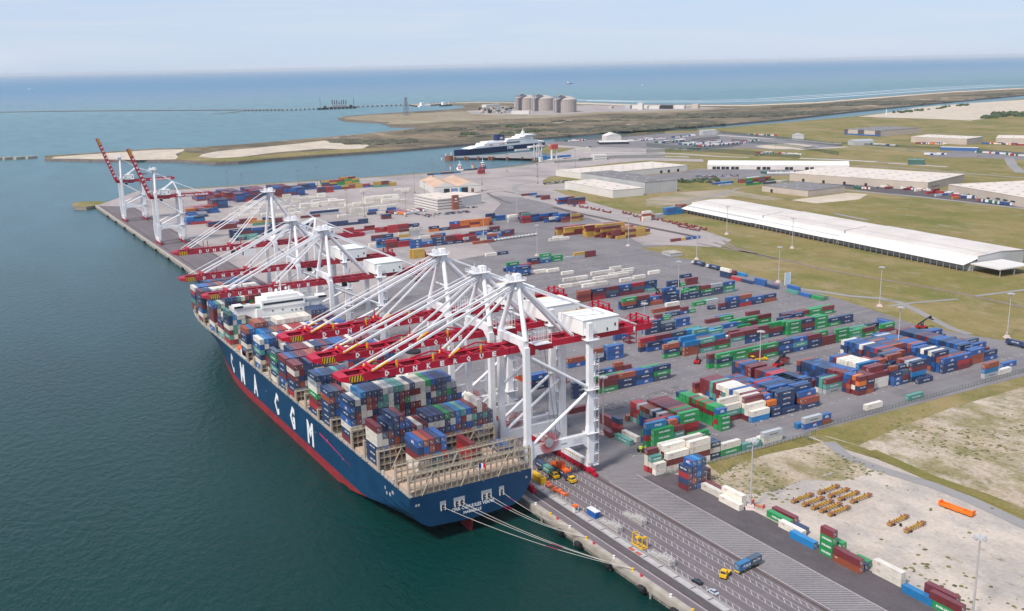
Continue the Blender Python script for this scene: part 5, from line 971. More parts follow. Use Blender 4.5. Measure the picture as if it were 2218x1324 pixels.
    if style == 'A':
        mb = MB(); mb.box(a-.3, b+.1, yb-.1, yb+.28, z1+.26, z1+.4); mb.v = [(X(p), q, r) for p, q, r in mb.v]; mb.build('roof_edge', mat('edge_ochre', (0.75, 0.45, 0.15), .6), mh)
    mb = MB()                                                             # walkways by the land legs, stair tower
    for z in (zb+2, zb*.66, 19.6): 
        mb.box(lx-2.8, lx+3.6, -hy-2.6, -hy+2.0, z, z+.15)
        for hgt in (.6, 1.15): mb.beam((lx-2.8, -hy-2.6, z+hgt), (lx+3.6, -hy-2.6, z+hgt), .08, .08); mb.beam((lx-2.8, -hy-2.6, z+hgt), (lx-2.8, -hy+2, z+hgt), .08, .08); mb.beam((lx+3.6, -hy-2.6, z+hgt), (lx+3.6, -hy+2, z+hgt), .08, .08)
    n = int((zb-5)/5.2)
    for k in range(n):
        z = 4+k*5.2; mb.box(lx+1.2, lx+4.1, -hy-1.4, -hy+1.4, z, z+.15); mb.beam((lx+1.4, -hy-1.2, z), (lx+3.8, -hy+.9, z+5.1), .7, .14)
        for p in ((1.4, -1.3), (4.0, -1.3), (4.0, 1.3)): mb.beam((lx+p[0], -hy+p[1], z), (lx+p[0], -hy+p[1], z+5.2), .09, .09)
        mb.beam((lx+1.3, -hy-1.35, z+1.2), (lx+4.1, -hy-1.35, z+1.2), .1, .1); mb.beam((lx+4.1, -hy-1.35, z+1.2), (lx+4.1, -hy+1.35, z+1.2), .1, .1)
    part(mb, 'stair_tower', CRW)
    if style == 'A':
        mb = MB()
        for k in range(7):
            for s in (-3, -6, -9): mb.beam((12+k*1.3, s, zb+d), (12+k*1.3, s, zb+d+6), .12, .12)
        for z in (2, 4, 6):
            mb.box(12, 20, -9.1, -9, zb+d+z, zb+d+z+.1); mb.box(12, 20, -3.1, -3, zb+d+z, zb+d+z+.1); mb.box(12, 12.1, -9, -3, zb+d+z, zb+d+z+.1)
        mb.box(11.8, 20, -9.2, -3, zb+d+.2, zb+d+.35)
        part(mb, 'maintenance_stand', CRW)
        mb = MB(); mb.tube((16, -hy-1.6, 19.9), (16, -hy-1.3, 19.9), 2.1, 24, 1)
        for k in range(34):
            q = 2*pi*k/34; mb.beam((16+2.0*cos(q), -hy-1.45, 19.9+2.0*sin(q)), (16+4.9*cos(q), -hy-1.45, 19.9+4.9*sin(q)), .20, .2)
        mb.tube((16, -hy-1.7, 19.9), (16, -hy-.9, 19.9), .5, 10, 1); part(mb, 'cable_reel', [REEL, GREY])
        mb = MB()
        for z in (16.4, 17.0, 17.6, 18.2): mb.box(29, 34 if z != 17.0 else 33, -hy-.99, -hy-.96, z, z+.14)
        mb.box(22.6, 25.6, -hy-.99, -hy-.96, 17.2, 17.8); part(mb, 'notice', mat('notice_grey', (0.3, 0.3, 0.32), .6))
    mb = MB(); tx = trolley; mb.box(tx-3.5, tx+3.5, -gy-.4, gy+.4, zb-.9, zb-.1); mb.box(tx-6.6, tx-4.0, -2, .8, zb-3.4, zb-.9)
    part(mb, 'trolley', CRR if style == 'A' else DARK)
    return t, part, zb
CR = []
CR.append(crane(357.5, 60.3, -74, 77.3, 90.5, 'nearest crane, numbered 8, lowering an orange spreader onto a truck', 'A', 38.2, '8', trolley=20))
CR.append(crane(388, 60.3, -74, 77.3, 89.0, 'second nearest crane, its boom between two other bright red booms', 'A', 38.2, '7', trolley=29))
CR.append(crane(428, 60.3, -74, 77.3, 91.0, 'third nearest crane, its bright red boom tip farthest back of three', 'A', 38.2, '6', trolley=33))
CR.append(crane(590, 48.2, -69.8, 79, 82.0, 'lower crane with its dull red boom just behind the ship bridge', 'B', 38.5, None, trolley=24))
CR.append(crane(650, 48.2, -69.5, 79, 80.5, 'lower crane with its dull red boom over the bow of the ship', 'B', 38.5, None, trolley=22))
CR.append(crane(698, 57.0, -62.5, 76, 95.0, 'slim tall crane with lowered boom just beyond the bow of the ship', 'C', 35.0, None, trolley=-16))
CR.append(crane(1105, 48.5, -60, 66, 78.5, 'nearer of the two far cranes with booms raised steeply', 'D', 30.5, None, raised=True, trolley=18))
CR.append(crane(1307, 47.5, -60, 70, 78.0, 'farthest crane with its boom raised steeply near the quay end', 'D', 30.5, None, raised=True, trolley=18))
t, part, zb = CR[0]
mb = MB(); 
mb.box(21.8, 24.4, -12.6, -.4, 6.9, 7.6)
for y in (-12.5, -1.2):
    mb.box(21.7, 24.5, y, y+.8, 6.2, 7.8)
mb.box(22.2, 24.0, -9.0, -4.0, 7.6, 9.2); mb.box(21.6, 24.6, -7.6, -5.4, 8.4, 9.8)
mb.v = [(a+2.45, b-.2, c-2.72) for a, b, c in mb.v]
sp = part(mb, 'spreader', mat('spreader_orange', (0.78, 0.12, 0.02), .5))
mb = MB()
for y in (-12.6, -.9):
    for x in (21.7, 24.4): mb.box(x-.1, x+.15, y, y+.25, 7.8, 9.6)
mb.v = [(a+2.45, b-.2, c-2.72) for a, b, c in mb.v]; part(mb, 'corner_guide', YEL)
mb = MB()
for x in (22, 24.2):
    for y in (-8.6, -4.4): mb.tube((x+2.45, y, 6.4), (x-2, y+5.5, zb-1), .05, 4)
part(mb, 'hoist_rope', DARK)
for i, (tx, q) in enumerate(((29, 14), (33, 22))):
    t2, p2, z2 = CR[1+i]; mb = MB(); mb.box(tx-1.2, tx+1.2, -6.1, 6.1, q+20, q+20.7); mb.box(tx-.9, tx+.9, -2.6, 2.6, q+20.7, q+22.3); p2(mb, 'spreader', mat('spreader_orange', (0.78, 0.12, 0.02), .5))
t2, p2, z2 = CR[5]; mb = MB(); mb.box(-14.6, -6.4, -4.6, 2.0, zb-8.5, zb-3.7); p2(mb, 'operator_house', SHIPW)

# ------------------------------------------------------------ quay furniture
mb = MB()
for x0 in (14.2, 20.2, 25.7, 31.3, 35.4):                                # ladder-like lane markings
    wd = 2.0 if x0 < 35 else 1.7
    for dx in (-wd/2, wd/2): mb.quad([(x0+dx-.1, -100, .16), (x0+dx+.1, -100, .16), (x0+dx+.1, 900, .16), (x0+dx-.1, 900, .16)])
    y = 150
    while y < 560: mb.quad([(x0-wd/2+.1, y, .16), (x0+wd/2-.1, y+2.6, .16), (x0+wd/2-.1, y+3.1, .16), (x0-wd/2+.1, y+.5, .16)]); y += 3.3
for x in (4.7, ): mb.quad([(x-.2, -100, .16), (x+.2, -100, .16), (x+.2, 900, .16), (x-.2, 900, .16)])
for xb in (39.9, 54.9): mb.quad([(xb-.22, 100, .16), (xb+.22, 100, .16), (xb+.22, 334, .16), (xb-.22, 334, .16)])
y = 110
while y < 330: mb.quad([(40.3, y+8.6, .16), (54.6, y-.2, .16), (54.6, y+.12, .16), (40.3, y+8.92, .16)]); y += 1.72
tag(mb.build('road_markings', MARK), kind='structure')
mb = MB()
for yy in range(100, 640, 9): mb.box(9.6, 11.9, yy, yy+8.3, .1, .28)
for xx, ww in ((9.1, .35), (12.4, .3)): mb.box(xx, xx+ww, 60, 900, .1, .24)
tag(mb.build('trench_covers', mat('trench_concrete', (0.40, 0.38, 0.37), .85, .12, .6)), kind='structure')
mb = MB()
for x in (5.9, 38.2): mb.box(x-.09, x+.09, 60, 1470, .11, .24); mb.quad([(x-.7, 60, .14), (x+.7, 60, .14), (x+.7, 1470, .14), (x-.7, 1470, .14)])
mb.box(30.4, 30.58, 640, 1470, .11, .24)
tag(mb.build('crane_rails', RAILM), kind='structure')
mb = MB(); mb.box(-1.1, 1.2, -150, 1489, -2.6, .42); mb.box(-1.3, -1.1, -150, 1489, -2.0, .0)
for k in range(60, 1480, 24): mb.box(-1.5, -1.0, k, k+.5, -4.5, .35)
tag(mb.build('quay_cope', CONC), kind='structure')
def bollard(m):
    mb = MB(); mb.lathe((0, 0, 0), [(.55, 0), (.42, .12), (.34, .55), (.55, .75), (.5, .95), (.1, 1.0)], 10); return mb.mesh('bollard', m)
bm_ = {'white': bollard(WHITE), 'yellow': bollard(YEL), 'red': bollard(mat('bollard_red', (0.5, 0.03, 0.04), .5))}
k = 0
for px_y in (331, 305.5, 276, 243, 212): 
    for c, dy in (('white', 0), ('yellow', -11.5), ('red', 12.5 if 0 else -16.5)):
        o = bpy.data.objects.new('bollard', bm_[c]); COL.objects.link(o); o.location = (.2, px_y+dy, .42); k += 1
        tag(o, f'{c} bollard on the quay edge, {NTH[[331,305.5,276,243,212].index(px_y)]} {c} one from the ship stern', 'bollard', 'bollards along the quay edge')
for i, y in enumerate((309, 296, 276.5, 256, 238, 221)):
    mb = MB(); mb.tube((-2.2, y-1.6, -2.2), (-2.2, y+1.6, -2.2), 1.1, 12); mb.tube((-2.2, y-1.7, -2.2), (-2.2, y+1.7, -2.2), .5, 8); mb.box(-2.3, -1.2, y-1.2, y+1.2, -1.6, -1.3)
    tag(mb.build('fender', BLACK), f'black rubber fender under the quay edge, {NTH[i]} one from the stern', 'fender', 'fenders on the quay wall')
for i, (y0) in enumerate((560, 600, 660, 720, 780, 840, 900, 960, 1020, 1080, 1140, 1200, 1260, 1320, 1380)):
    mb = MB(); mb.tube((-2.2, y0-2, -2.2), (-2.2, y0+2, -2.2), 1.3, 10); tag(mb.build('fender', BLACK), 'black fender on the far quay wall beyond the ship bow', 'fender', 'fenders on the far quay wall')
# mooring lines, slack catenaries from the stern to bollards
def line(p0, p1, sag, lab, redat=None):
    mb = MB(); p0 = Vector(p0); p1 = Vector(p1); pts = [p0.lerp(p1, i/16)-Vector((0, 0, sag*4*(i/16)*(1-i/16))) for i in range(17)]
    for i in range(16): mb.tube(pts[i], pts[i+1], .085, 5, 1 if redat and abs(i-redat) < 1 else 0, cap=False)
    tag(mb.build('mooring_line', [mat('rope', (0.52, 0.48, 0.43), .8), mat('rope_red', (0.5, 0.03, 0.12), .7)]), lab, 'rope', 'mooring lines at the stern')
S_ = [(-42.6, 331, 10.0), (-36.4, 331, 10.1), (-34.2, 331, 10.1), (-24, 331, 10.2), (-22, 331, 10.2), (-16, 331, 10.3)]
T_ = [(.2, 264.5, 1.1), (.2, 264.5, 1.2), (.2, 264.8, 1.0), (.2, 294, 1.1), (.2, 294.2, 1.2), (.2, 305.5, 1.1)]
for i, (a, b) in enumerate(zip(S_, T_)): line(a, b, 2.2, f'pale mooring rope, {NTH[i]} from the left of the stern openings', (9, 9, None, 3, 3, 2)[i])
# lashing cages
CAGE = mat('galvanised', (0.50, 0.48, 0.46), .6, .15, .8)
def cage_mesh():
    mb = MB(); mb.box(-1.2, 1.2, -3, 3, .3, .5)
    for x in (-1.2, -.4, .4, 1.2):
        for y in (-3, -1, 1, 3): mb.box(x-.07, x+.07, y-.07, y+.07, 0, 1.4)
    for z in (.9, 1.35):
        for x in (-1.2, 1.2): mb.box(x-.05, x+.05, -3, 3, z, z+.08)
        for y in (-3, -1, 1, 3): mb.box(-1.2, 1.2, y-.05, y+.05, z, z+.08)
    for _ in range(26): a = random.uniform(-1, 1); b = random.uniform(-2.8, 2.6); mb.box(a, a+.35, b, b+.5, .5, .5+random.uniform(.2, .8))
    return mb.mesh('lashing_cage', CAGE)
cg = cage_mesh()
for g, (x, y0, n) in (('left group beside the blue hut', (14.6, 294.8, 2)), ('far group on the third lane', (26.2, 294.6, 2)), ('near group beyond the yellow frame', (14.4, 262.5, 2))):
    for i in range(n):
        for j, zz in enumerate((.16,) if i else (.16, 1.56)):
            o = bpy.data.objects.new('lashing_cage', cg); COL.objects.link(o); o.location = (x, y0+i*6.5, zz)
            tag(o, f'galvanised lashing cage, {g}, '+(('near end' if not i else 'far end') if not j else 'stacked on top'), 'cage', 'lashing gear cages on the quay')
t = empty('site_hut', 'blue site hut with white roof on the quay lanes', 'hut', (14.6, 309.8, .16)); mb = MB(); mb.box(-1.25, 1.25, -3, 3, 0, 2.6); mb.build('wall', mat('hut_blue', (0.01, 0.10, 0.35), .5), t); mb = MB(); mb.box(-1.35, 1.35, -3.1, 3.1, 2.6, 2.8); mb.build('roof', WHITE, t); mb = MB(); mb.box(-.4, .4, -3.03, -3, .1, 2.1); mb.build('door', mat('hut_door', (0.01, 0.06, 0.2), .5), t)
t = empty('kiosk', 'small white kiosk with orange roof beside the trench covers', 'kiosk', (10.6, 317, .28)); mb = MB(); mb.box(-.9, .9, -.9, .9, 0, 2.2); mb.build('wall', WHITE, t); mb = MB(); mb.box(-1.1, 1.1, -1.1, 1.1, 2.2, 2.7); mb.build('roof', ORG, t); mb = MB(); mb.box(-.5, .5, -.94, -.9, .9, 1.8); mb.build('window', GLASS, t)
# yellow gantry frame
t = empty('lifting_frame', 'yellow over-height lifting frame standing on the lane', 'frame', (14.2, 278.6, .16)); mb = MB()
for y in (-3, 3):
    for x in (-1.2, 1.2): mb.box(x-.14, x+.14, y-.14, y+.14, 0, 4.6)
    mb.box(-1.34, 1.34, y-.15, y+.15, 4.4, 4.75)
mb.build('post', YEL, t); mb = MB()
for x in (-1.2, 1.2): mb.box(x-.16, x+.16, -3.2, 3.2, .1, .42)
for y in (-3, -1.5, 0, 1.5, 3): mb.box(-1.2, 1.2, y-.12, y+.12, .1, .4)
mb.build('base_frame', YEL, t); mb = MB(); mb.box(-.8, .8, -3, -2.4, 4.7, 5.0); mb.box(-.9, .9, .2, 1.6, 3.0, 3.6); mb.box(-.15, .15, -3, 3, 3.9, 4.2); mb.build('top_bar', YEL, t)
# cars on the quay
def car(label, col, loc, rz, group=None):
    t = empty('parked_car', label, 'car', loc, rz, group); m = mat('car_'+col[0], col[1], .25, .04, spec=.6); mb = MB(); sec = [(-2.1, .35, .75), (-1.9, .3, .95), (-.9, .28, 1.02), (1.0, .28, 1.0), (1.95, .32, .85), (2.15, .4, .7)]
    vs = [];
    for y, a, b in sec: vs += [(-.86, y, a), (.86, y, a), (.84, y, b), (-.84, y, b)]
    fs = [(i*4+j, i*4+(j+1) % 4, (i+1)*4+(j+1) % 4, (i+1)*4+j) for i in range(len(sec)-1) for j in range(4)]+[(3, 2, 1, 0), (20, 21, 22, 23)]
    mb.add(vs, [q[::-1] for q in fs]); b = mb.build('body', m, t)
    mb = MB(); mb.add([(-.8, -1.5, .95), (.8, -1.5, .95), (.8, 1.1, .98), (-.8, 1.1, .98), (-.6, -1.0, 1.45), (.6, -1.0, 1.45), (.6, .35, 1.47), (-.6, .35, 1.47)], [(0, 1, 5, 4), (1, 2, 6, 5), (2, 3, 7, 6), (3, 0, 4, 7)]); mb.build('window', GLASS, t)
    mb = MB(); mb.box(-.62, .62, -1.02, .37, 1.44, 1.5); mb.build('roof', m, t)
    for x in (-.8, .8):
        for y in (-1.35, 1.35): mb = MB(); mb.tube((x-.1, y, .33), (x+.1, y, .33), .33, 10); mb.build('wheel', BLACK, t)
    return t
car('black car parked on the near lane beside the trench covers', ('black', (0.012, 0.013, 0.02)), (14.2, 245.5, .16), .12)
car('silver car parked just ahead of the black one', ('silver', (0.45, 0.47, 0.52)), (14.1, 237.2, .16), .05)
# terminal tractors and trailers (rear toward -y in local space: front is -y)
def tractor(label, loc, rz, cargo, trailer=True, cabcol=YEL, cat='truck', off=(0, 0), trz=0.0):
    t = empty('terminal_tractor', label, cat, loc, rz); mb = MB(); mb.box(-.5, .5, -.5, 5.2, .7, 1.05); mb.box(-1.2, 1.2, -1.0, -.1, .6, 1.5); mb.build('chassis', DARK if cabcol is WHITE else cabcol, t)
    mb = MB(); mb.box(-1.25, .9 if cabcol is YEL else 1.25, -.6, 1.3, 1.1, 3.1); mb.box(-1.25, 1.25, -1.3, -.6, .8, 1.9); mb.build('cab', cabcol, t)
    mb = MB(); mb.box(-1.1, .75, -.64, -.6, 1.9, 2.9); mb.box(-1.28, -1.25, -.3, 1.0, 1.9, 2.8); mb.build('window', GLASS, t)
    for x in (-1.05, 1.05):
        for y in (-.4, 3.6): mb = MB(); mb.tube((x-.18, y, .5), (x+.18, y, .5), .5, 10); mb.build('wheel', BLACK, t)
    if trailer:
        tr = empty('trailer', None, None, (loc[0]+off[0], loc[1]+off[1], loc[2]), rz+trz); del_ = tr
        tag(tr, label.split(' pulling')[0].split(' with')[0]+' trailer chassis it pulls', 'trailer'); mb = MB()
        for x in (-.5, .5): mb.box(x-.12, x+.12, 2.4, 15.2, .95, 1.3)
        for y in (2.5, 5.5, 8.8, 12, 15.1): mb.box(-1.2, 1.2, y-.15, y+.15, 1.0, 1.35)
        mb.build('frame', YEL if cabcol is YEL else DARK, tr)
        for x in (-1.0, 1.0):
            for y in (11.6, 13.0): mb = MB(); mb.tube((x-.2, y, .5), (x+.2, y, .5), .5, 10); mb.build('wheel', BLACK, tr)
        a = rz+trz; y = 8.9; offs = [(y, 12.19)] if len(cargo) == 1 else [(5.8, 6.06), (12.1, 6.06)]
        for c, (yy, Ln) in zip(cargo, offs):
            code = c; key = (code, Ln, CHT)
            if key not in _cm: _cm[key] = cont_meshes(code, Ln, CHT)
            b_, d_, t_ = _cm[key]; o = bpy.data.objects.new('shipping_container', b_); COL.objects.link(o)
            o.location = (loc[0]+off[0]-sin(a)*yy, loc[1]+off[1]+cos(a)*yy, loc[2]+1.36); o.rotation_euler = (0, 0, a+pi/2)
            for ms in (d_, t_):
                if ms: q = bpy.data.objects.new(ms.name.split('.')[0], ms); COL.objects.link(q); q.parent = o
            pos = '' if len(cargo) == 1 else ('first ' if yy < 8 else 'last ')
            tag(o, f'{CC[code][0]} container riding {pos}on the {label.split(" pulling")[0]}', 'container', GN)
    return t
tractor('yellow tractor under the spreader pulling one navy container', (25.6, 341.5, .16), 0, 'N')
tractor('yellow trailer unit beside the hull pulling navy and teal containers', (22.0, 349.5, .16), 0, 'TN')
tractor('yellow tractor crossing the lanes pulling two blue containers', (24.3, 243.0, .16), -1.15, 'ID', True, YEL, 'truck', (3.2, -.6), -.28)
t = empty('ballast_block', 'pair of ochre yellow boxes on the quay beside the stern', 'box', (14.6, 352.6, .16)); mb = MB(); mb.box(-1.3, 1.3, -5, -.2, 0, 2.5); mb.box(-1.3, 1.3, .2, 5, 0, 2.5); mb.box(-1.35, 1.35, -5.05, -.15, 2.5, 2.65); mb.box(-1.35, 1.35, .15, 5.05, 2.5, 2.65)
for k in range(9): mb.box(-1.38, -1.3, -4.8+k*1.2, -4.65+k*1.2, 0, 2.5)
mb.build('body', YEL, t)
t = empty('yard_tug', 'small rusty orange tug with a drawbar just beyond the stern corner', 'tug', (14.8, 343.5, .16)); mb = MB(); mb.box(-1, 1, -1.5, 1.8, .4, 1.5); mb.box(-.8, .8, .2, 1.6, 1.5, 2.3); mb.build('body', mat('salmon', (0.45, 0.12, 0.07), .6), t)
for x in (-.9, .9):
    for y in (-1.0, 1.2): mb = MB(); mb.tube((x-.15, y, .4), (x+.15, y, .4), .42, 10); mb.build('wheel', BLACK, t)
t = empty('spreader_bar', 'orange spreader bar lying on the quay lane near the stern', 'spreader', (15.2, 336, .16), .15); mb = MB(); mb.box(-.5, .5, -4, 3, .3, .9); mb.box(-1.2, 1.2, 2.6, 3.4, .1, 1.6); mb.box(-1.2, 1.2, -4.4, -3.8, .1, 1.2); mb.box(-.8, .8, -.9, .6, .9, 1.7); mb.build('body', mat('bright_orange', (0.8, 0.16, 0.05), .5), t)
mb = MB(); mb.box(-.6, .6, -1.3, 1.3, 0, .3); o = mb.build('speed_bump', mat('bump_red', (0.42, 0.10, 0.08), .6)); o.location = (9.9, 273.8, .26); tag(o, 'low red drain cover on the trench line, nearer one', 'cover', 'two red covers on the trench line'); c = o.copy(); COL.objects.link(c); c.location = (9.9, 278, .26); c['label'] = 'low red drain cover on the trench line, farther one'
# reach stackers
def stacker(label, loc, rz, col, load=None, up=.5, ln=11):
    t = empty('reach_stacker', label, 'reach stacker', loc, rz, 'container handlers in the yard'); mb = MB(); mb.box(-1.4, 1.4, -3.6, 3.4, .7, 1.7); mb.box(-1.5, 1.5, 1.8, 4.2, .8, 2.3); mb.build('chassis', col, t)
    mb = MB(); mb.box(-.6, .7, -.9, .8, 1.8, 3.5); mb.build('cab', GLASS, t)
    for x, r in ((-1.5, .85), (1.5, .85)):
        for y in (-2.6, 2.8): mb = MB(); mb.tube((x-.35, y, .85), (x+.35, y, .85), r, 12); mb.build('wheel', BLACK, t)
    mb = MB(); e = (0, 3.4-ln*cos(up), 2.6+ln*sin(up)); mb.beam((0, 3.4, 2.6), e, .8, .9, 0, .6, .6); mb.tube((0, 0, 1.6), (0, 3.4-ln*.5*cos(up), 2.4+ln*.5*sin(up)), .22, 6); mb.build('boom', DARK, t)
    mb = MB(); ez = e[2]-2.2; mb.box(-3.0, 3.0, e[1]-.6, e[1]+.6, ez, ez+.5); mb.box(-.5, .5, e[1]-.5, e[1]+.5, ez+.5, e[2]); mb.build('spreader', DARK, t)
    if load:
        key = (load, 6.06, CHT)
        if key not in _cm: _cm[key] = cont_meshes(*key)
        b_, d_, t_ = _cm[key]; o = bpy.data.objects.new('shipping_container', b_); COL.objects.link(o); a = rz; o.location = (loc[0]-sin(a)*e[1], loc[1]+cos(a)*e[1], loc[2]+ez-CHT-.02); o.rotation_euler = (0, 0, a)
        q = bpy.data.objects.new('door', d_); COL.objects.link(q); q.parent = o; tag(o, 'short maroon container hanging from the near reach stacker', 'container', GN)
    return t
STR = mat('stacker_red', (0.42, 0.015, 0.02), .45)
stacker('red reach stacker lifting a short maroon container', (225.2, 418.2, .1), 1.75, STR, 'M', .42, 10)
stacker('red reach stacker at the left end of the long green row', (190.4, 451.0, .1), 2.3, STR, None, .75, 12)
stacker('red reach stacker at the right end of a far row', (282, 606, .1), -1.5, STR, None, .75, 12)
stacker('red reach stacker partly hidden behind stacks at the far right', (367.5, 428, .1), 1.2, STR, None, .55, 11)
t = empty('wheel_loader', 'yellow loader parked before the long green row', 'loader', (218.2, 432.5, .1), 1.5); mb = MB(); mb.box(-1.5, 1.5, -2.5, 3.5, .8, 2.2); mb.build('body', YEL, t); mb = MB(); mb.box(-1, 1, -.6, 1.2, 2.2, 3.8); mb.build('cab', GLASS, t); mb = MB(); mb.box(-1.2, 1.2, -.8, 1.4, 3.8, 4); mb.beam((-.8, -2.5, 1.5), (-.8, -9.5, 1.2), .5, .7); mb.beam((.8, -2.5, 1.5), (.8, -9.5, 1.2), .5, .7); mb.box(-1.6, 1.6, -10.2, -9.4, .6, 1.8); mb.build('arm', YEL, t)
for x in (-1.5, 1.5):
    for y in (-1.6, 2.5): mb = MB(); mb.tube((x-.35, y, .85), (x+.35, y, .85), .85, 12); mb.build('wheel', BLACK, t)
t = empty('forklift', 'small dark forklift with a yellow patch beside the cream row', 'forklift', (73.2, 354.4, .1), .6); mb = MB(); mb.box(-1, 1, -1.8, 1.8, .4, 1.5); mb.build('body', DARK, t); mb = MB(); mb.box(-.7, .7, -.5, 1, 1.5, 2.6); mb.box(-.9, -.7, -2.1, -1.9, .2, 3.4); mb.box(.7, .9, -2.1, -1.9, .2, 3.4); mb.build('mast', mat('hi_vis', (0.6, 0.7, 0.05), .5), t)
for x in (-.9, .9):
    for y in (-1.2, 1.2): mb = MB(); mb.tube((x-.2, y, .4), (x+.2, y, .4), .42, 10); mb.build('wheel', BLACK, t)
# road trucks waiting along the yard's far edge
for i, (x, y, c, lab) in enumerate(((389.5, 689, 'N', 'white truck heading the queue by the grass'), (388.6, 668, 'N', 'white truck second in the queue by the grass edge'), (386.4, 645, 'M', 'dark truck third in the queue by the grass edge'), (378.2, 358, 'N', 'white truck at the far right edge'))):
    tractor(lab, (x, y+(0 if i < 3 else 0), .1), (pi if i < 3 else 0), c, True, WHITE if i != 2 else DARK)
# trailers on the gravel lot
def bogie_trailer():
    t = empty('trailer_chassis', 'yellow rusty trailer chassis parked in a row on the gravel', 'trailer'); mb = MB()
    for y in (-.45, .45): mb.beam((-5.8, y, 1.1), (-2.2, y, 1.1), .3, .45); mb.beam((-2.2, y, 1.1), (5.9, y, 1.25), .3, .5)
    mb.box(-6.2, -4.6, -1.0, 1.0, .9, 1.35, 1); mb.box(4.6, 6.2, -1.0, 1.0, 1.1, 1.5, 1)
    for x in (-3.4, -1.6, .2, 2.0, 3.8): mb.box(x-.16, x+.16, -1.15, 1.15, 1.05, 1.4)
    for x in (-4.4, 3.4): mb.box(x-.2, x+.2, -1.25, -1.0, 1.0, 1.9, 1); mb.box(x-.2, x+.2, 1.0, 1.25, 1.0, 1.9, 1)
    mb.box(4.0, 4.4, -.9, -.6, .1, 1.1); mb.box(4.0, 4.4, .6, .9, .1, 1.1); mb.box(-6.35, -6.2, -1, 1, .5, 1.4, 0)
    mb.build('frame', [mat('worn_yellow', (0.50, 0.29, 0.03), .7, .3, .5, dirt=(0.22, 0.09, 0.04), dscale=.8, damt=.8), RUST], t)
    for y in (-.95, .95): mb = MB(); mb.tube((-3.9, y-.2, .5), (-3.9, y+.2, .5), .5, 10); mb.build('wheel', BLACK, t)
    return t
bt = bogie_trailer(); used = set(); n = 0
for r, (xa, ya) in enumerate(((90.5, 275.4), (91.7, 270.6), (92.6, 266.4), (93.2, 262.6), (93.6, 258.6))):
    place(bt, used, (xa+6.2, ya, .04), .06, f'yellow trailer chassis, left end of row {["one","two","three","four","five"][r]} counted from the back', 'trailer chassis stored on the gravel')
for r, (xa, ya) in enumerate(((106.2, 275.6), (107.2, 271.0), (108.2, 266.6), (110.6, 262.2))):
    place(bt, used, (xa+6.2, ya, .04), .06, f'yellow trailer chassis, right end of row {["one","two","three","four"][r]} counted from the back', 'trailer chassis stored on the gravel')
place(bt, used, (112.6, 240.2, .04), .1, 'lone yellow trailer chassis, farther of two beside tyres', 'trailer chassis stored on the gravel')
place(bt, used, (113.2, 232.8, .04), .1, 'lone yellow trailer chassis, nearer of two beside tyres', 'trailer chassis stored on the gravel')
mb = MB(); mb.tube((-.5, 0, .5), (-.2, 0, .5), .55, 12); mb.tube((.1, .4, .5), (.4, .4, .5), .55, 12); o = mb.build('tyre_pair', BLACK); o.location = (110.6, 237.2, .04); tag(o, 'two black tyres lying between the two lone trailer chassis', 'tyres')
t = empty('flat_rack', 'bright orange flat rack standing alone on the gravel lot', 'flat rack', (140.4, 234.4, .05), pi/2+.09); mb = MB(); mb.box(-7.2, 7.2, -1.3, 1.3, .5, .9); mb.box(-7.2, 7.2, -1.35, -1.1, .9, 1.7); mb.box(-7.2, 7.2, 1.1, 1.35, .9, 1.7); mb.box(-7.3, -6.8, -1.3, 1.3, .9, 2.6); mb.box(6.8, 7.3, -1.3, 1.3, .9, 2.3); mb.box(-3, 3, -.9, .9, .9, 1.5); mb.build('frame', mat('vivid_orange', (0.80, 0.17, 0.01), .5, .15, .6), t); mb = MB(); mb.box(-6.5, 6.5, -1.1, 1.1, .1, .5); mb.build('underframe', DARK, t)
t = empty('drawbar_frame', 'orange steel frame standing just behind the near light mast', 'frame', (76.5, 280.5, .05), .3); mb = MB(); mb.box(-.3, .3, -2.6, 2.6, .3, .8); mb.box(-1, 1, 2.2, 2.7, .1, 2.4); mb.box(-1, 1, -2.7, -2.3, .1, 1.6); mb.build('frame', mat('salmon_orange', (0.55, 0.16, 0.08), .6), t)
mb = MB()
for k in range(14): a = random.uniform(0, pi); x = random.uniform(-2.5, 2.5); mb.beam((x-2*cos(a), -1*sin(a), .2+k*.03), (x+2*cos(a), 1*sin(a), .3+k*.03), .1, .1)
o = mb.build('pipe_heap', CAGE); o.location = (124.5, 287.5, .1); tag(o, 'small heap of pale pipes on the gravel beyond the trailers', 'pipes')
o = None
# light masts
def mast_proto():
    t = empty('light_mast', 'tall light mast', 'light mast'); mb = MB(); mb.tube((0, 0, 0), (0, 0, 29.5), .42, 8, 0, .22); mb.build('pole', mat('mast_grey', (0.42, 0.40, 0.38), .5), t)
    mb = MB(); mb.tube((0, 0, 29.4), (0, 0, 29.7), 1.5, 12)
    for k in range(8): a = 2*pi*k/8; mb.cbox((1.9*cos(a), 1.9*sin(a), 29.1), (.8, .8, .5), a)
    mb.tube((0, 0, 29.7), (0, 0, 31), .06, 4); mb.build('lamp_ring', mat('lamp_grey', (0.42, 0.41, 0.41), .5), t)
    mb = MB(); mb.cbox((0, 0, 0), (2.6, 2.6, 1.6)); mb.cbox((0, 0, 0), (4.0, 4.0, .4)); mb.cbox((.9, 0, 1.6), (.7, .7, 2.2)); mb.build('base_block', mat('base_pink', (0.62, 0.50, 0.47), .7, .15, 1.0), t)
    return t
mp_ = mast_proto(); used = set()
ML = [(72.6,280.8), (73.4,179.3), (72,383.7), (195.3,403.4), (289.9,589.4), (395.3,589), (395.1,486.3), (392.3,382.1), (518.2,694.2), (523.2,792.3), (297.1,808), (398.7,798.5), (400.1,903.9), (404.8,1027.5), (290.4,902.2), (183.6,495.1), (305.2,397.2), (407,704.8)]
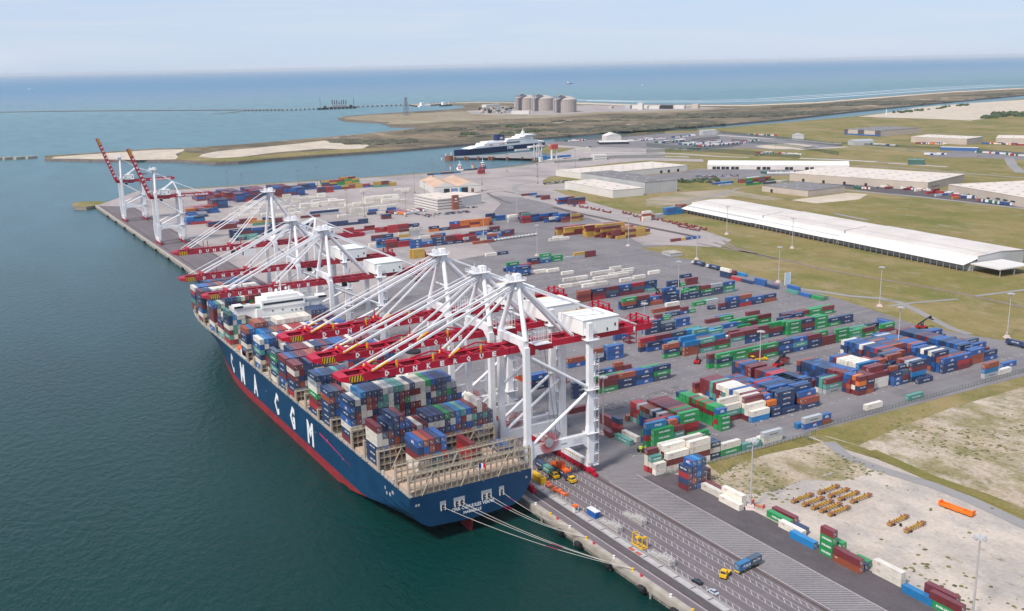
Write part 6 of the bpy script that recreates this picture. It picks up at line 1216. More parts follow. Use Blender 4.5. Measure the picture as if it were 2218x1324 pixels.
MLn = ['beside the cream pair at the edge of the gravel lot', 'at the bottom right rising from the gravel lot', 'behind the nearest crane landside leg', 'before the navy block, beside the yellow loader', 'before the blue and green stacks mid yard', 'on the grass before the long white shed, left one', 'on the grass beside the curved footpath', 'at the right edge near the waiting truck', 'right before the long white shed, middle', 'before the left part of the long white shed',
 'behind the green and blue stack mid yard', 'in the mustard block by the railway', 'in the mixed block by the railway', 'beside the grey stack left of the mixed block', 'behind the orange stacks', 'beyond the red end of the nearest crane girder', 'between the blue rows at the right', 'at the grass edge near the low concrete slab']
for (x, y), l in zip(ML, MLn): place(mp_, used, (x, y, .05), random.uniform(0, 1), 'tall light mast '+l, 'light masts of the terminal')
mp2 = copy_tree(mp_); used.add(mp_.name)
for ch in mp2.children:
    ch.data = ch.data.copy(); ch.data.materials[0] = mat('mast_brown', (0.20, 0.16, 0.15), .7)
    if ch.name.startswith('pole'): ch.scale = (.6, .6, 1)
    if ch.name.startswith('base'): ch.scale = (.7, .7, .7)
mp_ = mp2
for i, (x, y) in enumerate([(199.3,1549.6), (204.6,1487.7), (194,1320.2), (287.7,1477.3), (329.3,1511.6), (261,1152.7), (302.4,1120.7), (412.7,1332.7), (372.1,1213.8), (255.3,1196.9), (540,1360.6), (613.3,1315.5), (710.2,1405.8), (799.5,1489.1), (666.3,1501.4), (530,1513.2), (169.6,883.6), (1519.7,2025.6), (1538.4,1942), (1545.6,1727.4), (1510.2,1548.5), (1480,1326), (1456.8,1157.9), (1219.2,1424.2), (1309,1712.8), (662.2,1395.8)]):
    o = place(mp_, used, (x, y, .05), random.uniform(0, 1), f'thin light mast far away, {NTH[min(i, 23)]} of the distant ones from the left quay' if i < 17 else f'thin light mast among the far lorry parks, {NTH[i-17]} one', 'distant light masts')
# fence along the gravel lots
def fence(name, lab, P, h, m, sp=4.0, mesh=True):
    t = empty(name, lab, 'fence', (P[0][0], P[0][1], 0)); mb = MB(); pb = MB(); ox, oy = P[0]
    for (xa, ya), (xb, yb) in zip(P, P[1:]):
        n = max(1, int(math.hypot(xb-xa, yb-ya)/sp))
        for k in range(n+1): pb.cbox((xa+(xb-xa)*k/n-ox, ya+(yb-ya)*k/n-oy, 0), (.1, .1, h+.1))
        for z in [h*q for q in ((.05, .3, .55, .8, 1.0) if mesh else (.0, .25, .5, .75, 1.0))]: mb.beam((xa-ox, ya-oy, z), (xb-ox, yb-oy, z), .05 if mesh else .09, .05 if mesh else h*.12)
    mb.build('mesh_panel', m, t); pb.build('post', m, t)
FG = mat('fence_green', (0.04, 0.10, 0.06), .7); FD = mat('dark_hedge_fence', (0.025, 0.06, 0.045), .9, .3, .1)
fence('mesh_fence', 'thin green mesh fence between the yard and the gravel lot', [(64, 325.8), (158, 326)], 2.2, FG, 2.5)
fence('mesh_fence', 'thin green mesh fence along the grass to the right edge', [(166, 331), (225, 331), (345, 331.6)], 2.2, FG, 2.5)
fence('field_gate', 'small green gate where the perimeter road meets the yard', [(149.9,324), (149.9,320.3)], 2.4, FG, 1.0)
for i, (P, h) in enumerate((([(1165,1755.6), (1168.8,1690.4), (1187.6,1613.9), (1272.6,1615.1), (1334.1,1642.7)], 5), ([(1073.4,1637.7), (1146.1,1596.9), (1177.6,1540.3), (1201.8,1344.6)], 5), ([(1235.5,1784.8), (1424.7,1811.7)], 4), ([(1391.3,1734.6), (1365.3,1502.6), (1305.2,1344.9)], 4), ([(1552.3,1954.4), (1517.1,1756.3), (1457.7,1473.2)], 4.5), ([(1092.7,2013.2), (1218.7,2003.3), (1450.5,2046.5)], 6), ([(1432.3,2099.5), (1516.2,2105.8), (1573.5,2063.8)], 5), ([(1507.8,1518.1), (1525.2,1378.6), (1561.6,1248.9), (1543.8,1124.5)], 3), ([(861.5,1569.1), (949.7,1572.9), (1028.5,1522.7)], 4), ([(807.2,1570), (857.2,1573), (900.7,1574.9)], 3))):
    fence('security_fence', f'dark green security fence around the far lorry parks, {NTH[i]} run', P, h*1.35, FD, 12, False)

# ------------------------------------------------------------ buildings
ROOFP = mat('roof_pale', (0.60, 0.53, 0.47), .7, .08, .05, dirt=(0.60, 0.48, 0.38), dscale=.06, damt=.5)
ROOFR = mat('roof_rusty', (0.52, 0.38, 0.29), .8, .15, .04, dirt=(0.42, 0.24, 0.15), dscale=.07, damt=.8)
ROOFG = mat('roof_dark', (0.15, 0.14, 0.14), .8, .15, .05, dirt=(0.24, 0.22, 0.22), dscale=.08, damt=.6)
WALLW = mat('wall_white', (0.62, 0.59, 0.56), .7, .05, .05, dirt=(0.6, 0.55, 0.5), dscale=.06, damt=.4)
WALLB = mat('wall_beige', (0.47, 0.40, 0.34), .8, .08, .05)
WALLG = mat('wall_grey', (0.42, 0.42, 0.42), .7, .08, .05)
BRICK = mat('brick_red', (0.27, 0.10, 0.07), .8, .1, .3)
BLUEP = mat('door_blue', (0.04, 0.13, 0.33), .6)
class FR:
    """frame on a facade line P0->P1; u runs along it, v goes back from it"""
    def __init__(s, P0, P1, side=1):
        s.P = Vector(P0); d = Vector(P1)-s.P; s.L = d.length; s.d = d.normalized(); s.n = Vector((-s.d.y, s.d.x))*side
        s.rz = math.atan2(s.d.y, s.d.x)
    def pt(s, u, v, z): return (s.d.x*u+s.n.x*v, s.d.y*u+s.n.y*v, z)
    def fbox(s, mb, u0, u1, v0, v1, z0, z1, m=0):
        a = [s.pt(u, v, z) for z in (z0, z1) for u, v in ((u0, v0), (u1, v0), (u1, v1), (u0, v1))]
        mb.add(a, [(0, 3, 2, 1), (4, 5, 6, 7), (0, 1, 5, 4), (1, 2, 6, 5), (2, 3, 7, 6), (3, 0, 4, 7)], m)
def building(name, label, P, depth, h, wall=WALLW, roof=ROOFP, side=1, doors=(), gable=0, dh=4.5, dm=DARK, left_doors=0, win=(), ribs=0, cat='warehouse'):
    """P=(front-left, front-right); depth goes back"""
    fr = FR(P[0], P[1], side); t = empty(name, label, cat, (P[0][0], P[0][1], .05)); L_ = fr.L
    mb = MB(); fr.fbox(mb, 0, L_, 0, depth, 0, h)
    if ribs:
        for k in range(ribs+1): fr.fbox(mb, L_*k/ribs-.15, L_*k/ribs+.15, -.25, 0, 0, h)
        n = int(ribs*depth/L_)
        for k in range(n+1): fr.fbox(mb, -.25, 0, depth*k/n-.15, depth*k/n+.15, 0, h)
    mb.build('wall', wall, t)
    mb = MB()
    if gable:
        for g in range(int(abs(gable)) or 1):
            G = int(abs(gable))
            if gable > 0: u0, u1 = L_*g/G, L_*(g+1)/G; um = (u0+u1)/2; hh = (u1-u0)*.17; q = [fr.pt(u0, -.4, h), fr.pt(um, -.4, h+hh), fr.pt(u1, -.4, h), fr.pt(u0, depth+.4, h), fr.pt(um, depth+.4, h+hh), fr.pt(u1, depth+.4, h)]
            else: v0, v1 = depth*g/G, depth*(g+1)/G; vm = (v0+v1)/2; hh = (v1-v0)*.12; q = [fr.pt(-.4, v0, h), fr.pt(-.4, vm, h+hh), fr.pt(-.4, v1, h), fr.pt(L_+.4, v0, h), fr.pt(L_+.4, vm, h+hh), fr.pt(L_+.4, v1, h)]
            mb.add(q, [(0, 2, 1)], 1); mb.add(q, [(3, 4, 5)], 1); mb.add(q, [(0, 1, 4, 3), (1, 2, 5, 4)], 0)
    else:
        fr.fbox(mb, -.3, L_+.3, -.3, depth+.3, h, h+.35)
        for k in range(int(L_/22)): 
            for j in range(max(1, int(depth/26))): fr.fbox(mb, 8+k*22, 11+k*22, 9+j*26, 13+j*26, h+.35, h+.8, 1)
    mb.build('roof', [roof, wall if gable else GREY], t)
    for u, w_ in doors: mb = MB(); fr.fbox(mb, u*L_-w_/2, u*L_+w_/2, -.15, -.02, 0, dh); mb.build('door', dm, t)
    for k in range(left_doors): v = depth*(k+.7)/(left_doors+.4); mb = MB(); fr.fbox(mb, -.15, -.02, v-2, v+2, 0, dh); mb.build('door', dm, t)
    for u0, u1, z0, z1 in win: mb = MB(); fr.fbox(mb, u0*L_, u1*L_, -.12, -.02, z0, z1); mb.build('window', GLASS, t)
    return t, fr
# twin-gabled hangar with a rusty roof
F, Rt, Lf = [(428.2,1300.1), (496.2,1283.7), (426.9,1400.9)]; dep = math.hypot(Lf[0]-F[0], Lf[1]-F[1])
t, fr = building('hangar', 'white hangar with twin gables and rusty roof beside the dock', (F, Rt), dep, 9.5, WALLW, ROOFR, 1, gable=2, cat='hangar')
for u0, u1, z, m, nm in ((.21, .33, 7, DARK, 'doorway'), (.585, .72, 7.6, DARK, 'doorway'), (.10, .20, 6.5, mat('door_pale', (0.5, 0.52, 0.55), .6), 'door'), (.36, .50, 6.8, mat('door_blue_grey', (0.16, 0.22, 0.38), .6), 'door'), (.545, .583, 7.6, mat('door_sky', (0.02, 0.30, 0.50), .6), 'door'), (.79, .85, 5.5, RUST, 'door')):
    mb = MB(); fr.fbox(mb, u0*fr.L, u1*fr.L, -.16, -.02, 0, z); mb.build(nm, m, t)
# office block with a brick tower, hall behind
F, Rt, Lf = [(355.7,1141.1), (391.8,1142.7), (375,1202.2)]; dep = math.hypot(Lf[0]-F[0], Lf[1]-F[1])
t, fr = building('office_block', 'white four storey office with brick tower on the terminal', (F, Rt), dep, 14.5, WALLW, ROOFP, 1, cat='office')
for k in range(4):
    mb = MB(); fr.fbox(mb, 0, fr.L, -.12, -.02, 1.7+k*3.5, 2.7+k*3.5); fr.fbox(mb, -.12, -.02, 0, dep, 1.7+k*3.5, 2.7+k*3.5); mb.build('window_band', mat('band_window', (0.20, 0.17, 0.16), .3), t)
mb = MB(); fr.fbox(mb, fr.L*.56, fr.L*.80, -3.6, -.2, 0, 18.5); tw = mb.build('tower', BRICK, t); mb = MB(); fr.fbox(mb, fr.L*.64, fr.L*.72, -3.75, -3.62, 12.8, 14.6); fr.fbox(mb, fr.L*.60, fr.L*.76, -3.75, -3.62, 10, 10.8); mb.build('tower_sign', LETW, tw)
P2 = [(399.9,1158.1), (434.7,1170.2)]; building('workshop_hall', 'white hall with pale roof adjoining the office block', P2, 48, 12.5, WALLW, ROOFP, 1)
# long white shed
P3 = [(586.1,944.4), (549.7,529.1)]; fr = FR(P3[0], P3[1], 1); t = empty('long_shed', 'very long white open-fronted shed with stepped roof on the grass', 'shed', (*P3[0], .05)); L_ = fr.L; mb = MB()
cuts = (0, .32, .62, 1)
for k in range(3):
    a, b = cuts[k]*L_, cuts[k+1]*L_; e = .5*k; q = [fr.pt(u, v, z) for u in (a+1.2*(k > 0), b) for v, z in ((0, 5.0+e), (17, 9.0+e), (17, 11.2+e), (45, 13.0+e), (74, 11.4+e))]
    mb.add(q, [(0, 5, 6, 1), (1, 6, 7, 2)]); mb.add(q, [(2, 7, 8, 3), (3, 8, 9, 4)], 1)
    for j in range(1, 24): u = a+(b-a)*j/24; mb.add([fr.pt(u-.15, 17, 11.25+e), fr.pt(u+.15, 17, 11.25+e), fr.pt(u+.15, 45, 13.05+e), fr.pt(u-.15, 45, 13.05+e)], [(0, 1, 2, 3)], 2)
    mb.add([fr.pt(a+2, 30, 12.12+e), fr.pt(b-2, 30, 12.12+e), fr.pt(b-2, 31.5, 12.2+e), fr.pt(a+2, 31.5, 12.2+e)], [(0, 1, 2, 3)], 2)
mb.build('roof', [mat('roof_white', (0.70, 0.67, 0.64), .6, .05, .03, dirt=(0.60, 0.56, 0.52), dscale=.04, damt=.5), mat('roof_upper', (0.56, 0.50, 0.46), .7, .06, .03, dirt=(0.64, 0.59, 0.55), dscale=.03, damt=.6), mat('roof_strip', (0.46, 0.42, 0.39), .7)], t); mb = MB(); fr.fbox(mb, 2, L_-1, 9, 73, 0, 8)
mb.add([fr.pt(L_-.5, v, z) for v, z in ((17, 0), (74, 0), (74, 12.3), (45, 13.9), (17, 12.1))], [(0, 1, 2, 3, 4)]); mb.build('wall', WALLG, t); mb = MB()
for k in range(60): fr.fbox(mb, L_*k/59-.25, L_*k/59+.25, .3, .8, 0, 5.2)
mb.build('column', mat('column_grey', (0.25, 0.25, 0.26), .6), t); mb = MB()
for k in (1, 2): u = cuts[k]*L_; mb.add([fr.pt(u, 16.9, 9+.5*k), fr.pt(u+1.5, 16.9, 9+.5*k), fr.pt(u+1.5, 16.9, 11.6+.5*k), fr.pt(u+1.5, 45, 13.4+.5*k), fr.pt(u, 45, 13.4+.5*k), fr.pt(u, 16.9, 11.6+.5*k)], [(0, 1, 2, 5), (5, 2, 3, 4)])
mb.build('roof_joint', ROOFG, t); mb = MB(); fr.fbox(mb, L_+.5, L_+30, 8, 46, 6.0, 7.0); ca = mb.build('canopy', WALLW, t); mb = MB()
for u in (L_+2, L_+29):
    for v in (9, 26, 45): fr.fbox(mb, u, u+.5, v, v+.5, 0, 6.0)
mb.build('post', GREY, ca)
# port warehouses
def B2p(a, b): return (a, b)
building('warehouse', 'low white warehouse with pale flat roof before the grey ribbed one', [(601.9,1104.4), (652.1,1101.6)], 130, 10.5, WALLW, ROOFP, 1)
building('warehouse', 'tall grey ribbed warehouse with dark roof', [(661.6,1110.8), (716.9,1109.1)], 165, 16, WALLG, ROOFG, 1, ribs=9)
building('warehouse', 'long low white warehouse left of the arched one with pale roof', [(699.9,1300.7), (907.1,1312.7)], 90, 9, WALLW, ROOFP, 1, doors=((.72, 5), (.80, 5), (.9, 5)))
t, fr = building('warehouse', 'long white warehouse with rounded roof and loading doors', [(948.6,1309.8), (1110,1147.5)], 45, 7.5, WALLW, WALLW, 1, gable=-1, doors=[(q, 6) for q in (.05, .08, .115, .145, .185, .215, .37, .41, .44, .57, .60, .71, .745, .88, .91, .94)])
building('warehouse', 'large beige warehouse with white roof, left of two at right', [(981.1,897.5), (1103.3,929.5)], 210, 11.5, WALLB, ROOFP, 1, left_doors=6, win=((.1, .3, 4, 5),))
P4 = [(978.8,863.7), (933.9,724.9)]; fr = FR(P4[0], P4[1], 1)
building('warehouse', 'large beige warehouse cut by the right photo edge', (P4[0], (P4[0][0]+fr.d.x*270, P4[0][1]+fr.d.y*270)), 150, 12, WALLB, ROOFP, 1, doors=((.16, 5), (.3, 5), (.55, 5)), win=((.35, .38, 4, 6), (.4, .43, 4, 6), (.45, .48, 4, 6)))
P5 = [(807.3,1034.3), (811.6,953.1)]; building('warehouse', 'low beige warehouse with dark flat roof standing alone', P5, 75, 8, WALLB, ROOFG, 1, doors=((.22, 4),))
P6 = [(1723.5,1705), (1728.7,1602.3)]; t, fr = building('warehouse', 'dark-fronted logistics hall far right before the fields', P6, 150, 13, WALLB, ROOFG, 1)
mb = MB()
for a, b in ((0, .1), (.38, .55), (.85, 1)): fr.fbox(mb, a*fr.L, b*fr.L, -.3, -.05, 0, 13.5)
mb.build('dark_panel', mat('panel_dark', (0.10, 0.09, 0.11), .7), t); mb = MB(); fr.fbox(mb, 0, fr.L, -.4, -.06, .5, 3.5); mb.build('door', BLUEP, t)
building('warehouse', 'pale beige hall at far right beside stored red containers', [(1666.3,1331.9), (1740.8,1347.2)], 120, 12, WALLB, ROOFP, 1); building('warehouse', 'second pale hall at far right behind red containers', [(1735.6,1313.9), (1763.1,1268.2)], 90, 11, WALLB, ROOFP, 1)
building('customs_hall', 'grey box building among the far lorry parks, left one', [(1467.8,1920.3), (1507.3,1913.3)], 18, 12, WALLG, WALLW, 1, cat='building'); building('customs_hall', 'grey building with curved roof among the far lorry parks', [(1517.6,1673.1), (1536,1654.6)], 20, 10, WALLG, WALLG, 1, gable=1, cat='building')
building('customs_hall', 'long grey canopy building right of the lorry parks', [(1491.2,1471.3), (1536.2,1458.6)], 24, 9, WALLG, GREY, 1, gable=-1, cat='building'); building('ferry_office', 'beige three storey office near the ferry ramp', [(892.9,1565.3), (918.1,1559.2)], 14, 10, WALLW, WALLW, 1, cat='building', win=((.05, .95, 2, 3), (.05, .95, 6, 7)))
building('ferry_terminal', 'white ferry terminal with layered roofs behind the ferry', [(1122.2,1870.1), (1179.9,1838.1)], 45, 5, DARK, WALLW, 1, cat='terminal'); 
t, fr = building('ferry_terminal_hall', 'white upper hall of the ferry terminal', [(1186.6,1933.2), (1222.2,1924.3)], 30, 13, WALLW, WALLW, 1, gable=1, cat='terminal')
building('toll_canopy', 'dark green canopy on the road at far right', [(1250.1,1144.3), (1264.9,1123.4)], 22, 8, mat('green_wall', (0.05, 0.12, 0.10), .6), mat('green_roof', (0.10, 0.20, 0.18), .6), 1, cat='canopy'); building('toll_plaza', 'blue and white toll plaza at far right', [(1522.2,1286.1), (1552.5,1225.8)], 14, 6, mat('blue_wall', (0.04, 0.12, 0.30), .6), WALLW, 1, cat='canopy')
building('substation', 'low pale concrete slab building on the grass by the yard corner', [(395.8,729.1), (409.3,727.1)], 16, 2.5, WALLG, CONC, 1, cat='slab')
for i, (P, d, h, wl, lab) in enumerate((([(2197.6,3332.5), (2206.2,3320.4)], 30, 9, WALLB, 'small beige plant building right of the gas tanks'), ([(2227.3,3260.2), (2239.7,3242.7)], 30, 14, WALLG, 'grey plant building right of the gas tanks'), ([(2244.2,3236.4), (2280.3,3185.6)], 40, 12, WALLW, 'wide white process building on the shore'), ([(2203.5,3146.9), (2214.7,3131.5)], 25, 26, WALLW, 'tall white process tower on the shore'), ([(2267.4,3159.2), (2291.6,3125.3)], 30, 11, WALLW, 'white and brown plant building on the shore'), ([(2293.1,3123.3), (2320.4,3085.1)], 40, 15, DARK, 'dark-windowed plant building on the shore'), ([(2332.1,3098), (2360.1,3058.6)], 30, 14, WALLW, 'pale cream plant building on the shore'), ([(2393.7,3055.5), (2408.3,3034.9)], 30, 17, WALLB, 'rightmost plant building on the shore'),
    ([(1702.5,3252.2), (1753.5,3210.5)], 30, 12, WALLW, 'long white building before the gas tanks'), ([(1911.3,3818.7), (1993.3,3836.7)], 30, 14, WALLW, 'long pale building left of the gas tanks'), ([(2029.9,3783.7), (2068.8,3761.7)], 40, 16, WALLW, 'pale building at the foot of the left gas tank'))):
    building('plant_building', lab, P, d, h, wl, WALLW if wl is not DARK else ROOFG, 1, cat='plant building')
mb = MB(); rg = [(1644.8,3386.8), (1740.6,3324.8), (1950.8,3684), (1796.9,3665.1)]
for _ in range(150): a, b = random.random(), random.random(); x = rg[0][0]*(1-a)*(1-b)+rg[1][0]*a*(1-b)+rg[2][0]*a*b+rg[3][0]*(1-a)*b; y = rg[0][1]*(1-a)*(1-b)+rg[1][1]*a*(1-b)+rg[2][1]*a*b+rg[3][1]*(1-a)*b; mb.cbox((x, y, 1), (random.uniform(5, 22), random.uniform(4, 12), random.uniform(3, 12)), random.random()*3, random.randrange(3))
tag(mb.build('pipe_plant', [GREY, WALLB, DARK]), 'dense low pipework and machinery left of the gas tanks', 'pipework', kind='stuff')
for P, wd in (([(1124.2,1703.1), (1168.8,1690.4), (1172.5,1628.2)], 10), ([(1496.9,1898.6), (1508.7,1804.2), (1515.3,1668.2), (1505.4,1520.6)], 16), ([(1201.8,1344.6), (1231.1,1282.1), (1251.6,1211.9)], 14), ([(1066.1,1628.3), (1106,1570), (1115.5,1480.3), (1145.5,1419.2)], 9), ([(1019.5,1568.3), (1070.5,1502)], 14), ([(1336.5,1484.1), (1458.5,1460.4)], 18), ([(1247.3,1182.7), (1267.7,1079.1)], 10), ([(1002.8,1791.8), (1077.5,1840.4), (1067.2,1825.5)], 12), ([(981.5,1729), (1091.9,1601.4)], 10), ([(874.5,1598.6), (937.7,1627.7), (953.9,1604)], 9)):
    road('concrete_lane', P, wd, mat('lane_pale', (0.46, 0.42, 0.40), .9, .08, .05), .2)
# gas storage tanks
TK = mat('tank_concrete', (0.47, 0.41, 0.375), .85, .06, .02, dirt=(0.30, 0.26, 0.25), dscale=.02, damt=.5)
for i, (p, lab) in enumerate(zip([(1929.7,3481.7), (1937.5,3370), (1917.6,3180.8)], ('leftmost', 'middle', 'rightmost and largest looking'))):
    q = C_ = p; t = empty('gas_tank', f'domed concrete gas tank, {lab} of three', 'tank', (p[0], p[1]+40, 1.2), 0, 'domed gas tanks by the sea'); mb = MB(); rr = (43, 43, 43)[i]; hh = 46
    mb.lathe((0, 0, 0), [(rr, 0), (rr, hh), (rr+1, hh), (rr+1, hh+1.5), (rr*.9, hh+5), (rr*.7, hh+9), (rr*.4, hh+12), (0.1, hh+13.5)], 40); mb.build('shell', TK, t)
    mb = MB()
    for k in range(40): a = 2*pi*k/40; mb.cbox(((rr+.6)*cos(a), (rr+.6)*sin(a), 0), (1.4, 1.8, hh), a)
    mb.build('rib', TK, t); mb = MB()
    for z in range(5, 60, 6): mb.box(-rr-14, -rr-2, -30, -18, z, z+.6)
    for a, b in ((-rr-14, -30), (-rr-3, -30), (-rr-14, -18), (-rr-3, -18)): mb.box(a, a+1, b, b+1, 0, 62)
    for k in range(7): mb.beam((-rr-14+k*1.5, -30, 4+k*8), (-rr-3, -30, 10+k*8), .8, .8)
    mb.box(-rr-15, -rr+38, -31, -20, 53, 55); mb.box(-rr, -rr+30, -26, -22, 55, 60); mb.box(-rr+6, -rr+18, -25, -23, 60, 63)
    mb.build('pipe_tower', mat('pipe_steel', (0.20, 0.20, 0.25), .6), t); mb = MB(); mb.box(-rr-4, -rr+12, -27, -25, 63, 64.5); mb.build('davit', YEL, t)
(xp, yp), = [(1395.9,3509.5)]; t = empty('lattice_pylon', 'tall lattice pylon alone on the headland', 'pylon', (xp, yp, 1)); mb = MB()
for s in ((-1, -1), (1, -1), (1, 1), (-1, 1)): mb.beam((s[0]*9, s[1]*9, 0), (s[0]*2.5, s[1]*2.2, 66), 1.3, 1.3)
for k in range(10):
    z0, z1 = k*6.6, (k+1)*6.6; a = 9-6.8*k/10; b = 9-6.8*(k+1)/10
    for s in (-1, 1): mb.beam((-a, s*a, z0), (b, s*b, z1), .7, .7); mb.beam((a, s*a, z0), (-b, s*b, z1), .7, .7)
mb.build('lattice', mat('pylon_grey', (0.16, 0.17, 0.22), .6), t); mb = MB(); mb.box(-4, 4, -4, 4, 65, 67); mb.box(-.4, .4, -.4, .4, 67, 72); mb.build('platform', GREY, t)
(xp, yp), = [(2433.7,2171)]; t = empty('beacon_tower', 'slim red and white beacon beside the sand quarry', 'beacon', (xp, yp, 0)); mb = MB(); mb.tube((0, 0, 0), (0, 0, 20), 2, 10, 0, 1.4); mb.build('shaft', WHITE, t); mb = MB(); mb.tube((0, 0, 20), (0, 0, 24), 2, 10, 0, 1); mb.build('lantern', mat('lantern_green', (0.03, 0.15, 0.08), .6), t)
# ------------------------------------------------------------ ferry
Fb, Fs = [(760,1881.6), (1013.7,1945.7)]; d = Vector(Fs)-Vector(Fb); LF = d.length; rz = math.atan2(d.y, d.x)
t = empty('ferry', 'white and navy passenger ferry berthed at the ramp', 'ferry', (*Fb, -4.5), rz); t.scale = (1, 1, .9)
k_ = LF/186.0
mb = MB(); st = [(0, .6), (6, 4), (14, 8), (26, 12), (42, 14), (150, 14), (180, 14), (186, 13)]
vs = []
for x, h in st:
    for s in (-1, 1): vs += [(x*k_, s*h*.8+0*s, -2), (x*k_, s*h, 14)]
mb.add(vs, [q for i in range(len(st)-1) for q in ((i*4, i*4+4, i*4+5, i*4+1), (i*4+2, i*4+3, i*4+7, i*4+6), (i*4+1, i*4+5, i*4+7, i*4+3))]+[(28, 30, 31, 29)])
mb.build('hull', mat('ferry_navy', (0.01, 0.025, 0.09), .4), t)
mb = MB()
def slab(x0, x1, w_, z0, z1, sl=0): mb.add([(x0*k_, -w_, z0), (x1*k_, -w_, z0), (x1*k_, w_, z0), (x0*k_, w_, z0), ((x0+sl)*k_, -w_, z1), (x1*k_, -w_, z1), (x1*k_, w_, z1), ((x0+sl)*k_, w_, z1)], [(0, 3, 2, 1), (4, 5, 6, 7), (0, 1, 5, 4), (1, 2, 6, 5), (2, 3, 7, 6), (3, 0, 4, 7)])
slab(22, 183, 14, 14, 18.5, 20); slab(50, 160, 13.5, 17, 24, 4); slab(98, 158, 13.2, 24, 29, 5); slab(128, 157, 12.5, 29, 32.5, 2); slab(137, 164, 15.5, 32.5, 36, 3); slab(60, 96, 10, 24, 27); slab(160, 170, 12, 17, 22)
mb.build('superstructure', SHIPW, t); mb = MB(); mb.box(143*k_, 147*k_, -2, 2, 36, 44); mb.box(144.5*k_, 145.5*k_, -.5, .5, 44, 50); mb.box(141*k_, 149*k_, -.4, .4, 41, 42); mb.box(141*k_, 149*k_, -4, 4, 38, 38.8); mb.build('mast', SHIPW, t)
mb = MB(); mb.add([(84*k_, -6, 24), (101*k_, -6, 24), (101*k_, 6, 24), (84*k_, 6, 24), (86*k_, -5, 42), (101*k_, -5, 40), (101*k_, 5, 40), (86*k_, 5, 42)], [(4, 5, 6, 7), (0, 1, 5, 4), (1, 2, 6, 5), (2, 3, 7, 6), (3, 0, 4, 7)]); fn = mb.build('funnel', mat('ferry_funnel', (0.01, 0.02, 0.09), .4), t)
mb = MB(); put_text(mb, 'DFDS', (94*k_, -5.85, 30.5), 4.5, '-y', 9.5, 0, .05); mb.build('funnel_lettering', LETW, fn)
mb = MB(); put_text(mb, 'DFDS', (107*k_, -14.25, 6.0), 7.0, '-y', 19, 0, .05); mb.v = [(a, b, c) for a, b, c in mb.v]; mb.build('hull_lettering', LETW, t)
mb = MB()
for k in range(26): mb.box((104+k*1.9)*k_, (105+k*1.9)*k_, -13.32, -13.2, 25.6, 26.8)
for k in range(16): mb.box((128+k*1.6)*k_, (129+k*1.6)*k_, -12.62, -12.5, 30.2, 31.2)
mb.box(100*k_, 128*k_, -13.66, -13.5, 18.6, 22.6); mb.box(139*k_, 163*k_, -15.62, -15.5, 33.6, 34.8); mb.build('window', mat('ferry_window', (0.16, 0.15, 0.17), .3), t)
mb = MB()
for x in (62, 66, 84, 90): mb.box(x*k_, (x+4)*k_, -14.4, -13.6, 18.6, 20.6)
mb.build('lifeboat', mat('ferry_orange', (0.75, 0.20, 0.12), .5), t)
# berth: piled jetty, round bollard island, linkspan with portal, ramp
mb = MB(); P = [(722.7,1813.5), (774.9,1756), (834.7,1676.7)]; Pz = [(767.1,1817), (864.3,1789.4), (914.9,1785), (850.1,1681.7)]
sheet('ferry_pier', [(731.1,1829.8), (766,1817.9), (816.4,1802.3), (880.8,1817), (931.3,1813.8), (848.3,1673.8), (831,1670.6), (772.8,1752.2), (720.6,1809.5)], ROADM, .4)
for i, (x, y) in enumerate([(716.6,1793.6), (735.5,1786.2), (736.1,1775.9), (755.2,1768.2), (771.8,1753.1), (772.2,1743.1), (778.3,1747.2), (795.3,1722), (817.5,1701.8), (826.1,1675.1), (829.5,1672)]):
    mb = MB(); mb.cbox((x, y, -7), (3.5, 3.5, 9.5), .3); tag(mb.build('mooring_pile', RUST), f'rusty steel pile along the ferry pier, {NTH[i]} from the left', 'pile', 'piles of the ferry pier')
(xp, yp), = [(706.8,1800.9)]; t = empty('dolphin_island', 'round brown mooring island off the ferry bow', 'dolphin', (xp, yp, -6)); mb = MB(); mb.tube((0, 0, 0), (0, 0, 11), 8, 14); mb.build('drum', RUST, t); mb = MB(); mb.cbox((-6, 2, 11), (1.6, 1.6, 5)); mb.cbox((6, 2, 11), (1.6, 1.6, 6)); mb.build('post', WHITE, t)
for i, (x, y) in enumerate([(697.3,1814.4), (625.1,1634.4), (670,1634.5)]): mb = MB(); mb.tube((x, y, -5), (x, y, 2), 1.2, 8); mb.tube((x, y, 2), (x, y, 5), 1.2, 8, 1); tag(mb.build('channel_post', [WHITE, REDL]), 'red and white post '+('standing in the water left of the mooring island', 'on the quay left of the tugs', 'on the quay between the tugs')[i], 'post')
(xp, yp), = [(831.9,1623.9)]; t = empty('linkspan', 'blue steel ferry ramp with tall white portal', 'ramp', (xp, yp, 0), rz-.1); mb = MB(); mb.box(-22, -10, -3, 6, 0, 10); mb.box(-22, 60, 6, 14, 3, 6.5); mb.build('ramp_girder', mat('linkspan_blue', (0.02, 0.16, 0.40), .5), t)
mb = MB()
for x in (4, 15): mb.box(x, x+2, -2, 2, 0, 24)
for x in (-20, -8): mb.box(x, x+1.5, 14, 15.5, 0, 32); mb.box(x, x+1.5, 22, 23.5, 0, 32)
mb.box(-20, -6.5, 14, 15.5, 30, 32); mb.box(-20, -6.5, 14, 15.5, 16, 18); mb.box(-26, 8, 24, 36, 24, 27); mb.box(-60, -26, 28, 32, 20, 23)
mb.build('portal', WALLW, t); mb = MB(); mb.box(3, 19, -2.5, 2.5, 21, 30); mb.build('sign_panel', mat('panel_red', (0.50, 0.08, 0.06), .6), t); mb = MB(); mb.box(-30, -24, -8, -2, 0, 9); mb.box(-24, 30, -6, 4, 0, 2); mb.build('control_cabin', WALLW, t)
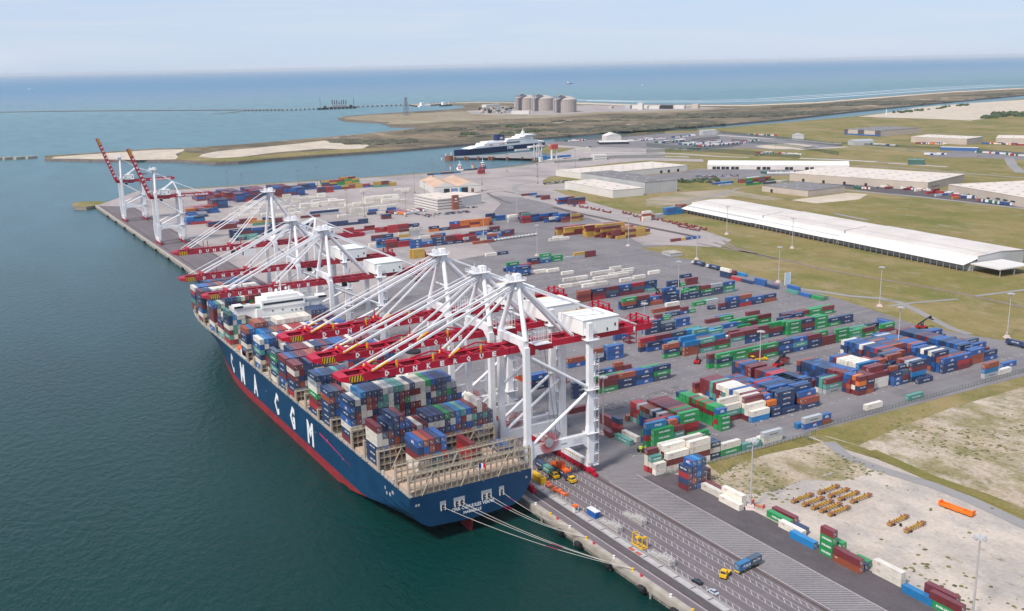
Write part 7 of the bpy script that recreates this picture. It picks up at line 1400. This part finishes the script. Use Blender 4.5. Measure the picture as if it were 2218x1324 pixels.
# tugs
def tug(lab, p, rz_, hullc, s=1.0):
    t = empty('tug_boat', lab, 'tug', (*p, -4.5), rz_, 'tugs moored by the far quay'); t.scale = (s, s, s); mb = MB(); st = [(-13, 3.4), (-11, 4.6), (0, 5.2), (9, 4.4), (13, .8)]; vs = []
    for x, h in st:
        for q in (-1, 1): vs += [(x, q*h*.8, -1), (x, q*h, 2.2+(1.2 if x > 8 else 0))]
    mb.add(vs, [f_ for i in range(4) for f_ in ((i*4, i*4+4, i*4+5, i*4+1), (i*4+2, i*4+3, i*4+7, i*4+6), (i*4+1, i*4+5, i*4+7, i*4+3))]+[(0, 1, 3, 2)]); mb.build('hull', hullc, t)
    mb = MB(); mb.box(-4, 7, -3.4, 3.4, 2.2, 5.4); mb.box(-1, 5, -2.6, 2.6, 5.4, 8.2); mb.box(-1.6, 5.4, -3, 3, 8.2, 8.6); mb.build('wheelhouse', SHIPW, t); mb = MB(); mb.box(-1.1, 5.1, -2.7, 2.7, 6.4, 7.5); mb.build('window', GLASS, t)
    mb = MB(); mb.box(1.2, 1.8, -.3, .3, 8.6, 15); mb.box(.6, 2.4, -1.8, 1.8, 11, 11.3); mb.build('mast', SHIPW, t); mb = MB(); mb.box(-6, -4.2, -2.6, -1.2, 2.2, 7); mb.box(-6, -4.2, 1.2, 2.6, 2.2, 7); mb.build('funnel', STR, t)
tug('white tug with a tall mast, left one at the far quay', [(632.8,1612.5)][0], 1.2, SHIPW, 1.15); tug('white tug with a dark hull, right one at the far quay', [(684.4,1621.9)][0], .9, mat('tug_dark', (0.03, 0.04, 0.07), .5), 1.15)
t = empty('work_boat', 'small dark blue work boat between the two tugs', 'boat', (*[(653,1607.1)][0], -4.5), rz); mb = MB(); mb.prism([(-16, -3), (10, -3), (16, 0), (10, 3), (-16, 3)], -1, 2.4); mb.build('hull', mat('boat_blue', (0.02, 0.05, 0.18), .5), t); mb = MB(); mb.box(4, 8, -1.6, 1.6, 2.4, 5); mb.build('cabin', YEL, t)
# vessels at sea and by the jetty
for i, (p, L_, lab) in enumerate(zip([(5013.9,7842.1), (4962.2,6692.7), (1869.6,4337.9), (1959.2,4291.7), (1069,13707.7), (779.6,9652.3)], (95, 30, 90, 90, 70, 18), ('dark coaster with white bridge out at sea behind the tanks', 'tiny white yacht out at sea', 'pale ship moored inside the small basin, left one', 'dark barge moored inside the small basin, right one', 'small white ship on the far left sea', 'tiny dark boat on the far left sea'))):
    t = empty('ship', lab, 'ship', (*p, -4.5), rz+.2); mb = MB(); mb.prism([(-L_/2, -L_*.07), (L_*.4, -L_*.07), (L_/2, 0), (L_*.4, L_*.07), (-L_/2, L_*.07)], -1, L_*.07); mb.build('hull', DARK if i in (0, 3, 5) else SHIPW, t)
    mb = MB(); mb.box(-L_*.35, -L_*.1, -L_*.06, L_*.06, L_*.07, L_*.22); mb.box(L_*.2, L_*.22, -.5, .5, L_*.07, L_*.2); mb.build('bridge_house', SHIPW, t)
# ------------------------------------------------------------ parked vehicles, wagons
def simple(name, size, m, m2=None, cab=0):
    mb = MB(); L_, W_, H_ = size; mb.box(-L_/2, L_/2, -W_/2, W_/2, .6 if L_ > 7 else .35, H_ if L_ > 7 else H_*.6)
    if L_ > 7: mb.box(-L_/2-2.8, -L_/2-.3, -W_/2, W_/2, .5, H_*.85, 1)
    else: mb.box(-L_*.25, L_*.28, -W_*.42, W_*.42, H_*.6, H_, 1)
    return mb.mesh(name, [m, m2 or GLASS])
carc = [mat('paint_'+n, c, .3, .04, spec=.6) for n, c in (('white', (.7, .7, .7)), ('silver', (.4, .42, .45)), ('graphite', (.06, .065, .08)), ('blue', (.03, .07, .2)), ('red', (.35, .03, .03)), ('black', (.015, .015, .02)))]
carm = [simple('parked_car', (4.3, 1.8, 1.5), m) for m in carc]
def lot(P, n, nr, gap, rowgap, lab, group, meshes, rz_=None, cat='car', skip=.15, loc=None):
    fr = FR(P[0], P[1], 1)
    for r in range(nr):
        for k in range(n):
            if random.random() < skip: continue
            me = random.choice(meshes); o = bpy.data.objects.new(me.name.split('.')[0], me); COL.objects.link(o)
            u = (k+.5)*fr.L/n; x = fr.P.x+fr.d.x*u+fr.n.x*(r*rowgap)+random.uniform(-.4, .4); y = fr.P.y+fr.d.y*u+fr.n.y*(r*rowgap)+random.uniform(-.4, .4)
            o.location = (x, y, .16); o.rotation_euler = (0, 0, (fr.rz if rz_ is None else rz_)+random.uniform(-.05, .05)); tag(o, lab, cat, group)
lot([(338.2,1108.3), (384.2,1106.2)], 17, 2, 3, 8, 'small parked car in the car park before the white office', 'cars parked at the office', carm, pi/2)
lot([(321,1134.9), (323.8,1099.8)], 8, 2, 3, 8, 'small parked car left of the white office', 'cars parked left of the office', carm, pi/2)
lot([(394.4,1140.6), (412.8,1140.8)], 6, 1, 3, 8, 'small parked car beside the white hall', 'cars beside the hall', carm, pi/2, skip=.2)
lot([(619.4,1298), (671.4,1308)], 18, 2, 3, 9, 'small parked car before the long low white warehouse', 'cars parked before the low warehouse', carm, pi/2)
lot([(852.9,1223.5), (915.6,1192.7)], 20, 2, 3, 14, 'small parked car before the arched warehouse', 'cars parked before the arched warehouse', carm, pi/2)
trm = [simple('lorry', (12, 2.5, 3.9), m, carc[q]) for m, q in ((WALLW, 0), (carc[3], 0), (mat('tarp_red', (.35, .03, .03), .6), 0), (carc[0], 3), (mat('tarp_green', (.03, .12, .09), .6), 0))]
for P, n, lab in (([(1281.8,1902.6), (1332.2,1905.2)], 8, 'in the first lane of the far lorry park'), ([(1365.3,1910.8), (1447.5,1932.8)], 8, 'near the far customs building'), ([(1237.5,1796.3), (1340.2,1821.7)], 11, 'in the second lane of the far lorry park'), ([(1244.9,1722.9), (1362.5,1742.1)], 14, 'in the third lane of the far lorry park'), ([(1240.7,1670.2), (1367.3,1675.7)], 17, 'in the fourth lane of the far lorry park'), ([(1380.5,1689.8), (1445.2,1709.4)], 5, 'at the end of the far lorry park'), ([(1216,1467.8), (1237.9,1457.8)], 8, 'in a row by the dark security fence'), ([(1235,1429.7), (1247.5,1393.2)], 9, 'in the right row by the security fence'), ([(1109.8,1996.3), (1166.9,1999.8)], 9, 'left of the white ferry terminal'), ([(1223.7,1896.3), (1289.7,1897.2)], 8, 'right of the white ferry terminal'),
    ([(966.7,1198.5), (1006.7,1170.9)], 15, 'backed up before the arched warehouse'), ([(1420.3,1238.6), (1446.9,1223.7)], 8, 'by the blue toll plaza'), ([(1553.5,1305.9), (1561.6,1248.9)], 9, 'under the blue toll plaza'), ([(1522.5,1202.7), (1525.1,1141.8)], 9, 'queueing right of the toll plaza'), ([(1514.6,1128), (1514.3,1105.2)], 4, 'queueing at the far right edge'), ([(1555.3,1846.4), (1572.4,1779.1)], 7, 'on the road beside the canal'), ([(1530.1,1464.6), (1532.3,1401.2)], 4, 'before the grey canopy building'), ([(969.9,1026.7), (994.8,1020.1)], 6, 'left of the first beige warehouse'), ([(927.4,973.8), (932,959.8)], 2, 'on the asphalt before the first beige warehouse'), ([(950.1,822), (979.9,808.9)], 7, 'before the second beige warehouse'), ([(967.5,868.3), (980,848.9)], 6, 'between the two beige warehouses'), ([(941.7,786.9), (936.9,751)], 9, 'in the row before the second beige warehouse')):
    lot(P, int(n*1.5), 2 if 'lane' in lab else 1, 3, 14, 'lorry parked '+lab, 'lorries '+lab, trm, None if 'queue' in lab or 'road' in lab else pi/2+.2, 'lorry', .1)
contm = [simple('box_trailer', (12, 2.5, 3.4), CMI[q], carc[0]) for q in 'MRNBWQOM']
for P, n, nr, lab in (([(975.3,1036.3), (980.6,998.5)], 9, 2, 'before the left end of the first beige warehouse'), ([(965.9,957.5), (975.1,934.6)], 9, 2, 'before the middle of the first beige warehouse'), ([(970.7,928.2), (980.9,900.1)], 9, 1, 'before the right end of the first beige warehouse'), ([(958.5,837), (974.8,806.5)], 13, 2, 'before the second beige warehouse'), ([(960.3,792.7), (950.8,740)], 14, 1, 'before the cut-off beige warehouse'), ([(1615.5,1412.7), (1631,1366.3)], 10, 2, 'beside the pale hall at far right'), ([(1708,1322.1), (1724.1,1245.6)], 16, 2, 'before the pale halls at far right'), ([(979.8,1204.2), (1010.4,1174.5)], 16, 1, 'in a row below the arched warehouse'), ([(324.2,1152.9), (342.4,1156.3)], 5, 1, 'left of the office car park'), ([(304.3,1141.2), (322.4,1150.9)], 8, 2, 'in the machine park left of the office')):
    lot(P, n, nr, 3, 15, 'trailer parked '+lab, 'trailers '+lab, contm, pi/2+.25, 'trailer', .12)
for P, n, nr, lab in (([(947.3,1009.8), (958.6,955.8)], 26, 2, 'on the asphalt before the first beige warehouse'), ([(975,853), (958.7,794)], 22, 2, 'between trailers of the second beige warehouse'), ([(947.1,762.5), (939.1,730.2)], 16, 2, 'by the cut-off beige warehouse'), ([(1179.2,1436.4), (1205.9,1436.5)], 8, 1, 'beside the security fence')):
    lot(P, n, nr, 3, 9, 'small parked car '+lab, 'cars '+lab, carm, pi/2)
# railway wagons
RW = mat('wagon_red', (0.24, 0.06, 0.05), .7, .2, .3)
P = [(522.8,1133), (520.5,1111), (517.9,1062.9), (522.2,1013.8), (521.4,961), (525.6,930), (519.9,866.1), (518.1,822), (517.9,885.4), (519,854.1), (517.5,805)]; k = 0
for (xa, ya), (xb, yb) in zip(P, P[1:]):
    n = max(1, int(math.hypot(xb-xa, yb-ya)/19))
    for j in range(n):
        if random.random() < .12: continue
        u = (j+.5)/n; t = empty('flat_wagon', 'red-brown flat wagon standing on the siding along the railway', 'wagon', (xa+(xb-xa)*u+random.uniform(-5, 9), ya+(yb-ya)*u, .1), math.atan2(yb-ya, xb-xa), 'flat wagons on the siding'); mb = MB(); mb.box(-8.4, 8.4, -1.3, 1.3, .9, 1.4)
        for q in (-8.2, 8.0): mb.box(q, q+.3, -1.3, 1.3, 1.4, 3.0)
        if random.random() < .5: mb.box(-2, -1.6, -1.3, 1.3, 1.4, 2.6)
        mb.build('frame', RW, t); mb = MB(); mb.box(-7, -4.6, -1, 1, .15, .9); mb.box(4.6, 7, -1, 1, .15, .9); mb.build('bogie', BLACK, t)
# tank containers in a row on the far asphalt
fr = FR(*[(301,902.2), (358.5,908.2)], 1)
for k in range(13):
    x, y = fr.P.x+fr.d.x*fr.L*(k+.5)/13, fr.P.y+fr.d.y*fr.L*(k+.5)/13; t = empty('tank_container', 'white tank container in the long row beside the yard lane', 'tank container', (x, y, .1), fr.rz, 'white tank containers in a row'); mb = MB(); mb.tube((-2.7, 0, 1.3), (2.7, 0, 1.3), 1.15, 12); mb.build('tank', WHITE, t); mb = MB()
    for q in (-3, 2.85):
        for s in (-1.2, 1.05): mb.box(q, q+.15, s, s+.15, 0, 2.6)
        mb.box(q, q+.15, -1.2, 1.2, 2.45, 2.6); mb.box(q, q+.15, -1.2, 1.2, 0, .15)
    mb.build('frame', GREY, t)
(xp, yp), = [(394.9,578.5)]; t = empty('gate_sign', 'white and pale blue upright sign panel on the yard edge', 'sign', (xp, yp, 0)); mb = MB(); mb.box(-3, 3, -.2, .2, 0, 10); mb.build('panel', mat('sign_blue', (.45, .6, .75), .5), t); mb = MB(); mb.box(-3.2, -2.6, -.3, .3, 0, 10.2); mb.box(2.6, 3.2, -.3, .3, 0, 10.2); mb.build('frame', WHITE, t)

# a worker in a yellow vest on the stern deck
def person(lab, loc, rz=0.0):
    V = [(0,0,.92),(0,0,1.15),(0,0,1.42),(0,0,1.52),(0,0,1.66),(.20,0,1.40),(.27,.02,1.12),(.25,-.12,.92),(-.20,0,1.40),(-.27,.02,1.12),(-.25,-.12,.92),(.10,0,.88),(.11,-.02,.50),(.12,.02,.08),(.12,-.16,.04),(-.10,0,.88),(-.11,.06,.50),(-.12,.12,.08),(-.12,-.05,.04)]
    E = [(0,1),(1,2),(2,3),(3,4),(2,5),(5,6),(6,7),(2,8),(8,9),(9,10),(0,11),(11,12),(12,13),(13,14),(0,15),(15,16),(16,17),(17,18)]
    Rr = [.15,.14,.15,.06,.105,.06,.05,.035,.06,.05,.035,.09,.065,.05,.04,.09,.065,.05,.04]
    me = bpy.data.meshes.new('person'); me.from_pydata(V, E, []); o = bpy.data.objects.new('person', me); COL.objects.link(o)
    sk = o.modifiers.new('skin', 'SKIN'); 
    for v, r in zip(me.skin_vertices[0].data, Rr): v.radius = (r, r*.85)
    me.skin_vertices[0].data[0].use_root = True; o.modifiers.new('sub', 'SUBSURF').levels = 1
    bpy.context.view_layer.update(); m2 = bpy.data.meshes.new_from_object(o.evaluated_get(bpy.context.evaluated_depsgraph_get())); o.modifiers.clear(); o.data = m2
    cm = [mat('work_navy', (0.02, 0.03, 0.06), .8), mat('hi_vis_vest', (0.55, 0.75, 0.05), .7), mat('skin_tone', (0.45, 0.28, 0.2), .6), mat('helmet_yellow', (0.75, 0.6, 0.05), .5)]
    for c in cm: m2.materials.append(c)
    for p in m2.polygons: z = p.center.z; p.material_index = 3 if z > 1.68 else 2 if z > 1.5 else 1 if z > 1.0 and abs(p.center.x) < .3 else 0
    o.location = loc; o.rotation_euler = (0, 0, rz); return tag(o, lab, 'person')
person('worker in a yellow vest and helmet on the stern of the ship', (-9.5, 333.4, DK+6.35))
person('worker in a yellow vest standing beside the small forklift', (71.2, 352.2, .1), 1.0)

# ------------------------------------------------------------ haze
mb = MB(); mb.box(-60100, 90100, -3100, 120100, -14, CH+30); hz = mb.build('haze', []); hz.data.materials.clear()
m = bpy.data.materials.new('haze'); m.use_nodes = True; t = m.node_tree; t.nodes.clear(); o_ = nd(t, 'ShaderNodeOutputMaterial'); v = nd(t, 'ShaderNodeVolumePrincipled')
v.inputs['Color'].default_value = (0.84, 0.91, 1.0, 1); v.inputs['Density'].default_value = 0.00002; v.inputs['Anisotropy'].default_value = 0.0; t.links.new(v.outputs[0], o_.inputs['Volume']); hz.data.materials.append(m)
tag(hz, 'thin pale sea haze over the whole port', 'haze', kind='stuff')
